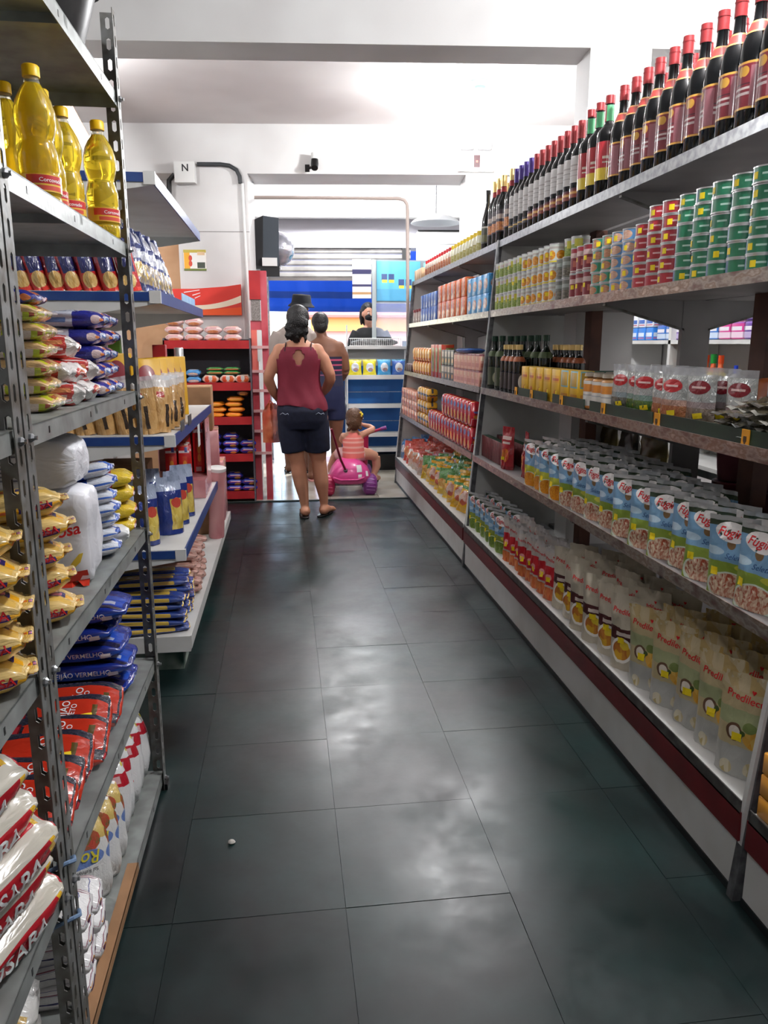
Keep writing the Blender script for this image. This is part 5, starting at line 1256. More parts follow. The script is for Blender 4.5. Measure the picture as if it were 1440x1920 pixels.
row_boxes('yellow_pack', printed('yellow pack', 'E39A24', [('e', 0.5, 0.55, 0.3, 0.25, ('C86A20', 'F0C840', 7)), ('r', 0.1, 0.1, 0.9, 0.25, 'C8541C')]), 0.12, 0.09, 0.115, 6.45, 7, 0.125, 1.135, 2, '%s yellow pack from the tall cartons, %s layer', 'yellow packs on the far third shelf', soft=True)
row_boxes('brown_pack', mat('brown pack', (0.38, 0.28, 0.26), 0.5), 0.12, 0.09, 0.08, 7.38, 3, 0.12, 1.135, 1, '%s brown pack at the far end of the third shelf', 'brown packs on the far third shelf', soft=True)
# fourth
row_boxes('red_pack', printed('red pack', 'B81F2E', [('e', 0.5, 0.75, 0.3, 0.12, '6A6AA8'), ('e', 0.5, 0.3, 0.28, 0.2, ('D8602C', 'F0B040', 7)), ('r', 0, 0, 1, 0.06, 'E0A0A0')], 0.25, 0.4), 0.10, 0.09, 0.16, 4.80, 9, 0.105, 0.72, 2, '%s red pack from the near unit on the far fourth shelf, %s layer', 'red packs on the far fourth shelf', soft=True)
row_boxes('red_pack', printed('red pack', 'B81F2E', [], 0.25, 0.4), 0.10, 0.09, 0.16, 5.75, 5, 0.105, 0.72, 1, '%s red pack past the double stack, far fourth shelf', 'single red packs on the far fourth shelf', soft=True)
row_boxes('amber_pack', printed('amber pack', 'E0A82C', [('r', 0, 0.4, 1, 0.6, '3A3A4A'), ('e', 0.5, 0.25, 0.3, 0.15, 'C8682C')], 0.3, 0.3), 0.12, 0.09, 0.105, 6.30, 4, 0.125, 0.72, 3, '%s amber pack column past the red packs, %s', 'amber packs on the far fourth shelf', soft=True)
row_boxes('peach_box', printed('peach box', 'E2A080', [('r', 0.1, 0.35, 0.9, 0.6, 'C86A50'), ('r', 0.1, 0.7, 0.6, 0.8, 'E8D0B8')]), 0.14, 0.10, 0.085, 6.82, 6, 0.15, 0.72, 3, '%s peach box column past the amber packs, %s', 'peach boxes on the far fourth shelf')
# bottom: heap of snack bags
SNK = {}
for key, base, shp in (('red', 'D0452E', [('e', 0.5, 0.5, 0.35, 0.25, ('E8803C', 'F0C8A0', 6))]), ('white', 'D9C8B4', [('e', 0.5, 0.4, 0.35, 0.3, ('D87A3C', 'E8D8C8', 5)), ('r', 0, 0.8, 1, 1, 'C8503C')]),
                       ('green', '4A8A3C', [('r', 0, 0, 1, 0.55, 'E0B82C'), ('e', 0.5, 0.4, 0.3, 0.2, ('D88A3C', 'F0DC8C', 6))]), ('yellow', 'E3AE24', [('e', 0.5, 0.5, 0.32, 0.26, ('E8D8C8', 'C8502C', 4)), ('r', 0, 0.8, 1, 0.9, '3A8A3C')]), ('blue', '4A7AB0', [('e', 0.5, 0.5, 0.3, 0.2, 'D8D8E0')])):
    SNK[key] = [bag('snack_bag', 0.15, 0.20, 0.07, printed('snack ' + key, base, shp, 0.22, 0.5, 0.05, 0.6, 7), 0.018, 0.018, wr=0.009, seed=s, nu=8, nv=12) for s in (1, 2)]
cnt = {}
for row in range(3):
    for i in range(16):
        y = 7.58 - 0.172 * i
        key = 'blue' if i < 1 else 'red' if i < 3 else 'white' if i < 7 else ('green', 'yellow', 'yellow', 'green')[(i + row) % 4] if i < 13 else 'yellow'
        c = cnt.get((key, row), 0); cnt[(key, row)] = c + 1
        put(('snack_bag', SNK[key][(i + row) % 2], []), '%s %s snack bag from the far end, %s row on the bottom shelf' % (nth(c), key, ('front', 'middle', 'back')[row]), 'bag', 'snack bags on the far bottom shelf',
            (1.19 + 0.105 * row + jit(0.01), y + jit(0.02), Z1 + (0.0, 0.015, 0.04)[row] + (0.004 if i % 2 else 0)), (R(-10) + jit(0.1), jit(0.12), R(-62) + jit(0.35)))
# ================================================================== goods on the left rack
# ------------------------------------------------------------------ cooking oil
OILM = mat('cooking oil in bottle', (0.98, 0.86, 0.22), 0.04, trans=0.72, ior=1.25, coat=0.6)
OILH = mat('clear bottle neck', (0.90, 0.88, 0.80), 0.08, trans=0.8, ior=1.1)
YCAP = mat('yellow cap', (0.95, 0.76, 0.10), 0.4)
op = [(0.033, 0), (0.040, 0.006), (0.041, 0.03), (0.0385, 0.034), (0.041, 0.04), (0.041, 0.075), (0.039, 0.079), (0.041, 0.085), (0.041, 0.115), (0.036, 0.135), (0.033, 0.145), (0.036, 0.155), (0.041, 0.175), (0.0415, 0.20), (0.036, 0.222), (0.026, 0.242), (0.017, 0.255)]
OILB = MB().lathe(op, 24).build('oil_bottle', OILM, True)
OILP = ('oil_bottle', OILB, [('neck', MB().lathe([(0.017, 0.255), (0.0145, 0.262), (0.0145, 0.272)], 18).build('neck', OILH, True)),
        ('cap', MB().lathe([(0.0175, 0.268), (0.0175, 0.288), (0.015, 0.291), (0.001, 0.2915)], 20).build('cap', YCAP, True)),
        ('paper_label', MB().lathe([(0.0422, 0.040), (0.0422, 0.074)], 24, cap=False).build('paper_label', printed('oil label', 'D8B03A', [('r', 0.80, 0.45, 1.0, 0.95, 'C02A30'), ('r', 0.0, 0.45, 0.2, 0.95, 'C02A30'), ('r', 0.3, 0.45, 0.6, 0.95, 'C02A30'), ('r', 0.0, 0.08, 0.12, 0.35, 'C84A3A'), ('r', 0.85, 0.08, 1.0, 0.35, 'C84A3A')], 0.3, 0.4), True), (0, 0, 0), (0, 0, 0),
         [('lettering', decal(MB().lathe([(0.0422, 0.0), (0.0422, 0.15)], 24).build('lb', YCAP), text2d('Corcovado', bold=0.01), (0, 0, 0.063), (1, 0, 0), (0, 0, 1), 0.05, WHITEINK, 0.0012))])])
ZO = 1.673
for lab, x, y in (('at the far front corner beside the upright', -0.462, 2.235), ('nearest at the shelf edge with red label', -0.503, 1.83), ('behind the nearest, with only its cap showing', -0.53, 1.99), ('just left of the corner bottle', -0.523, 2.125),
                  ('second from the left at the front', -0.598, 1.95), ('at the left picture edge, in front', -0.61, 1.82), ('deeper in the shelf behind the corner bottle', -0.60, 2.215),
                  ('deep in the shelf at the left', -0.71, 1.95), ('deep in the shelf, middle of the back row', -0.71, 2.08), ('deep in the shelf, far end of the back row', -0.70, 2.22), ('low at the left picture edge, nearest row', -0.60, 1.70)):
    put(OILP, 'yellow cooking oil bottle ' + lab, 'bottle', 'cooking oil bottles on the rack', (x, y, ZO), (0, 0, R(40) + jit(0.3)))
# black basin on top
ba = empty('black_basin', (-0.56, 2.02, 2.0555), label='black plastic basin on top of the steel rack', cat='basin')
add('bowl', MB().lathe([(0.10, 0.0), (0.12, 0.004), (0.165, 0.15), (0.175, 0.15), (0.175, 0.158), (0.16, 0.158), (0.115, 0.012), (0.001, 0.010)], 28, cap=False).build('bowl', BLACK, True), ba)
add('rim', MB().lathe([(0.168, 0.146), (0.182, 0.148), (0.182, 0.16), (0.168, 0.162)], 28, cap=False).build('rim', BLACK, True), ba)

# ------------------------------------------------------------------ shelf of noodle and snack packs (z 1.268)
ZA = 1.2685
NOOD = [sack('noodle_pack', 0.155, 0.12, 0.034, printed('noodle pack %d' % k, 'D9B478', [('r', 0.02, 0.02, 0.98, 0.62, 'BFC82C'), ('r', 0.34, 0.0, 0.48, 0.6, 'E6D0BC'), ('r', 0.72, 0.0, 0.82, 0.6, 'E6D0BC'), ('r', 0.90, 0.2, 0.97, 0.55, 'A84A2C'), ('e', 0.62, 0.4, 0.07, 0.3, '7E8A4C'), ('r', 0, 0.55, 1, 1, 'D8B078')], 0.14, 0.7, 0, 0.4, 10), 6, 0.004, k) for k in range(3)]
for k in range(6):
    put(('noodle_pack', NOOD[k % 3], [('end_seal', rbox(0.012, 0.10, 0.004, CLEAR, 0, 1, 'end_seal'), (0.080, 0, 0.016))]), '%s yellow-green noodle pack in the nearest stack, counted upward' % nth(k), 'pack', 'noodle packs stacked beside the near upright',
        (-0.523 + jit(0.005) - 0.002 * k, 1.625 + jit(0.006), ZA + 0.0345 * k), (0, 0, R(4) + jit(0.05)))
    put(('noodle_pack', NOOD[(k + 1) % 3], []), '%s yellow-green noodle pack in the stack behind, counted upward' % nth(k), 'pack', 'noodle packs in the rear stack', (-0.70 + jit(0.005), 1.60 + jit(0.006), ZA + 0.0345 * k), (0, 0, R(2) + jit(0.05)))
BLUEPK = sack('blue_pack', 0.16, 0.11, 0.03, printed('blue urbano pack', '2A2F8C', [('r', 0.52, 0.2, 0.85, 0.8, 'E0C8D0'), ('e', 0.92, 0.5, 0.07, 0.3, 'E0763A')], 0.16, 0.6, 0, 0.4), 5, 0.004, 2)
put(('blue_pack', BLUEPK, []), 'dark blue pack lying on top of the noodle packs', 'pack', None, (-0.545, 1.625, ZA + 0.0345 * 6), (0, R(3), R(2)))
FLR = [sack('flour_bag', 0.15, 0.105, 0.05, printed('white red bag %d' % k, 'E2DEDC', [('r', 0.35, 0.05, 0.85, 0.95, 'C03A34'), ('r', 0.45, 0.55, 0.8, 0.75, 'D88A5A'), ('r', 0.5, 0.3, 0.75, 0.45, 'E8C8C0')], 0.2, 0.5, 0, 0.5, 8), 3.2, 0.008, k + 4) for k in range(3)]
spots = ((-0.51, 1.775, 0, 14), (-0.51, 1.90, 0, -8), (-0.515, 1.785, 0.05, -12), (-0.51, 1.91, 0.05, 15), (-0.52, 1.80, 0.10, 10), (-0.67, 1.85, 0, 5), (-0.67, 1.85, 0.05, -5), (-0.65, 1.85, 0.10, 3))
for k, (x, y, dz, a) in enumerate(spots):
    put(('flour_bag', FLR[k % 3], []), 'white and red bag in the middle pile, ' + ('nearest at the bottom', 'second at the bottom', 'nearest in the middle layer', 'second in the middle layer', 'topmost', 'behind at the bottom', 'behind in the middle', 'behind on top')[k], 'bag', 'white and red bags in the middle pile', (x, y, ZA + dz), (jit(0.06), jit(0.06), R(a)))
STAR = [sack('starch_bag', 0.16, 0.10, 0.042, printed('blue starch %d' % k, 'C9CCDC', [('r', 0.5, 0, 1, 1, '2B2F8E'), ('e', 0.86, 0.5, 0.10, 0.3, 'E8D0D0'), ('e', 0.95, 0.5, 0.04, 0.16, 'E07A34'), ('r', 0.1, 0.3, 0.4, 0.6, '6A86C0')], 0.16, 0.6, 0, 0.4), 3.6, 0.006, k + 1) for k in range(2)]
for k in range(5):
    put(('starch_bag', STAR[k % 2], []), '%s white and blue starch bag in the far stack, counted upward' % nth(k), 'bag', 'white and blue starch bags', (-0.515 + jit(0.008), 2.06 + jit(0.01), ZA + 0.0425 * k), (jit(0.03), jit(0.03), R(5) + jit(0.1)))
    put(('starch_bag', STAR[(k + 1) % 2], []), '%s white and blue starch bag in the stack against the far upright, counted upward' % nth(k), 'bag', 'white and blue starch bags', (-0.525 + jit(0.008), 2.20 + jit(0.01), ZA + 0.0425 * k), (jit(0.03), jit(0.03), R(3) + jit(0.1)))

# ------------------------------------------------------------------ shelf of corn meal, flour sacks (z 0.862)
ZB = 0.8625
CORNM = printed('corn meal pack', 'E3B95C', [('r', 0.0, 0.30, 1, 0.46, 'F2B01E'), ('r', 0.10, 0.34, 0.5, 0.43, 'D8622A'), ('r', 0.60, 0.28, 0.92, 0.50, '3A2C74'), ('r', 0.64, 0.33, 0.88, 0.46, 'D07888'), ('r', 0, 0.5, 1, 1, 'E8C67C')], 0.22, 0.5, 0, 0.35, 6)
CMEAL = [sack('corn_meal_pack', 0.20, 0.115, 0.056, CORNM, 3.4, 0.006, k, 7) for k in (1, 5, 8)]
def cmeal(k):
    me = CMEAL[k % 3]
    tx = decal(me, text2d('ROSA', bold=0.015), (0.052, -0.06, 0.026), (1, 0, 0), (0, 0, 1), 0.052, REDINK, 0.0015)
    return ('corn_meal_pack', me, [('lettering', tx), ('end_seal', sack('end_seal', 0.02, 0.09, 0.008, CORNM, 3, 0.002), (0.102, 0, 0.026))])
for k in range(5):
    put(cmeal(k), '%s yellow corn meal pack beside the flour sacks, counted upward' % nth(k), 'pack', 'corn meal packs on the far rack', (-0.520 + jit(0.008) - (0.012 if k == 2 else 0), 1.505 + jit(0.008), ZB + 0.052 * k), (R(-4), R(-5) + jit(0.05), R(16) + jit(0.06)))
for k in range(5):
    put(cmeal(k), '%s yellow corn meal pack at the left picture edge, counted upward' % nth(k), 'pack', 'corn meal packs on the near rack', (-0.512 + jit(0.006), 1.19 + jit(0.006), ZB + 0.052 * k), (R(-3), R(-4) + jit(0.04), R(18) + jit(0.06)))
FS = printed('flour sack', 'E4E4EA', [('r', 0.08, 0.15, 0.66, 0.80, 'D6D6DC')], 0.45, 0.15, 0, 0.45, 4, 0.02)
FSB = sack('flour_sack', 0.30, 0.15, 0.22, FS, 7, 0.008, 3, 9, 0.0)
FST = sack('flour_sack', 0.29, 0.16, 0.115, FS, 7, 0.008, 6, 9, 0.25)
redfoot = decal(FSB, rect2d(0.34, 8, 3), (0.09, -0.08, 0.015), (1, 0, 0.1), (-0.1, 0, 1), 0.10, mat('sack red', (0.82, 0.22, 0.14), 0.4), 0.0015, 'red_corner')
def lines(me, x0, x1, z0, z1, n, m, y=-0.1):
    vs, fs = [], []
    for i in range(n):
        z = (i + 0.5) / n - 0.5
        a, b = -0.5, 0.5 - 0.25 * ((i * 7) % 3) / 2
        h = 0.22 / n
        j = len(vs); N = 4
        for q in range(N + 1):
            xx = a + (b - a) * q / N
            vs += [(xx, (z - h) * (z1 - z0) / (x1 - x0)), (xx, (z + h) * (z1 - z0) / (x1 - x0))]
        for q in range(N): fs.append((j + 2 * q, j + 2 * q + 2, j + 2 * q + 3, j + 2 * q + 1))
    return decal(me, (vs, fs), ((x0 + x1) / 2, y, (z0 + z1) / 2), (1, 0, 0), (0, 0, 1), x1 - x0, m, 0.0012, 'small_print')
GREYINK = mat('grey ink', (0.45, 0.45, 0.50), 0.6)
put(('flour_sack', FSB, [('lettering', decal(FSB, text2d('Preciosa', shear=0.2, bold=0.02), (0.068, -0.08, 0.125), (1, 0, 0.18), (-0.18, 0, 1), 0.125, REDINK, 0.0025)), ('red_corner', redfoot), ('small_print', lines(FSB, -0.11, 0.02, 0.05, 0.18, 12, GREYINK)),
     ('banana_picture', decal(FSB, ([(-.5, -.5), (-.2, -.55), (.3, -.1), (.5, .5), (.25, .45), (-.1, .05)], [(0, 1, 5), (1, 2, 4, 5), (2, 3, 4)]), (0.115, -0.08, 0.06), (1, 0, 0), (0, 0, 1), 0.035, mat('banana yellow', (0.90, 0.76, 0.25), 0.5), 0.002, 'banana_picture'))]),
    'big white flour sack standing on the rack with red script', 'sack', None, (-0.595, 1.81, ZB), (0, 0, R(3)))
put(('flour_sack', FST, [('small_print', lines(FST, -0.12, 0.03, 0.02, 0.10, 9, GREYINK)), ('lettering', decal(FST, text2d('Preciosa', shear=0.2, bold=0.02), (-0.03, -0.03, 0.12), (1, 0, 0), (0, 1, 0), 0.13, REDINK, 0.002))]),
    'big white flour sack lying on top of the standing flour sack', 'sack', None, (-0.605, 1.81, ZB + 0.222), (0, 0, R(2)))
STB = [sack('sugar_bag', 0.15, 0.105, 0.036, printed('blue white bag %d' % k, 'DDE2EC', [('r', 0, 0, 0.55, 1, '2A55B8'), ('r', 0, 0.4, 1, 0.6, '3F6CC8'), ('r', 0.6, 0.1, 1, 0.45, 'E8E8EC')], 0.25, 0.4, 0, 0.4), 3.4, 0.006, k) for k in range(2)]
for k in range(7):
    put(('sugar_bag', STB[k % 2], []), '%s blue and white bag stacked beside the flour sacks, counted upward' % nth(k), 'bag', 'blue and white bags beside the flour', (-0.505 + jit(0.008), 2.01 + jit(0.008), ZB + 0.0335 * k), (R(-3) + jit(0.05), R(-9) + jit(0.05), R(8) + jit(0.08)))
put(('sugar_bag', sack('sugar_bag', 0.15, 0.085, 0.05, mat('white film', (0.88, 0.88, 0.88), 0.3, coat=0.3), 3.4, 0.007, 4), []), 'plain white bag at the shelf edge under the red and yellow bags', 'bag', None, (-0.505, 2.12, ZB), (0, R(-4), R(8)))
YRB = [sack('pasta_bag', 0.15, 0.11, 0.046, printed('red yellow bag %d' % k, 'C8202A', [('r', 0.62, 0, 1, 1, 'E8C62A'), ('r', 0.05, 0.3, 0.5, 0.7, 'E8D8D8'), ('r', 0, 0.8, 1, 1, 'E8C62A')], 0.25, 0.5, 0, 0.35), 3.6, 0.006, k) for k in range(2)]
for k in range(4):
    put(('pasta_bag', YRB[k % 2], []), '%s red and yellow bag by the far upright, counted upward' % nth(k), 'bag', 'red and yellow bags by the far upright', (-0.505 + jit(0.006), 2.235 + jit(0.004), ZB + 0.0465 * k), (0, R(-5) + jit(0.05), R(10) + jit(0.06)))

# ------------------------------------------------------------------ shelf of beans (z 0.445)
ZC = 0.4455
BV = printed('red bean bag', '1B2F8C', [('r', 0, 0.22, 1, 0.62, '1F4FBE'), ('r', 0, 0.0, 1, 0.18, ('1A1E4A', '2A2436', 40)), ('r', 0.83, 0.25, 0.93, 0.36, 'B8C0D8')], 0.2, 0.5, 0, 0.3, 6)
def bean_bag(seed):
    me = sack('bean_bag', 0.34, 0.19, 0.052, BV, 4.5, 0.006, seed, 8)
    return ('bean_bag', me, [('lettering', decal(me, text2d('FEIJÃO VERMELHO', bold=0.006), (0.045, -0.1, 0.027), (1, 0, 0), (0, 0, 1), 0.15, WHITEINK, 0.0022)),
                             ('best_before_mark', decal(me, rect2d(0.5), (0.125, -0.1, 0.02), (1, 0, 0), (0, 0, 1), 0.025, WHITEINK, 0.0018, 'best_before_mark'))])
BB = [bean_bag(s) for s in (1, 4, 6)]
for k in range(5):
    put(BB[k % 3], '%s blue red-bean bag in the near stack, counted upward' % nth(k), 'bag', 'blue red-bean bags on the rack', (-0.615 + (0.0, 0.005, -0.01, -0.03, 0.0)[k], 2.115 + jit(0.006), ZC + 0.0525 * k), (jit(0.02), R(-2) + jit(0.03), R(1) + jit(0.05)))
for k in range(0):
    put(BB[(k + 1) % 3], '%s blue red-bean bag in the stack behind, counted upward' % nth(k), 'bag', 'blue red-bean bags on the rack', (-0.575 + jit(0.012), 2.14 + jit(0.008), ZC + 0.0565 * k), (jit(0.02), R(-2) + jit(0.03), R(2) + jit(0.06)))
BP = printed('black bean bag', ('1E1E2A', '3A3A4A', 55), [('r', 0.24, 0.22, 1.0, 0.80, 'C2331E'), ('e', 0.62, 0.80, 0.4, 0.07, 'C2331E'), ('r', 0.04, 0.15, 0.21, 0.85, '7A1A22'), ('r', 0.055, 0.2, 0.195, 0.80, 'B8303A'), ('r', 0.82, 0.35, 0.88, 0.7, '5A4A1E')], 0.18, 0.6, 0, 0.3, 6)
def black_bean(seed):
    me = sack('black_bean_bag', 0.25, 0.15, 0.046, BP, 4.5, 0.006, seed, 8)
    return ('black_bean_bag', me, [('lettering', decal(me, text2d('FEIJÃO', bold=0.01), (0.015, 0.008, 0.05), (0.15, 1, 0), (-1, 0.15, 0), 0.075, WHITEINK, 0.002)),
                                   ('lettering', decal(me, text2d('PRETO', bold=0.01), (0.035, 0.005, 0.05), (0.15, 1, 0), (-1, 0.15, 0), 0.055, WHITEINK, 0.002)),
                                   ('brand_lettering', decal(me, text2d('PATUSCO', bold=0.01), (-0.094, 0, 0.05), (0, 1, 0), (-1, 0, 0), 0.095, WHITEINK, 0.002)),
                                   ('price_tag', decal(me, rect2d(0.7), (0.07, -0.01, 0.05), (1, 0.2, 0), (-0.2, 1, 0), 0.026, YELLOW_TAG, 0.002, 'price_tag'))])
BPB = [black_bean(s) for s in (2, 5, 9)]
for k in range(6):
    put(BPB[k % 3], '%s orange-red black-bean bag of the tilted row, counted from the blue bags' % nth(k), 'bag', 'black-bean bags on the rack', (-0.565 + jit(0.01), 1.91 - 0.092 * k, ZC + 0.022 + 0.008 * (k % 2)), (R(21), R(1), R(4) + jit(0.05)))

# ------------------------------------------------------------------ bottom shelf: salt and sugar (z 0.055)
ZD = 0.0555
SALT = printed('salt bag', 'E6E6E6', [('r', 0, 0.62, 1, 0.80, 'C01F30'), ('r', 0.62, 0.66, 0.9, 0.76, 'E0B8BC'), ('r', 0.1, 0.88, 0.6, 0.94, 'D8C840')], 0.3, 0.3, 0, 0.35)
SALTB = [sack('salt_bag', 0.16, 0.07, 0.22, SALT, 3.6, 0.008, s, 8, axis=2) for s in (1, 3)]
def saltp(k):
    me = SALTB[k % 2]
    return ('salt_bag', me, [('steer_mark', decal(me, ([(-.5, .1), (-.3, .35), (.1, .15), (.5, .3), (.2, -.1), (.15, -.4), (.05, -.1), (-.2, -.05), (-.25, -.4), (-.3, 0)], [(0, 1, 9), (1, 2, 7, 9), (2, 3, 4, 6), (2, 6, 7), (4, 5, 6), (7, 8, 9)]), (0.02, -0.05, 0.11), (1, 0, 0), (0, 0, 1), 0.05, mat('steer yellow', (0.90, 0.78, 0.16), 0.5), 0.002, 'steer_mark')),
                             ('lettering', decal(me, text2d('CHURRASCO', bold=0.01), (0.015, -0.05, 0.07), (-1, 0, 0), (0, 0, -1), 0.075, REDINK, 0.0022))])
for k, (x, y, z) in enumerate(((-0.525, 1.95, 0.01), (-0.525, 2.025, 0.012), (-0.52, 2.10, 0.01), (-0.525, 2.175, 0.01), (-0.52, 2.24, 0.01))):
    put(saltp(k), '%s white and red salt bag along the bottom shelf edge' % nth(k), 'bag', 'white and red salt bags', (x, y, ZD + z), (R(-20), 0, R(24) + jit(0.06)))
    put(saltp(k + 1), '%s white and red salt bag in the second row' % nth(k), 'bag', 'white and red salt bags', (x - 0.19, y, ZD + z), (R(-20), 0, R(16) + jit(0.06)))
ROS = printed('rosana salt', 'E4E4E2', [('r', 0, 0.72, 1, 1, 'D9BC6C'), ('e', 0.5, 0.72, 0.42, 0.16, ('3A6A34', 'C84A34', 12)), ('e', 0.5, 0.52, 0.46, 0.10, '6A86C4')], 0.3, 0.3, 0, 0.3)
ROSB = sack('salt_sack', 0.17, 0.075, 0.20, ROS, 3.6, 0.007, 4, 8, axis=2)
ROSP = ('salt_sack', ROSB, [('lettering', decal(ROSB, text2d('Rosana', shear=0.3, bold=0.012), (0.0, -0.05, 0.104), (-1, 0, 0), (0, 0, -1), 0.115, mat('rosana yellow', (0.92, 0.86, 0.25), 0.5), 0.0022)),
                            ('small_lettering', decal(ROSB, text2d('Sal Refinado Iodado'), (0.0, -0.05, 0.075), (-1, 0, 0), (0, 0, -1), 0.095, INK, 0.002)),
                            ('price_tag', decal(ROSB, rect2d(0.4), (0.0, -0.05, 0.148), (1, 0, 0), (0, 0, 1), 0.04, YELLOW_TAG, 0.002, 'price_tag'))])
for k, (x, y) in enumerate(((-0.53, 1.72), (-0.525, 1.795), (-0.525, 1.87))):
    put(ROSP, '%s white salt sack with a salad picture, from the near upright' % nth(k), 'bag', 'salad-picture salt sacks', (x, y, ZD), (R(-24), 0, R(24) + jit(0.05)))
    put(ROSP, '%s white salt sack with a salad picture, second row' % nth(k), 'bag', 'salad-picture salt sacks', (x - 0.20, y, ZD), (R(-24), 0, R(18) + jit(0.05)))
SUG = printed('sugar bag', 'ECEAEA', [('r', 0.08, 0.10, 0.88, 0.90, '3A4484'), ('r', 0.095, 0.115, 0.865, 0.885, 'ECEAEA'), ('r', 0.0, 0.92, 1, 0.97, '8A4A5C'), ('r', 0.14, 0.55, 0.7, 0.62, '3A3A6C')], 0.3, 0.3, 0, 0.3)
SUGS = printed('sugar bag side', 'ECEAEA', [('e', 0.3, 0.82, 0.12, 0.14, 'D08A24'), ('r', 0.2, 0.25, 0.6, 0.62, '5C2A50'), ('e', 0.5, 0.1, 0.2, 0.08, 'E0A42C')], 0.3, 0.3, 0, 0.3)
SUGB = [sack('sugar_sack', 0.17, 0.10, 0.055, SUG, 3.8, 0.006, s, 7) for s in (2, 7)]
for me in SUGB:
    me.materials.append(SUGS)
    for p in me.polygons:
        if abs(p.normal.x) > 0.75: p.material_index = 1
for c, y in enumerate((1.455, 1.57)):
    for k in range((4, 3)[c]):
        put(('sugar_sack', SUGB[(k + c) % 2], []), '%s white sugar bag in the %s stack by the near upright, counted upward' % (nth(k), ('nearest', 'next')[c]), 'bag', 'white sugar bags on the bottom shelf', (-0.515 + jit(0.006), y + jit(0.005), ZD + 0.054 * k), (R(12) + jit(0.04), R(-2), R(4) + jit(0.05)))
        put(('sugar_sack', SUGB[(k + c + 1) % 2], []), '%s white sugar bag in the %s rear stack, counted upward' % (nth(k), ('nearest', 'next')[c]), 'bag', 'white sugar bags on the bottom shelf', (-0.70 + jit(0.006), y + jit(0.005), ZD + 0.054 * k), (R(12) + jit(0.04), R(-2), R(4) + jit(0.05)))

# ------------------------------------------------------------------ near rack: rice
RICE = printed('rice bag', 'CBC6B9', [('r', 0.10, 0.24, 0.92, 0.84, 'B8202C'), ('r', 0.88, 0.24, 0.95, 0.84, 'E0B02C'), ('e', 0.14, 0.40, 0.07, 0.2, 'D8622A')], 0.2, 0.5, 0, 0.3, 5)
def rice_bag(seed):
    me = sack('rice_bag', 0.30, 0.165, 0.068, RICE, 3.4, 0.007, seed, 9)
    return ('rice_bag', me, [('lettering', decal(me, text2d('KOSARA', bold=0.015), (0.0, -0.0, 0.07), (1, 0, 0), (0, 1, 0), 0.17, WHITEINK, 0.0025)),
                             ('side_lettering', decal(me, text2d('KOSARA', bold=0.015), (0.0, -0.09, 0.036), (1, 0, 0), (0, 0, 1), 0.16, WHITEINK, 0.0025)),
                             ('price_tag', decal(me, rect2d(0.5), (0.10, -0.02, 0.07), (1, 0, 0), (0, 1, 0), 0.03, YELLOW_TAG, 0.002, 'price_tag'))])
RB = [rice_bag(s) for s in (1, 4, 8)]
for k in range(5):
    put(RB[k % 3], '%s clear rice bag with red print on the near rack, counted upward' % nth(k), 'bag', 'rice bags on the near rack', (-0.515 - (0.0, 0.012, -0.004, 0.02, 0.03)[k], 1.10 - 0.006 * k, ZC + 0.058 * k + 0.03), (R(20), R(-3) + jit(0.03), R(68) + jit(0.05)))
for k in range(3):
    put(RB[k % 3], '%s clear rice bag in the rear stack of the near rack, counted upward' % nth(k), 'bag', 'rice bags on the near rack', (-0.74 + jit(0.01), 1.10, ZC + 0.073 * k + 0.02), (0, 0, R(84) + jit(0.04)))
WBAG = [sack('white_sack', 0.20, 0.14, 0.075, printed('white kosa sack', 'E2E0DC', [('r', 0, 0.0, 1, 0.14, 'C8A040'), ('r', 0, 0, 0.3, 0.14, '3A2C74')], 0.3, 0.3, 0, 0.3), 3.6, 0.008, s, 8) for s in (1, 2)]
for c, y in enumerate((1.05, 1.20)):
    for k in range(3):
        me = WBAG[(k + c) % 2]
        put(('white_sack', me, [('lettering', decal(me, text2d('KOSARA', bold=0.015), (0.03, -0.07, 0.045), (1, 0, 0), (0, 0, 1), 0.085, mat('orange ink', (0.80, 0.36, 0.18), 0.5), 0.002))]), '%s white sack on the near rack bottom shelf, %s stack, counted upward' % (nth(k), ('nearer', 'farther')[c]), 'bag', 'white sacks on the near rack', (-0.57 + jit(0.01), y, ZD + 0.076 * k), (jit(0.03), R(-3), R(10) + jit(0.05)))

# ================================================================== goods on the white gondola
# red and blue pasta bags, facing the camera
PAS = [bag('pasta_bag', 0.075, 0.245, 0.085, printed('red blue pasta %d' % k, 'B82A2C', [('r', 0.28, 0.30, 0.95, 1, '20265E'), ('e', 0.58, 0.18, 0.34, 0.135, ('C89A50', 'E0C080', 14)), ('r', 0, 0.0, 1, 0.06, 'D8382C'), ('r', 0, 0.48, 0.24, 0.95, 'C8505A'), ('r', 0.5, 0.52, 0.62, 0.9, 'B8BCD0')], 0.16, 0.6, 0, 0.5, 8), 0.015, 0.012, gusset=True, wr=0.006, seed=k + 2, nu=10, nv=14) for k in range(3)]
for i, x in enumerate((-0.985, -0.925, -0.860, -0.800, -0.735, -0.660, -0.585)):
    put(('pasta_bag', PAS[i % 3], []), '%s red and blue pasta bag from the left, facing the camera' % nth(i), 'bag', 'red and blue pasta bags', (x, 3.275, 1.601), (R(2), R(-14) + jit(0.05), jit(0.1)), (1, 1, 1))
SPG = [bag('spaghetti_bag', 0.085, 0.27, 0.05, printed('blue silver pasta %d' % k, '3A4478', [('r', 0.1, 0.1, 0.9, 0.4, ('C8A850', '8A8A9A', 10)), ('r', 0, 0.45, 1, 0.62, 'C4C8D4'), ('r', 0.3, 0.7, 0.6, 0.95, 'D8D8E0')], 0.12, 0.8, 0.35, 0.7, 8), 0.02, 0.02, wr=0.009, seed=k, nu=8, nv=12) for k in range(3)]
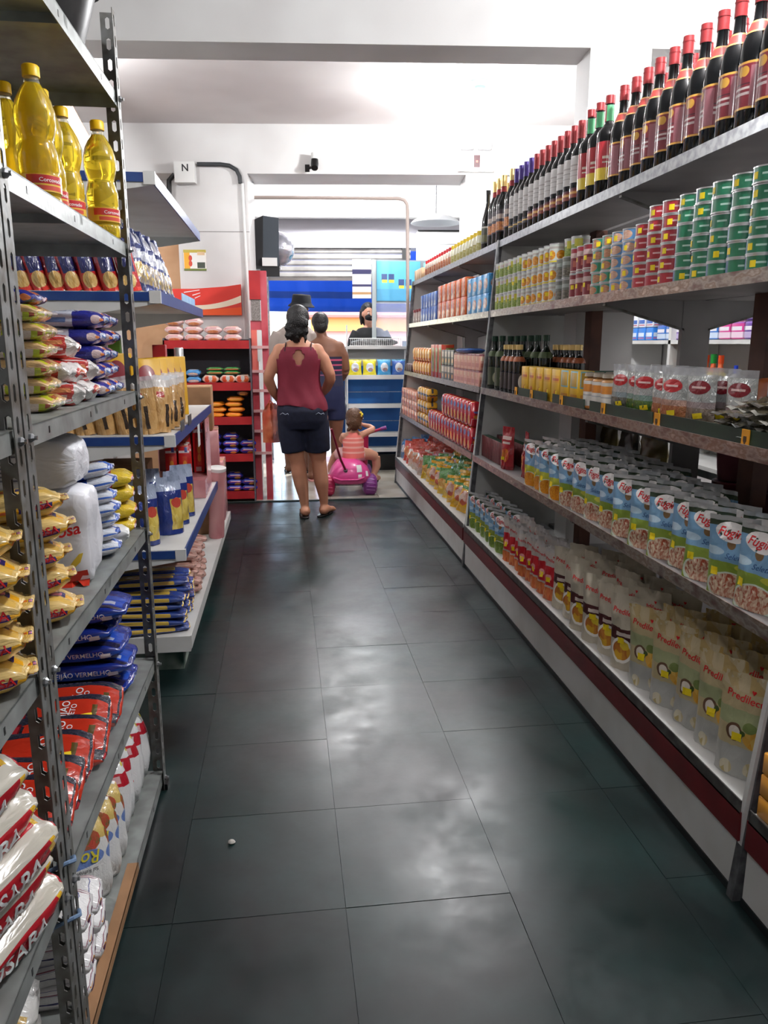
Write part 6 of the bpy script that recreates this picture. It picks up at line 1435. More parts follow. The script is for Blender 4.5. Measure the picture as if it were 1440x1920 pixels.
for i in range(8):
    put(('spaghetti_bag', SPG[i % 3], []), '%s blue and silver pasta bag along the gondola edge, from the near end' % nth(i), 'bag', 'blue and silver pasta bags', (-0.545 + jit(0.01), 3.30 + 0.095 * i, 1.612), (R(-20) + jit(0.1), R(6) + jit(0.1), R(60) + jit(0.25)))
tr = empty('blue_card_tray', (-0.52, 4.3, 1.601), label='light blue card tray at the end of the pasta bags', cat='tray')
add('front', MB().box(0.03, -0.27, 0, 0.034, 0.30, 0.045).build('front', mat('light blue card', (0.55, 0.72, 0.88), 0.5, color2=(0.65, 0.80, 0.92), noise_scale=14)), tr)
add('bottom', MB().box(-0.15, -0.27, 0, 0.03, 0.30, 0.003).build('bottom', mat('light blue card', (0.55, 0.72, 0.88), 0.5)), tr)
# toast bags
TOA = [bag('toast_bag', 0.088, 0.235, 0.075, printed('toast bag %d' % k, ('CDA56C', 'B88A50', 9), [('r', 0, 0.80, 1, 1, 'C4BDB8'), ('r', 0.15, 0.62, 0.5, 0.72, 'B03A34'), ('r', 0.50, 0.10, 0.68, 0.50, '3A2A1E')], 0.16, 0.6, 0, 0.6, 8), 0.02, 0.012, gusset=True, wr=0.007, seed=k + 1, nu=10, nv=14, seal=CLEAR) for k in range(3)]
for i in range(6):
    put(('toast_bag', TOA[i % 3], []), '%s beige toast bag from the left, facing the camera under the steel tray' % nth(i), 'bag', 'beige toast bags', (-0.975 + 0.083 * i, 3.29, 1.036), (R(3), R(-8) + jit(0.05), jit(0.1)))
for i in range(6):
    put(('toast_bag', TOA[(i + 1) % 3], []), '%s beige toast bag along the gondola edge, counted from the near end' % nth(i), 'bag', 'beige toast bags', (-0.513 + jit(0.01), 3.33 + 0.105 * i, 1.036), (R(-6) + jit(0.05), R(5), R(35) + jit(0.15)))
YRX = printed('yellow maroon box', 'E3AE1E', [('e', 0.5, 0.75, 0.3, 0.16, '8A2430'), ('e', 0.5, 0.3, 0.32, 0.18, '8A2430'), ('r', 0.0, 0.5, 0.2, 0.62, 'C8861C')], 0.4, 0.2)
for i in range(5):
    put(('cereal_box', rbox(0.13, 0.05, 0.30, YRX, 0.002, 1, 'cereal_box'), []), '%s yellow and maroon box behind the toast bags' % nth(i), 'box', 'yellow and maroon boxes', (-0.60 + 0.008 * i, 3.52 + 0.16 * i, 1.036), (R(-3), 0, R(28) + jit(0.05)))
put(('cereal_box', rbox(0.13, 0.05, 0.13, YRX, 0.002, 1, 'short_cereal_box'), []), 'short yellow and maroon box on top of the toast shelf boxes', 'box', None, (-0.72, 3.50, 1.036), (0, 0, R(20)), (1, 1, 2.5))
put(('foil_roll', MB().lathe([(0.022, 0), (0.025, 0.004), (0.025, 0.34), (0.022, 0.345)], 16).build('foil_roll', SILVER, True), []), 'silver foil roll standing behind the yellow boxes', 'roll', None, (-0.56, 4.36, 1.036))
put(('red_carton', rbox(0.07, 0.05, 0.36, RED, 0.003, 1, 'red_tall_box'), []), 'tall narrow red box beside the silver foil roll', 'box', None, (-0.66, 4.36, 1.036))
put(('green_carton', rbox(0.06, 0.05, 0.40, mat('bright green card', (0.45, 0.68, 0.25), 0.5), 0.003, 1, 'green_tall_box'), []), 'tall narrow green box deep on the toast shelf', 'box', None, (-0.86, 4.2, 1.036))
for k, (y, dz) in enumerate(((3.45, 0.0), (3.72, 0.0))):
    tgp = MB().box(-0.446, y - 0.06, 1.03, -0.443, y + 0.06, 1.075)
    add('price_plate', tgp.build('price_plate', mat('grey plate', (0.30, 0.31, 0.31), 0.4)), None, label='dark price plate on the toast shelf rail, ' + ('near' if k == 0 else 'far') + ' one', cat='price tag', group='dark price plates')
# blue pasta bags on the .555 shelf
FAR = [bag('macaroni_bag', 0.12, 0.26, 0.085, printed('blue macaroni %d' % k, '1F347E', [('r', 0.42, 0.08, 0.92, 0.62, ('C9A83C', 'E3CC6C', 10)), ('e', 0.68, 0.55, 0.2, 0.09, 'C84A3A'), ('r', 0, 0.76, 1, 1, 'A8B4CC')], 0.16, 0.6, 0.05, 0.5, 8), 0.03, 0.012, gusset=True, wr=0.009, seed=k + 3, nu=10, nv=14, neck=0.08) for k in range(3)]
for i, (x, y) in enumerate(((-0.60, 3.30), (-0.525, 3.50), (-0.67, 3.52), (-0.52, 3.68), (-0.66, 3.74), (-0.515, 3.86))):
    put(('macaroni_bag', FAR[i % 3], []), '%s blue macaroni bag from the near end of the gondola' % nth(i), 'bag', 'blue macaroni bags', (x, y, 0.556), (R(-3), 0, R(22) + jit(0.2)))
# cartons of juice in a case
PKW = mat('pink shrink wrap', (0.86, 0.62, 0.62), 0.25, coat=0.4, color2=(0.78, 0.50, 0.52), noise_scale=8)
case = empty('drink_case', (-0.60, 4.50, 0.556), label='open pink case holding red drink cartons on the gondola', cat='case')
add('tray', MB().box(-0.15, -0.18, 0, 0.15, 0.2, 0.10).build('tray', PKW), case)
add('side_wall', MB().box(-0.15, 0.19, 0.10, 0.15, 0.2, 0.42).build('side_wall', PKW), case)
add('side_wall', MB().box(0.145, -0.02, 0.10, 0.15, 0.19, 0.42).build('side_wall', PKW), case)
JUI = printed('red drink carton', 'CC2022', [('r', 0.35, 0.15, 0.75, 0.70, 'D8482A'), ('e', 0.55, 0.48, 0.16, 0.10, 'E8902C'), ('e', 0.55, 0.30, 0.16, 0.08, 'E8902C'), ('r', 0.05, 0.80, 0.95, 0.87, 'E8D8DC'), ('r', 0.55, 0.82, 0.8, 0.97, '3A3A8C'), ('r', 0.2, 0.03, 0.7, 0.12, 'D8C8C4')], 0.35, 0.3)
JB = rbox(0.062, 0.06, 0.19, JUI, 0.002, 1, 'drink_carton')
for i in range(2):
    for j in range(2):
        put(('drink_carton', JB, [('cap', MB().lathe([(0.011, 0.19), (0.011, 0.198)], 10).build('cap', WHITE), (0.012, 0.01, 0))]), 'red drink carton in the pink case, ' + (('front left', 'front right'), ('rear left', 'rear right'))[j][i], 'carton', 'red drink cartons', (-0.635 + 0.072 * i, 4.37 + 0.075 * j, 0.657), (0, 0, R(6)))
for i in range(3):
    put(('drink_carton', JB, []), '%s red drink carton standing higher on the rear case' % nth(i), 'carton', 'red drink cartons', (-0.66 + 0.075 * i, 4.62, 0.657), (0, 0, R(4)), (1, 1, 1.55))
put(('white_notice', rbox(0.003, 0.10, 0.11, WHITE, 0, 1, 'white_notice'), []), 'white paper notice hanging under the toast shelf rail', 'notice', None, (-0.442, 4.05, 0.885), (0, 0, 0.02))
for i, (x, y) in enumerate(((-0.86, 3.40), (-0.80, 3.95))):
    put(('carton', rbox(0.24, 0.22, 0.27, CARD, 0.003, 1, 'brown_carton'), [('red_print', MB().box(-0.10, -0.1115, 0.06, 0.10, -0.1105, 0.20).build('red_print', printed('carton print', 'A87850', [('r', 0.1, 0.2, 0.9, 0.75, 'C8442C'), ('r', 0.3, 0.35, 0.8, 0.5, '4A3A34')], 0.6, 0)))]), '%s brown carton with red print behind the macaroni bags' % nth(i), 'box', 'brown cartons behind the macaroni', (x, y, 0.556), (0, 0, R(3)))
# base deck: wrapped packs and spaghetti
PKP = sack('wrapped_pack', 0.30, 0.10, 0.042, printed('pink wrapped', 'C89A8C', [('r', 0.05, 0.2, 0.95, 0.5, 'B4786C'), ('r', 0.1, 0.6, 0.9, 0.75, 'DDC0B4')], 0.16, 0.6, 0, 0.5, 9), 5, 0.004, 2)
for c in range(4):
    for k in range(5):
        put(('wrapped_pack', PKP, []), '%s pink wrapped pack of the %s stack on the gondola base' % (nth(k), nth(c)), 'pack', 'pink wrapped packs on the gondola base', (-0.60 + jit(0.012), 3.80 + 0.115 * c, 0.171 + 0.0425 * k), (jit(0.02), jit(0.02), R(8) + jit(0.1)))
YBP = [sack('spaghetti_pack', 0.34, 0.11, 0.034, printed('yellow blue spaghetti %d' % k, '24408C', [('r', 0.1, 0.35, 0.8, 0.85, 'D0AE48'), ('r', 0, 0, 1, 0.25, '1E3476')], 0.14, 0.6, 0, 0.4, 8), 4, 0.004, k) for k in range(2)]
for c in range(3):
    for k in range((5, 6, 6)[c]):
        put(('spaghetti_pack', YBP[(k + c) % 2], []), '%s yellow and blue spaghetti pack of the %s stack on the gondola base' % (nth(k), nth(c)), 'pack', 'spaghetti packs on the gondola base', (-0.62 + jit(0.015), 3.275 + 0.125 * c, 0.171 + 0.0345 * k), (jit(0.02), R(2) + jit(0.02), R(7) + jit(0.1)))
for k in range(3):
    put(('brown_pack', sack('tan_pack', 0.32, 0.10, 0.05, mat('tan film', (0.66, 0.46, 0.26), 0.3, coat=0.4, color2=(0.55, 0.36, 0.20), noise_scale=10), 4, 0.006, 3), []), '%s tan pack between the spaghetti and the pink packs' % nth(k), 'pack', 'tan packs on the gondola base', (-0.62, 3.665, 0.171 + 0.051 * k), (0, 0, R(6) + jit(0.05)))
# boxes at the end of the row
for k, (x, y, z, w, d, h, m, lab) in enumerate(((-0.64, 5.20, 0.0, 0.42, 0.34, 0.38, CARD, 'brown cardboard box on the floor at the end of the gondola'), (-0.63, 5.19, 0.381, 0.38, 0.32, 0.30, PKW, 'pink shrink-wrapped box on the brown box at the row end'), (-0.64, 5.19, 0.682, 0.34, 0.30, 0.28, CARD, 'topmost brown carton of the stack at the row end'), (-0.62, 5.58, 0.0, 0.36, 0.28, 0.42, PKW, 'pink shrink-wrapped box on the floor behind the cardboard box'))):
    z = z if z else 0.171
    put(('shipping_box', rbox(w, d, h if k else h - 0.0, m, 0.004, 1, 'shipping_box_%d' % k), [('tape', MB().box(-w / 2 - 0.0005, -0.025, h - 0.05, w / 2 + 0.001, 0.025, h + 0.0008).build('tape', mat('tape', (0.80, 0.68, 0.50), 0.3)))]), lab, 'box', 'boxes at the row end', (x, y, z + (0.171 if k in (1, 2) else 0)), (0, 0, R(2) + jit(0.04)))
rl = MB().lathe([(0.045, 0), (0.05, 0.003), (0.05, 0.26), (0.045, 0.263)], 20)
ro = add('paper_roll', rl.build('paper_roll', PKW, True), None, (-0.462, 4.955, 0.172), (R(8), R(4), 0), label='upright paper roll with a white end at the gondola corner', cat='roll', scale=(1, 1, 1.75))
add('white_end', MB().lathe([(0.052, 0.258), (0.054, 0.262), (0.054, 0.27), (0.001, 0.271)], 20).build('white_end', WHITE, True), ro)

# ================================================================== red rack goods
def packs(name, m, w, d, h, spots, label, group, z, soft=True, yy=-0.05):
    me = sack(name, w, d, h, m, 5, 0.004, 1, 4)
    for i, (x, dz, a) in enumerate(spots):
        put((name, me, []), label % nth(i), 'pack', group, (-0.62 + x, 7.1 + yy, z + 0.001 + dz), (0, 0, R(a)))
CK = printed('cookie pack', 'DDB8B4', [('r', 0, 0.6, 1, 0.9, 'E4D0CC'), ('e', 0.5, 0.25, 0.3, 0.22, ('C86A3A', 'E0A070', 6)), ('r', 0.05, 0.7, 0.7, 0.8, 'C86A70')], 0.3, 0.4)
packs('cookie_pack', CK, 0.155, 0.14, 0.065, [(-0.31 + 0.165 * i, 0.066 * k, jit(4)) for k in range(2) for i in range(4)] + [(-0.14, 0.132, 3), (-0.31, 0.132, -3)], '%s pale pink cookie pack on the top red shelf', 'cookie packs on the top red shelf', RRZ[4])
packs('candy_pack', printed('fruit pack', 'D8C0B0', [('e', 0.3, 0.5, 0.16, 0.4, 'D0502E'), ('e', 0.7, 0.5, 0.16, 0.4, 'D0602E'), ('e', 0.5, 0.6, 0.12, 0.3, 'C8C8C4')], 0.3, 0.4), 0.145, 0.14, 0.075, [(-0.02, 0, 2), (0.135, 0, -2), (0.26, 0, 1)], '%s orange and white pack on the second red shelf', 'fruit packs on the second red shelf', RRZ[3])
packs('green_pack', printed('green pack', '3E8C46', [('r', 0.1, 0.3, 0.9, 0.6, 'C86A3C')], 0.3, 0.4), 0.145, 0.14, 0.032, [(0.02, 0.076, 2), (0.17, 0.076, -2), (0.02, 0.108, 2), (0.17, 0.108, 1)], '%s green pack on the second red shelf', 'green packs on the second red shelf', RRZ[3])
packs('blue_pack', printed('light blue pack', '4A8CC4', [('e', 0.5, 0.3, 0.35, 0.25, ('D8A078', 'C8D0D8', 5))], 0.3, 0.4), 0.13, 0.14, 0.06, [(-0.165, 0, 2), (-0.165, 0.061, -2)], '%s light blue pack on the second red shelf', 'blue packs on the second red shelf', RRZ[3])
packs('maroon_pack', printed('maroon pack', '8A2A34', [('r', 0, 0, 1, 0.5, 'D8A04A'), ('r', 0, 0, 1, 0.2, 'C8302C')], 0.3, 0.4), 0.10, 0.14, 0.16, [(-0.30, 0, 0)], '%s maroon pack at the left of the second red shelf', 'maroon pack', RRZ[3])
OR = printed('orange bag', 'EE8A16', [('e', 0.5, 0.4, 0.4, 0.22, 'F3A82C'), ('r', 0, 0.8, 1, 1, 'D8700E')], 0.22, 0.5, 0, 0.4)
packs('orange_bag', OR, 0.15, 0.15, 0.045, [(-0.14 + 0.16 * i + jit(0.015), 0.046 * k, jit(12)) for k in range(4) for i in range(3) if not (k == 3 and i == 1)], '%s orange snack bag heaped on the middle red shelf', 'orange bags on the middle red shelf', RRZ[2])
packs('chocolate_pack', printed('brown orange pack', '6A3A2C', [('e', 0.5, 0.4, 0.35, 0.3, ('C8602C', 'E0A04A', 5))], 0.3, 0.4), 0.11, 0.14, 0.06, [(0.26, 0.185, 2)], '%s brown pack on top of the orange bags', 'brown pack', RRZ[2])
BC = printed('blue cookie', '2A2F96', [('r', 0.1, 0.5, 0.9, 0.62, 'D0486A'), ('r', 0.2, 0.6, 0.8, 0.72, 'D8D8E8'), ('e', 0.65, 0.22, 0.2, 0.2, 'D89A4A')], 0.25, 0.5)
packs('blue_cookie_pack', BC, 0.145, 0.13, 0.062, [(-0.02 + 0.155 * i, 0.063 * k, jit(5)) for k in range(3) for i in range(2)] + [(0.285, 0, 0), (0.285, 0.063, 2)], '%s dark blue cookie pack on the fourth red shelf', 'blue cookie packs on the fourth red shelf', RRZ[1])
packs('blue_cookie_pack', BC, 0.145, 0.13, 0.055, [(0.0 + 0.155 * i, 0.056 * k, jit(5)) for k in range(3) for i in range(2)] + [(0.285, 0, 0), (0.285, 0.056, 2)], '%s dark blue cookie pack on the lowest red shelf', 'blue cookie packs on the lowest red shelf', RRZ[0])
# chip bags at the checkout
for i, (c, nm) in enumerate((('E0D22A', 'yellow'), ('E0D22A', 'yellow'), ('3F9AD0', 'blue'), ('2F5FB0', 'blue'))):
    me = bag('chip_bag', 0.155, 0.18, 0.06, printed('chip %d' % i, c, [('e', 0.5, 0.5, 0.3, 0.28, 'DDE0E4'), ('e', 0.55, 0.35, 0.2, 0.12, ('C8863C', '6A86B8', 5)), ('r', 0, 0.9, 1, 1, 'E8E070' if i < 2 else '7AC0E0')], 0.2, 0.5, 0, 0.5), 0.018, 0.018, wr=0.007, seed=i)
    put(('chip_bag', me, []), ('left yellow', 'right yellow', 'light blue', 'dark blue')[i] + ' chip bag on the white checkout rack', 'bag', 'chip bags at the checkout', (0.785 + 0.163 * i, 8.60, 1.056), (R(-6), 0, jit(0.08)))

# tan cardboard liner along the bottom tray of the steel rack
add('cardboard_liner', MB().box(-0.445, 1.345, 0.0553, -0.417, 1.86, 0.0565).box(-0.419, 1.345, 0.034, -0.4165, 1.86, 0.0565).build('cardboard_liner', CARD), None, label='tan cardboard strip lining the bottom tray of the steel rack', cat='cardboard')
# ================================================================== people
SKIN = mat('tanned skin', (0.76, 0.55, 0.44), 0.5, color2=(0.71, 0.49, 0.39), noise_scale=5, spec=0.35)
SKIN2 = mat('brown skin', (0.50, 0.34, 0.26), 0.5, color2=(0.45, 0.30, 0.23), noise_scale=5, spec=0.35)
SKIN3 = mat('light skin', (0.80, 0.60, 0.50), 0.5, color2=(0.75, 0.54, 0.44), noise_scale=5, spec=0.35)
HAIR = mat('black hair', (0.055, 0.045, 0.045), 0.5, bump=0.6, bump_scale=90)
HAIRB = mat('brown hair', (0.33, 0.22, 0.14), 0.5, bump=0.6, bump_scale=90)
def fused(name, mb, m, parent, voxel=0.011, smooth=6):
    """One continuous surface grown over overlapping lofted limbs."""
    o = add(name, mb.build(name, m, True, weld=False), parent)
    r = o.modifiers.new('fuse', 'REMESH'); r.mode = 'VOXEL'; r.voxel_size = voxel; r.use_smooth_shade = True
    s_ = o.modifiers.new('soften', 'SMOOTH'); s_.factor = 0.5; s_.iterations = smooth
    return o
def ball(mb, c, rx, ry, rz, n=14):
    rings = []
    for i in range(9):
        a = -PI / 2 + PI * (i + 0.02) / 8.04
        rings.append((c[0], c[1], c[2] + rz * math.sin(a), rx * math.cos(a), ry * math.cos(a)))
    return mb.loft(rings, n)
def limb(mb, pts, rad, n=12):
    return mb.tube(pts, rad, n)
def foot(mb, x, y, ang, L=0.235, w=0.042, z=0.012):
    c, s = math.cos(ang), math.sin(ang)
    def P(a, b): return (x + a * s + b * c, y + a * c - b * s)
    rows = [(-0.055, 0.022, 0.045), (-0.02, 0.034, 0.075), (0.04, 0.036, 0.065), (0.10, 0.045, 0.04), (0.15, 0.046, 0.026), (L - 0.06, 0.036, 0.018)]
    for (a0, w0, h0), (a1, w1, h1) in zip(rows, rows[1:]):
        q = P(a0, 0); r = P(a1, 0)
        mb.tube([(q[0], q[1], z + h0 / 2), (r[0], r[1], z + h1 / 2)], [max(w0, h0) / 1.6, max(w1, h1) / 1.7], 10)
    for k, off in enumerate((-0.026, -0.010, 0.004, 0.016, 0.028)):
        q, r = P(L - 0.085, off), P(L - 0.045 - 0.006 * k, off * 1.12)
        mb.tube([(q[0], q[1], z + 0.012), (r[0], r[1], z + 0.009)], [0.011, 0.009 if k else 0.011], 8)
def hand(mb, wrist, direction, down, curl=0.5, s=1.0, thumb=1):
    """Palm, four unequal curled fingers and a thumb leaving the side of the palm."""
    w, d, n = Vector(wrist), Vector(direction).normalized(), Vector(down).normalized()
    n = (n - d * n.dot(d)).normalized()
    u = d.cross(n)
    palm = w + d * 0.05 * s
    mb.tube([w, w + d * 0.03 * s, palm, w + d * 0.085 * s], [0.024 * s, 0.030 * s, 0.034 * s, 0.028 * s], 10)
    for k, (off, L) in enumerate(((-0.027, 0.062), (-0.009, 0.072), (0.009, 0.067), (0.026, 0.052))):
        a = w + d * 0.075 * s + u * off * s
        b = a + (d * (1 - curl * 0.4) + n * curl * 0.6).normalized() * L * 0.5 * s
        c = b + (d * (1 - curl) + n * curl).normalized() * L * 0.32 * s
        e = c + (d * (0.7 - curl) + n * (curl + 0.2)).normalized() * L * 0.25 * s
        mb.tube([a, b, c, e], [0.0095 * s, 0.009 * s, 0.0085 * s, 0.006 * s], 8)
    a = w + d * 0.025 * s + u * thumb * -0.026 * s
    b = a + (d * 0.6 - u * thumb * 0.7 + n * 0.3).normalized() * 0.036 * s
    c = b + (d * 0.8 - u * thumb * 0.2 + n * 0.4).normalized() * 0.028 * s
    mb.tube([a, b, c], [0.012 * s, 0.0105 * s, 0.008 * s], 8)
def flip_flop(parent, x, y, ang, m=None, L=0.25):
    o = add('flip_flop', MB().loft([(0, 0.085, 0, 0.036, 0.125), (0, 0.085, 0.012, 0.039, 0.128), (0, 0.085, 0.014, 0.037, 0.126)], 18, p=2.6).build('flip_flop', m or BLACK, True), parent, (x, y, 0), (0, 0, -ang))
    add('strap', MB().tube([(-0.036, 0.07, 0.012), (-0.03, 0.10, 0.05), (0.0, 0.145, 0.045), (0.004, 0.155, 0.016)], 0.006, 6).tube([(0.036, 0.07, 0.012), (0.034, 0.10, 0.05), (0.0, 0.145, 0.045)], 0.006, 6).build('strap', m or BLACK, True), o)
def face(parent, hc, yaw, skin, s=1.0, mask=None):
    """eyes, nose, mouth, ears on a head whose centre is hc; yaw 0 looks toward +Y"""
    c, sn = math.cos(yaw), math.sin(yaw)
    def P(r, f, z): return (hc[0] + r * c + f * sn, hc[1] - r * sn + f * c, hc[2] + z)
    for sg in (-1, 1):
        e = MB(); ball(e, P(0.030 * s * sg, 0.082 * s, 0.004 * s), 0.011 * s, 0.009 * s, 0.008 * s, 10)
        eo = add('eye', e.build('eye', mat('eye white', (0.90, 0.88, 0.86), 0.3), True), parent)
        e = MB(); ball(e, P(0.030 * s * sg, 0.090 * s, 0.004 * s), 0.005 * s, 0.004 * s, 0.006 * s, 8)
        add('iris', e.build('iris', mat('iris', (0.12, 0.07, 0.05), 0.3), True), eo)
        e = MB(); e.tube([P(0.016 * s * sg, 0.090 * s, 0.024 * s), P(0.032 * s * sg, 0.088 * s, 0.029 * s), P(0.046 * s * sg, 0.076 * s, 0.022 * s)], 0.0035 * s, 6)
        add('eyebrow', e.build('eyebrow', HAIR, True), parent)
    m_ = MB().tube([P(-0.024 * s, 0.084 * s, -0.052 * s), P(0, 0.093 * s, -0.050 * s), P(0.024 * s, 0.084 * s, -0.052 * s)], [0.003 * s, 0.006 * s, 0.003 * s], 8)
    add('mouth', m_.build('mouth', mat('lips', (0.62, 0.32, 0.30), 0.4), True), parent)
def head_mb(mb, hc, yaw, s=1.0):
    c, sn = math.cos(yaw), math.sin(yaw)
    def P(r, f, z): return (hc[0] + r * c + f * sn, hc[1] - r * sn + f * c, hc[2] + z)
    ball(mb, P(0, -0.008 * s, 0.02 * s), 0.074 * s, 0.092 * s, 0.098 * s)
    ball(mb, P(0, 0.028 * s, -0.045 * s), 0.054 * s, 0.056 * s, 0.065 * s)
    mb.tube([P(0, 0.082 * s, 0.0), P(0, 0.100 * s, -0.022 * s), P(0, 0.086 * s, -0.03 * s)], [0.008 * s, 0.013 * s, 0.008 * s], 8)
    for sg in (-1, 1):
        ball(mb, P(0.076 * s * sg, -0.005 * s, -0.008 * s), 0.012 * s, 0.020 * s, 0.030 * s, 8)

# ------------------------------------------------------------------ woman in the maroon top, seen from behind
W = empty('person', (0.15, 6.25, 0), label='woman in a maroon halter top and dark denim shorts seen from behind', cat='person')
mb = MB()
HC = (-0.022, 0.0, 1.575)
head_mb(mb, HC, R(20))
limb(mb, [(-0.02, -0.01, 1.50), (-0.022, -0.015, 1.42), (-0.02, -0.01, 1.34)], [0.052, 0.055, 0.075])
mb.loft([(-0.02, 0, 0.80, 0.185, 0.135), (-0.01, 0, 0.90, 0.188, 0.140), (-0.02, 0, 0.99, 0.165, 0.118), (-0.03, 0, 1.08, 0.150, 0.108), (-0.03, 0, 1.18, 0.160, 0.112), (-0.03, 0, 1.27, 0.172, 0.112), (-0.03, -0.005, 1.34, 0.178, 0.098), (-0.03, -0.005, 1.385, 0.150, 0.075), (-0.025, -0.005, 1.42, 0.085, 0.058), (-0.022, -0.008, 1.44, 0.055, 0.05)], 24)
# arms bent forward: elbows out, hands in front of the waist
ball(mb, (-0.172, -0.004, 1.345), 0.06, 0.06, 0.062)
limb(mb, [(-0.165, -0.005, 1.345), (-0.215, -0.01, 1.28), (-0.265, -0.03, 1.155), (-0.27, -0.015, 1.12)], [0.056, 0.055, 0.045, 0.043])
limb(mb, [(-0.27, -0.015, 1.125), (-0.235, 0.05, 1.03), (-0.195, 0.12, 0.955)], [0.044, 0.040, 0.028])
hand(mb, (-0.195, 0.12, 0.955), (0.45, 0.55, -0.6), (0.6, 0, -0.6), 0.6, 1.0, -1)
ball(mb, (0.118, -0.004, 1.345), 0.06, 0.06, 0.062)
limb(mb, [(0.11, -0.005, 1.345), (0.165, -0.01, 1.28), (0.218, -0.02, 1.16), (0.222, 0.0, 1.12)], [0.056, 0.056, 0.046, 0.044])
limb(mb, [(0.222, 0.0, 1.125), (0.195, 0.09, 1.05), (0.155, 0.18, 0.99)], [0.045, 0.040, 0.028])
hand(mb, (0.155, 0.18, 0.99), (-0.45, 0.6, -0.4), (-0.5, 0, -0.7), 0.6, 1.0, 1)
# legs
limb(mb, [(-0.10, 0, 0.84), (-0.10, 0.0, 0.70), (-0.078, 0.0, 0.55), (-0.055, 0.0, 0.47), (-0.045, -0.008, 0.37), (-0.03, -0.008, 0.28), (-0.012, 0.0, 0.16), (-0.003, 0.01, 0.09)], [0.105, 0.098, 0.078, 0.062, 0.064, 0.060, 0.042, 0.036], 16)
limb(mb, [(0.095, 0, 0.84), (0.10, 0.0, 0.70), (0.105, 0.02, 0.55), (0.118, 0.03, 0.47), (0.128, 0.022, 0.37), (0.138, 0.02, 0.28), (0.15, 0.03, 0.17), (0.158, 0.04, 0.10)], [0.105, 0.100, 0.082, 0.063, 0.064, 0.060, 0.042, 0.036], 16)
foot(mb, -0.002, 0.0, R(-4), z=0.014); foot(mb, 0.16, 0.035, R(28), z=0.014)
fused('body', mb, SKIN, W)
face(W, HC, R(20), SKIN)
flip_flop(W, -0.005, -0.06, R(-4)); flip_flop(W, 0.125, -0.025, R(28))
# hair gathered low
h = MB()
ball(h, (-0.028, -0.018, 1.607), 0.092, 0.105, 0.098, 20)
ball(h, (-0.035, -0.075, 1.565), 0.082, 0.06, 0.085, 18)
ball(h, (-0.04, -0.085, 1.50), 0.066, 0.045, 0.065, 18)
ball(h, (-0.045, -0.075, 1.455), 0.042, 0.032, 0.05, 14)
for k in range(16):
    a = k * 0.9
    h.tube([(-0.035 + 0.075 * math.sin(a), -0.10, 1.60 - 0.009 * k), (-0.04 + 0.085 * math.sin(a), -0.115, 1.56 - 0.008 * k), (-0.045 + 0.07 * math.sin(a + 0.4), -0.105, 1.51 - 0.007 * k)], [0.016, 0.014, 0.006], 6)
fused('hair', h, HAIR, W, 0.009, 2)
# halter top with keyhole: one open shell over the torso
TOPM = mat('maroon jersey', (0.46, 0.11, 0.19), 0.75, bump=0.15, bump_scale=25)
tv_, tf_, NT = [], [], 64
rows = [(-0.005, 0.0, 0.905, 0.205, 0.158), (-0.01, 0, 0.94, 0.202, 0.156), (-0.018, 0, 0.99, 0.186, 0.140), (-0.028, 0, 1.06, 0.172, 0.128), (-0.03, 0, 1.13, 0.168, 0.126), (-0.03, 0, 1.19, 0.172, 0.126), (-0.03, 0, 1.24, 0.182, 0.126), (-0.03, -0.003, 1.285, 0.188, 0.124), (-0.03, -0.004, 1.325, 0.190, 0.117), (-0.03, -0.005, 1.355, 0.186, 0.108), (-0.03, -0.006, 1.378, 0.172, 0.096)]
for ri, (cx, cy, z, rx, ry) in enumerate(rows):
    for k in range(NT):
        a = 2 * PI * k / NT
        e = 0.85 if ri > 5 else 0.95
        c, d = math.cos(a), math.sin(a)
        dz = (0.012 * math.sin(a * 3 + 1) - 0.028 * c) if ri == 0 else 0.0
        wv = 0.004 * math.sin(a * 9 + ri) if ri < 4 else 0
        tv_.append((cx + (rx + wv) * math.copysign(abs(c) ** e, c), cy + (ry + wv) * math.copysign(abs(d) ** e, d), z + dz))
for ri in range(len(rows) - 1):
    for k in range(NT):
        am = 2 * PI * (k + 0.5) / NT
        if ri >= 6 and abs(math.cos(am)) > (0.93, 0.80, 0.70, 0.64)[ri - 6]: continue
        if abs(am - 1.5 * PI) < (0.0, 0.10, 0.16, 0.11, 0.0)[max(0, min(4, ri - 5))]: continue
        k2 = (k + 1) % NT
        tf_.append((ri * NT + k, ri * NT + k2, (ri + 1) * NT + k2, (ri + 1) * NT + k))
tm = bpy.data.meshes.new('halter_top'); tm.from_pydata(tv_, [], tf_); tm.materials.append(TOPM)
tm.polygons.foreach_set('use_smooth', [True] * len(tf_))
to = add('halter_top', tm, W)
sd = to.modifiers.new('sub', 'SUBSURF'); sd.levels = 2; sd.render_levels = 2
so = to.modifiers.new('thick', 'SOLIDIFY'); so.thickness = 0.004
for x in (-0.135, 0.065):
    add('strap', MB().tube([(x + 0.004, -0.098, 1.33), (x, -0.098, 1.355), (x + 0.006, -0.082, 1.385), (x + 0.010, -0.045, 1.408), (x + 0.012, 0.02, 1.40)], 0.0055, 6).build('strap', mat('dark strap', (0.20, 0.07, 0.10), 0.6), True), W)
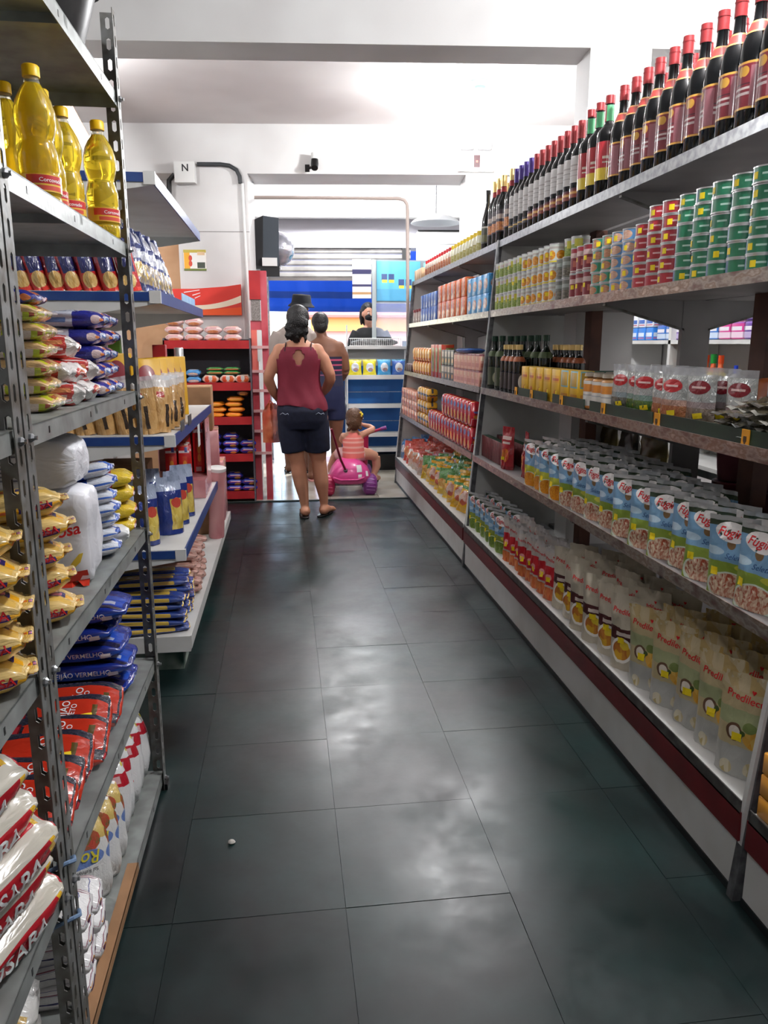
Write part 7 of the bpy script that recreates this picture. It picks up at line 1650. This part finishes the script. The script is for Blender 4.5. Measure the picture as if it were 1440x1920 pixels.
# denim shorts
DEN = mat('dark denim', (0.065, 0.085, 0.165), 0.8, color2=(0.085, 0.11, 0.20), noise_scale=30, bump=0.1, bump_scale=120)
sb_ = MB()
sb_.loft([(-0.005, 0, 0.735, 0.190, 0.140), (-0.005, -0.005, 0.80, 0.203, 0.158), (-0.008, -0.008, 0.88, 0.204, 0.162), (-0.012, 0, 0.96, 0.185, 0.138), (-0.015, 0, 0.985, 0.178, 0.130)], 28)
sb_.tube([(-0.098, 0, 0.78), (-0.094, 0, 0.68), (-0.082, 0.0, 0.575), (-0.078, 0.0, 0.545)], [0.112, 0.110, 0.104, 0.103], 20)
sb_.tube([(0.095, 0, 0.78), (0.102, 0.005, 0.68), (0.108, 0.016, 0.58), (0.110, 0.02, 0.55)], [0.112, 0.110, 0.106, 0.105], 20)
sho = fused('shorts', sb_, DEN, W, 0.010, 3)
STI = mat('pocket stitching', (0.62, 0.66, 0.72), 0.6)
for sg, x in ((-1, -0.155), (1, 0.125)):
    add('pocket_stitching', MB().tube([(x - 0.03, -0.148 + 0.02 * (sg < 0), 0.858), (x - 0.01, -0.158 + 0.01 * (sg < 0), 0.872), (x + 0.01, -0.160, 0.86), (x + 0.03, -0.155 + 0.01 * (sg > 0), 0.868), (x + 0.035, -0.150, 0.857)], 0.0022, 5).build('pocket_stitching', STI, True), sho)
# shopping bag in her left hand
PB = bag('shopping_bag', 0.16, 0.32, 0.12, mat('thin orange plastic', (0.83, 0.45, 0.30), 0.35, alpha=0.85, color2=(0.75, 0.25, 0.15), noise_scale=9), 0.05, 0.01, gusset=True, wr=0.012, seed=4, neck=0.6)
bgo = add('shopping_bag', PB, None, (-0.105, 6.42, 0.605), (0, 0, R(15)), label='thin orange plastic shopping bag hanging from the woman in maroon', cat='shopping bag')
add('handle', MB().tube([(-0.03, 0, 0.31), (-0.01, 0.02, 0.345), (0.02, 0.0, 0.31)], 0.006, 6).build('handle', mat('thin orange plastic', (0.83, 0.45, 0.30), 0.35), True), bgo)

# ------------------------------------------------------------------ second woman, striped strapless top
V = empty('person', (0.43, 8.0, 0), label='woman in a striped strapless top and navy shorts, second in the queue', cat='person')
mb = MB()
H2 = (-0.05, 0.02, 1.60)
head_mb(mb, H2, R(-25))
limb(mb, [(-0.045, 0, 1.53), (-0.03, -0.005, 1.46), (-0.02, 0, 1.38)], [0.052, 0.054, 0.075])
mb.loft([(0.0, 0, 0.78, 0.185, 0.13), (0, 0, 0.90, 0.19, 0.135), (0, 0, 1.02, 0.165, 0.115), (0, 0, 1.12, 0.158, 0.108), (0, 0, 1.24, 0.172, 0.112), (0, 0, 1.33, 0.180, 0.105), (0, 0, 1.40, 0.165, 0.085), (-0.01, 0, 1.445, 0.11, 0.065), (-0.02, 0, 1.47, 0.055, 0.05)], 24)
ball(mb, (0.14, 0, 1.37), 0.058, 0.058, 0.06); ball(mb, (-0.14, 0, 1.37), 0.058, 0.058, 0.06)
limb(mb, [(0.13, 0, 1.37), (0.185, 0.0, 1.28), (0.205, 0.01, 1.13)], [0.060, 0.055, 0.046])
limb(mb, [(0.205, 0.01, 1.13), (0.17, 0.12, 1.05), (0.12, 0.20, 1.02)], [0.045, 0.040, 0.028])
hand(mb, (0.12, 0.20, 1.02), (-0.5, 0.6, 0.0), (0, 0, -1), 0.5, 1.0, 1)
limb(mb, [(-0.13, 0, 1.37), (-0.19, 0.0, 1.28), (-0.215, 0.01, 1.13)], [0.060, 0.055, 0.046])
limb(mb, [(-0.215, 0.01, 1.13), (-0.18, 0.12, 1.05), (-0.13, 0.20, 1.02)], [0.045, 0.040, 0.028])
hand(mb, (-0.13, 0.20, 1.02), (0.5, 0.6, 0.0), (0, 0, -1), 0.5, 1.0, -1)
limb(mb, [(-0.09, 0, 0.84), (-0.10, 0, 0.68), (-0.12, 0, 0.50), (-0.14, -0.01, 0.36), (-0.16, 0, 0.18), (-0.17, 0.0, 0.09)], [0.10, 0.092, 0.064, 0.062, 0.042, 0.036], 14)
limb(mb, [(0.09, 0, 0.84), (0.10, 0, 0.68), (0.10, 0, 0.50), (0.098, -0.01, 0.36), (0.09, 0, 0.18), (0.088, 0.0, 0.09)], [0.10, 0.092, 0.064, 0.062, 0.042, 0.036], 14)
foot(mb, -0.17, 0.0, R(-8), z=0.014); foot(mb, 0.088, 0.0, R(5), z=0.014)
fused('body', mb, SKIN2, V)
face(V, H2, R(-25), SKIN2)
for x, a in ((-0.165, -8), (0.083, 5)):
    flip_flop(V, x, -0.05, R(a), mat('pink sandal', (0.88, 0.62, 0.60), 0.5))
h = MB(); ball(h, (-0.05, -0.005, 1.625), 0.088, 0.100, 0.095, 18); ball(h, (-0.048, -0.05, 1.575), 0.076, 0.052, 0.07, 16)
fused('hair', h, HAIR, V, 0.009, 2)
STR = printed('striped jersey', '23253F', [('r', 0, 0.86, 1, 0.92, 'B84A6A'), ('r', 0, 0.70, 1, 0.75, 'B84A6A'), ('r', 0, 0.54, 1, 0.585, 'B84A6A'), ('r', 0, 0.38, 1, 0.42, '8A4A6A')], 0.8, 0)
add('striped_top', MB().loft([(0, 0, 0.98, 0.188, 0.135), (0, 0, 1.05, 0.172, 0.123), (0, 0, 1.12, 0.166, 0.118), (0, 0, 1.20, 0.175, 0.122), (0, 0, 1.275, 0.182, 0.120)], 28, cap=False).build('striped_top', STR, True), V)
sb2 = MB().loft([(0, 0, 0.74, 0.188, 0.135), (0, 0, 0.85, 0.200, 0.150), (0, 0, 0.94, 0.190, 0.140), (0, 0, 1.0, 0.176, 0.125)], 24)
sb2.tube([(-0.09, 0, 0.80), (-0.098, 0, 0.70), (-0.105, 0, 0.63)], [0.108, 0.105, 0.098], 18).tube([(0.09, 0, 0.80), (0.10, 0, 0.70), (0.102, 0, 0.63)], [0.108, 0.105, 0.098], 18)
fused('shorts', sb2, mat('navy shorts', (0.10, 0.13, 0.27), 0.8), V, 0.011, 3)

# ------------------------------------------------------------------ man with a black bucket hat
K = empty('person', (0.14, 8.55, 0), label='man in a black bucket hat and pale grey shirt at the head of the queue', cat='person')
mb = MB()
H3 = (0.07, 0.03, 1.765)
head_mb(mb, H3, R(35), 1.05)
limb(mb, [(0.06, 0.01, 1.70), (0.04, 0, 1.62), (0.02, 0, 1.54)], [0.06, 0.062, 0.085])
mb.loft([(0, 0, 0.90, 0.17, 0.125), (0, 0, 1.05, 0.17, 0.12), (0, 0, 1.25, 0.185, 0.125), (0, 0, 1.42, 0.20, 0.12), (0, 0, 1.53, 0.19, 0.095), (0.01, 0, 1.585, 0.12, 0.07), (0.02, 0, 1.62, 0.06, 0.055)], 24)
for sg in (-1, 1):
    limb(mb, [(0.18 * sg, 0, 1.50), (0.225 * sg, 0.0, 1.38), (0.235 * sg, 0.01, 1.22)], [0.066, 0.058, 0.047])
    limb(mb, [(0.235 * sg, 0.01, 1.22), (0.21 * sg, 0.12, 1.12), (0.15 * sg, 0.21, 1.07)], [0.046, 0.042, 0.030])
    hand(mb, (0.15 * sg, 0.21, 1.07), (-0.5 * sg, 0.6, 0.0), (0, 0, -1), 0.5, 1.05, sg)
    limb(mb, [(0.09 * sg, 0, 0.92), (0.10 * sg, 0, 0.72), (0.11 * sg, 0.0, 0.50), (0.11 * sg, -0.01, 0.36), (0.11 * sg, 0, 0.18), (0.11 * sg, 0.0, 0.09)], [0.10, 0.095, 0.066, 0.064, 0.045, 0.038], 14)
    foot(mb, 0.11 * sg, 0.0, R(6 * sg), 0.255, z=0.014)
fused('body', mb, SKIN2, K)
face(K, H3, R(35), SKIN2, 1.05)
for sg in (-1, 1): flip_flop(K, 0.11 * sg, -0.06, R(6 * sg))
shb = MB().loft([(0, 0, 0.88, 0.188, 0.140), (0, 0, 1.05, 0.188, 0.136), (0, 0, 1.25, 0.198, 0.138), (0, 0, 1.42, 0.212, 0.134), (0, 0, 1.53, 0.202, 0.108), (0.01, 0, 1.59, 0.128, 0.082), (0.02, 0, 1.605, 0.09, 0.075)], 26)
for sg in (-1, 1): shb.tube([(0.17 * sg, 0, 1.51), (0.228 * sg, 0, 1.40), (0.243 * sg, 0.005, 1.28)], [0.078, 0.076, 0.074], 16)
fused('shirt', shb, mat('pale grey shirt', (0.62, 0.57, 0.54), 0.85, bump=0.2, bump_scale=14), K, 0.012, 3)
sb3 = MB().loft([(0, 0, 0.78, 0.182, 0.135), (0, 0, 0.95, 0.182, 0.135)], 22)
for sg in (-1, 1): sb3.tube([(0.09 * sg, 0, 0.85), (0.10 * sg, 0, 0.70), (0.11 * sg, 0, 0.52)], [0.11, 0.108, 0.10], 16)
fused('shorts', sb3, mat('grey shorts', (0.25, 0.26, 0.28), 0.85), K, 0.012, 3)
hat = MB().lathe([(0.138, -0.012), (0.145, -0.004), (0.112, 0.025), (0.106, 0.04), (0.098, 0.105), (0.088, 0.118), (0.001, 0.122)], 28, cap=False)
ho = add('bucket_hat', hat.build('bucket_hat', mat('black cotton', (0.06, 0.065, 0.08), 0.85), True), K, (0.07, 0.02, 1.80), (R(4), R(3), 0))
so = ho.modifiers.new('thick', 'SOLIDIFY'); so.thickness = 0.004

# ------------------------------------------------------------------ cashier behind the counter
Q = empty('person', (1.03, 9.28, 0.19), label='cashier with a black face mask and black top behind the counter', cat='person')
mb = MB()
H4 = (-0.02, -0.02, 1.555)
head_mb(mb, H4, R(165))
limb(mb, [(-0.02, 0, 1.49), (-0.01, 0.01, 1.42), (0, 0.01, 1.36)], [0.05, 0.052, 0.07])
mb.loft([(0, 0, 0.80, 0.16, 0.12), (0, 0, 1.0, 0.155, 0.11), (0, 0, 1.2, 0.17, 0.115), (0, 0, 1.32, 0.175, 0.10), (0, 0, 1.38, 0.14, 0.075), (0, 0, 1.42, 0.06, 0.05)], 22)
for sg in (-1, 1):
    limb(mb, [(0.155 * sg, 0, 1.34), (0.20 * sg, -0.01, 1.24), (0.215 * sg, -0.02, 1.10)], [0.058, 0.052, 0.043])
    limb(mb, [(0.215 * sg, -0.02, 1.10), (0.17 * sg, -0.05, 1.13), (0.12 * sg, -0.08, 1.20)], [0.042, 0.038, 0.027])
    hand(mb, (0.12 * sg, -0.08, 1.20), (-0.5 * sg, -0.2, 0.3), (0, -0.5, -1), 0.5, 0.95, sg)
    limb(mb, [(0.085 * sg, 0, 0.84), (0.09 * sg, 0, 0.5), (0.09 * sg, 0, 0.1)], [0.095, 0.066, 0.04], 12)
    foot(mb, 0.09 * sg, 0.0, R(175), z=0.014)
fused('body', mb, SKIN3, Q)
face(Q, H4, R(165), SKIN3)
mk = MB(); ball(mk, (-0.008, -0.06, 1.515), 0.062, 0.058, 0.048, 16)
fused('face_mask', mk, mat('black mask', (0.05, 0.05, 0.06), 0.8), Q, 0.008, 2)
h = MB(); ball(h, (-0.022, 0.012, 1.605), 0.090, 0.105, 0.090, 16); ball(h, (-0.02, 0.05, 1.52), 0.085, 0.06, 0.12, 16)
for sg in (-1, 1): h.tube([(-0.02 + 0.08 * sg, 0.02, 1.60), (-0.02 + 0.088 * sg, 0.01, 1.52), (-0.02 + 0.08 * sg, 0.02, 1.43)], [0.022, 0.022, 0.012], 8)
fused('hair', h, HAIR, Q, 0.009, 2)
tb4 = MB().loft([(0, 0, 0.78, 0.175, 0.135), (0, 0, 1.0, 0.170, 0.125), (0, 0, 1.2, 0.184, 0.13), (0, 0, 1.32, 0.188, 0.115), (0, 0, 1.385, 0.15, 0.09), (0, 0, 1.40, 0.10, 0.07)], 24)
for sg in (-1, 1): tb4.tube([(0.15 * sg, 0, 1.345), (0.203 * sg, -0.01, 1.25), (0.218 * sg, -0.02, 1.15)], [0.068, 0.064, 0.062], 14)
fused('black_top', tb4, mat('black top', (0.06, 0.06, 0.07), 0.8), Q, 0.011, 3)
sbq = MB()
sbq.loft([(0, 0, 0.74, 0.168, 0.13), (0, 0, 0.86, 0.172, 0.133)], 20)
for sg in (-1, 1): sbq.tube([(0.085 * sg, 0, 0.80), (0.09 * sg, 0, 0.5), (0.09 * sg, 0, 0.13)], [0.10, 0.078, 0.062], 14)
fused('trousers', sbq, mat('dark trousers', (0.10, 0.10, 0.13), 0.8), Q, 0.012, 3)
bx('checkout_platform', 0.62, 9.13, 0.0, 1.95, 9.5, 0.19, mat('platform wood', (0.42, 0.36, 0.30), 0.7), label='low wooden platform behind the blue checkout counter', cat='platform')

# ------------------------------------------------------------------ pink tricycle
T = empty('tricycle', (0.60, 7.17, 0), label='pink plastic toddler tricycle with purple wheels', cat='tricycle')
PNK = mat('pink plastic', (0.83, 0.28, 0.55), 0.35, coat=0.2); PUR = mat('purple plastic', (0.48, 0.20, 0.50), 0.4); DPNK = mat('deep pink plastic', (0.66, 0.12, 0.30), 0.4)
tb_ = MB()
tb_.loft([(0.0, 0.04, 0.115, 0.15, 0.15), (0.0, 0.04, 0.135, 0.185, 0.18), (0.0, 0.04, 0.19, 0.20, 0.19), (0.0, 0.05, 0.26, 0.17, 0.18), (-0.005, 0.06, 0.315, 0.12, 0.16), (-0.005, 0.07, 0.345, 0.06, 0.12)], 28, p=2.8)
add('body_shell', tb_.build('body_shell', PNK, True), T)
add('step_lip', MB().tube([(-0.165, -0.12, 0.185), (-0.10, -0.15, 0.165), (0.06, -0.155, 0.165), (0.12, -0.14, 0.185)], 0.008, 8).build('step_lip', PNK, True), T)
for x, m in ((0.185, PUR), (-0.215, DPNK)):
    w = add('rear_wheel', MB().tube([(-0.066, 0, 0), (-0.054, 0, 0), (-0.03, 0, 0), (0.03, 0, 0), (0.054, 0, 0), (0.066, 0, 0)], [0.06, 0.086, 0.098, 0.098, 0.086, 0.06], 26).build('rear_wheel', m, True), T, (x, -0.02, 0.098))
    tr_ = MB()
    for k in range(18):
        a = 2 * PI * k / 18
        c, s = math.cos(a), math.sin(a)
        tr_.tube([(-0.04, 0.098 * c, 0.098 * s), (0.04, 0.098 * math.cos(a + 0.12), 0.098 * math.sin(a + 0.12))], 0.0035, 4)
    add('tread', tr_.build('tread', m), w)
    add('hub', MB().tube([(-0.072, 0, 0), (0.072, 0, 0)], 0.03, 14).build('hub', mat('dark hub', (0.30, 0.14, 0.30), 0.5)), w)
add('axle', MB().tube([(-0.26, -0.02, 0.098), (0.23, -0.02, 0.098)], 0.010, 8).build('axle', GALV), T)
fw = add('front_wheel', MB().tube([(-0.028, 0, 0), (-0.024, 0, 0), (0.024, 0, 0), (0.028, 0, 0)], [0.09, 0.11, 0.11, 0.09], 26).build('front_wheel', PUR, True), T, (0.19, 0.48, 0.11), (0, 0, R(-35)))
add('pedal', MB().tube([(-0.10, 0, 0.0), (0.10, 0, 0.0)], 0.010, 8).build('pedal', DPNK), fw)
add('front_fork', MB().tube([(0.17, 0.42, 0.14), (0.17, 0.37, 0.34), (0.18, 0.34, 0.53)], [0.035, 0.045, 0.035], 12).build('front_fork', DPNK, True), T)
add('frame', MB().tube([(0.02, 0.15, 0.22), (0.10, 0.28, 0.28), (0.165, 0.38, 0.33)], [0.06, 0.045, 0.04], 12).build('frame', PNK, True), T)
hb = add('handlebar', MB().tube([(0.05, 0.36, 0.56), (0.14, 0.335, 0.54), (0.20, 0.33, 0.54), (0.33, 0.30, 0.585)], 0.014, 10).build('handlebar', DPNK, True), T)
for p0, p1 in (((0.05, 0.36, 0.56), (0.01, 0.37, 0.57)), ((0.33, 0.30, 0.585), (0.385, 0.29, 0.60))):
    add('grip', MB().tube([p0, p1], 0.019, 10).build('grip', PUR, True), hb)
add('push_rod', MB().tube([(-0.045, -0.115, 0.24), (-0.10, -0.19, 0.36), (-0.19, -0.32, 0.66)], 0.011, 10).build('push_rod', mat('wine rod', (0.50, 0.10, 0.20), 0.4), True), T)
add('rod_socket', MB().tube([(-0.03, -0.09, 0.195), (-0.055, -0.13, 0.26)], 0.02, 10).build('rod_socket', mat('grey socket', (0.42, 0.36, 0.40), 0.5), True), T)
for (x, y, z, w_, h_) in ((0.075, -0.115, 0.265, 0.05, 0.07), (0.085, -0.155, 0.20, 0.035, 0.035), (0.15, -0.10, 0.215, 0.03, 0.05)):
    add('sticker', decal(bpy.data.meshes['body_shell'], rect2d(h_ / w_, 4, 4), (x, y, z), (1, 0.35, 0), (0, 0.3, 1), w_, WHITE, 0.003, 'sticker'), T)

# ------------------------------------------------------------------ little girl on the tricycle
G = empty('person', (0.64, 7.25, 0), label='toddler girl in a coral top sitting on the pink tricycle', cat='person')
mb = MB()
H5 = (0.02, 0.02, 0.705)
head_mb(mb, H5, R(50), 0.92)
limb(mb, [(0.012, 0.01, 0.645), (0.005, 0.0, 0.60), (0.0, 0, 0.56)], [0.036, 0.036, 0.05], 12)
mb.loft([(0.0, 0.0, 0.33, 0.095, 0.085), (0, 0.0, 0.39, 0.098, 0.085), (0, 0, 0.45, 0.09, 0.075), (0, 0, 0.52, 0.098, 0.072), (0, 0, 0.565, 0.092, 0.058), (0.003, 0, 0.595, 0.05, 0.04)], 20)
limb(mb, [(-0.085, 0.0, 0.56), (-0.105, 0.05, 0.51), (-0.085, 0.12, 0.48)], [0.033, 0.030, 0.026])
limb(mb, [(-0.085, 0.12, 0.48), (-0.05, 0.19, 0.51), (-0.01, 0.25, 0.545)], [0.026, 0.024, 0.018])
hand(mb, (-0.01, 0.25, 0.545), (0.5, 0.6, 0.3), (0, 0, -1), 0.6, 0.55, -1)
limb(mb, [(0.085, 0.0, 0.56), (0.145, 0.01, 0.585), (0.20, 0.045, 0.605)], [0.033, 0.031, 0.028])
limb(mb, [(0.20, 0.045, 0.605), (0.17, 0.10, 0.625), (0.11, 0.13, 0.64)], [0.028, 0.025, 0.019])
hand(mb, (0.11, 0.13, 0.64), (-0.7, 0.2, 0.25), (0, 0.6, -0.6), 0.7, 0.55, 1)
limb(mb, [(-0.05, 0.02, 0.375), (-0.12, 0.12, 0.36), (-0.16, 0.20, 0.33)], [0.062, 0.054, 0.044], 12)
limb(mb, [(-0.16, 0.20, 0.33), (-0.20, 0.23, 0.22), (-0.20, 0.22, 0.12)], [0.044, 0.040, 0.028], 12)
foot(mb, -0.20, 0.22, R(-10), 0.14, 0.03, 0.06)
limb(mb, [(0.05, 0.02, 0.375), (0.15, 0.05, 0.365), (0.225, 0.09, 0.335)], [0.062, 0.056, 0.046], 12)
limb(mb, [(0.225, 0.09, 0.335), (0.235, 0.10, 0.24), (0.205, 0.10, 0.15)], [0.046, 0.042, 0.028], 12)
foot(mb, 0.205, 0.10, R(25), 0.14, 0.03, 0.09)
fused('body', mb, SKIN3, G, 0.008, 4)
face(G, H5, R(50), SKIN3, 0.92)
h = MB(); ball(h, (0.012, 0.005, 0.732), 0.086, 0.095, 0.085, 18); ball(h, (0.005, -0.045, 0.685), 0.074, 0.05, 0.08, 16)
for k in range(8): ball(h, (0.005 + 0.06 * math.sin(k * 2.4), -0.07, 0.70 - 0.012 * k), 0.02, 0.016, 0.02, 8)
fused('hair', h, HAIRB, G, 0.008, 2)
fb = MB()
for k in range(5):
    a = 2 * PI * k / 5
    ball(fb, (0.065 + 0.016 * math.cos(a), -0.055, 0.755 + 0.016 * math.sin(a)), 0.012, 0.008, 0.012, 8)
add('flower_clip', fb.build('flower_clip', mat('yellow clip', (0.93, 0.82, 0.25), 0.5), True), G)
CORAL = printed('coral stripes', 'E0766C', [('r', 0, 0.2, 1, 0.26, 'E8A79C'), ('r', 0, 0.36, 1, 0.42, 'E8A79C'), ('r', 0, 0.52, 1, 0.58, 'E8A79C'), ('r', 0, 0.68, 1, 0.74, 'E8A79C')], 0.8, 0)
add('coral_top', MB().loft([(0, 0, 0.345, 0.108, 0.096), (0, 0, 0.39, 0.108, 0.095), (0, 0, 0.45, 0.100, 0.086), (0, 0, 0.51, 0.102, 0.082), (0, 0, 0.55, 0.085, 0.072), (0, 0, 0.585, 0.058, 0.052)], 24, cap=False).build('coral_top', CORAL, True), G)
sbg = MB()
for sg in (-1, 1): sbg.tube([(0.03 * sg, 0.0, 0.37), (0.10 * sg, 0.06 if sg > 0 else 0.10, 0.365), (0.135 * sg, 0.05 if sg > 0 else 0.14, 0.36)], [0.078, 0.068, 0.062], 14)
sbg.loft([(0, 0, 0.32, 0.10, 0.09), (0, 0, 0.37, 0.106, 0.095)], 18)
fused('shorts', sbg, mat('pale pink shorts', (0.86, 0.70, 0.70), 0.85), G, 0.009, 3)
for x, y, a, z in ((-0.20, 0.16, -10, 0.046), (0.195, 0.06, 25, 0.076)):
    add('sandal', MB().loft([(0, 0.05, 0, 0.026, 0.08), (0, 0.05, 0.012, 0.029, 0.083)], 14, p=2.6).build('sandal', mat('dark sandal', (0.20, 0.12, 0.16), 0.6), True), G, (x, y, z), (0, 0, -R(a)))
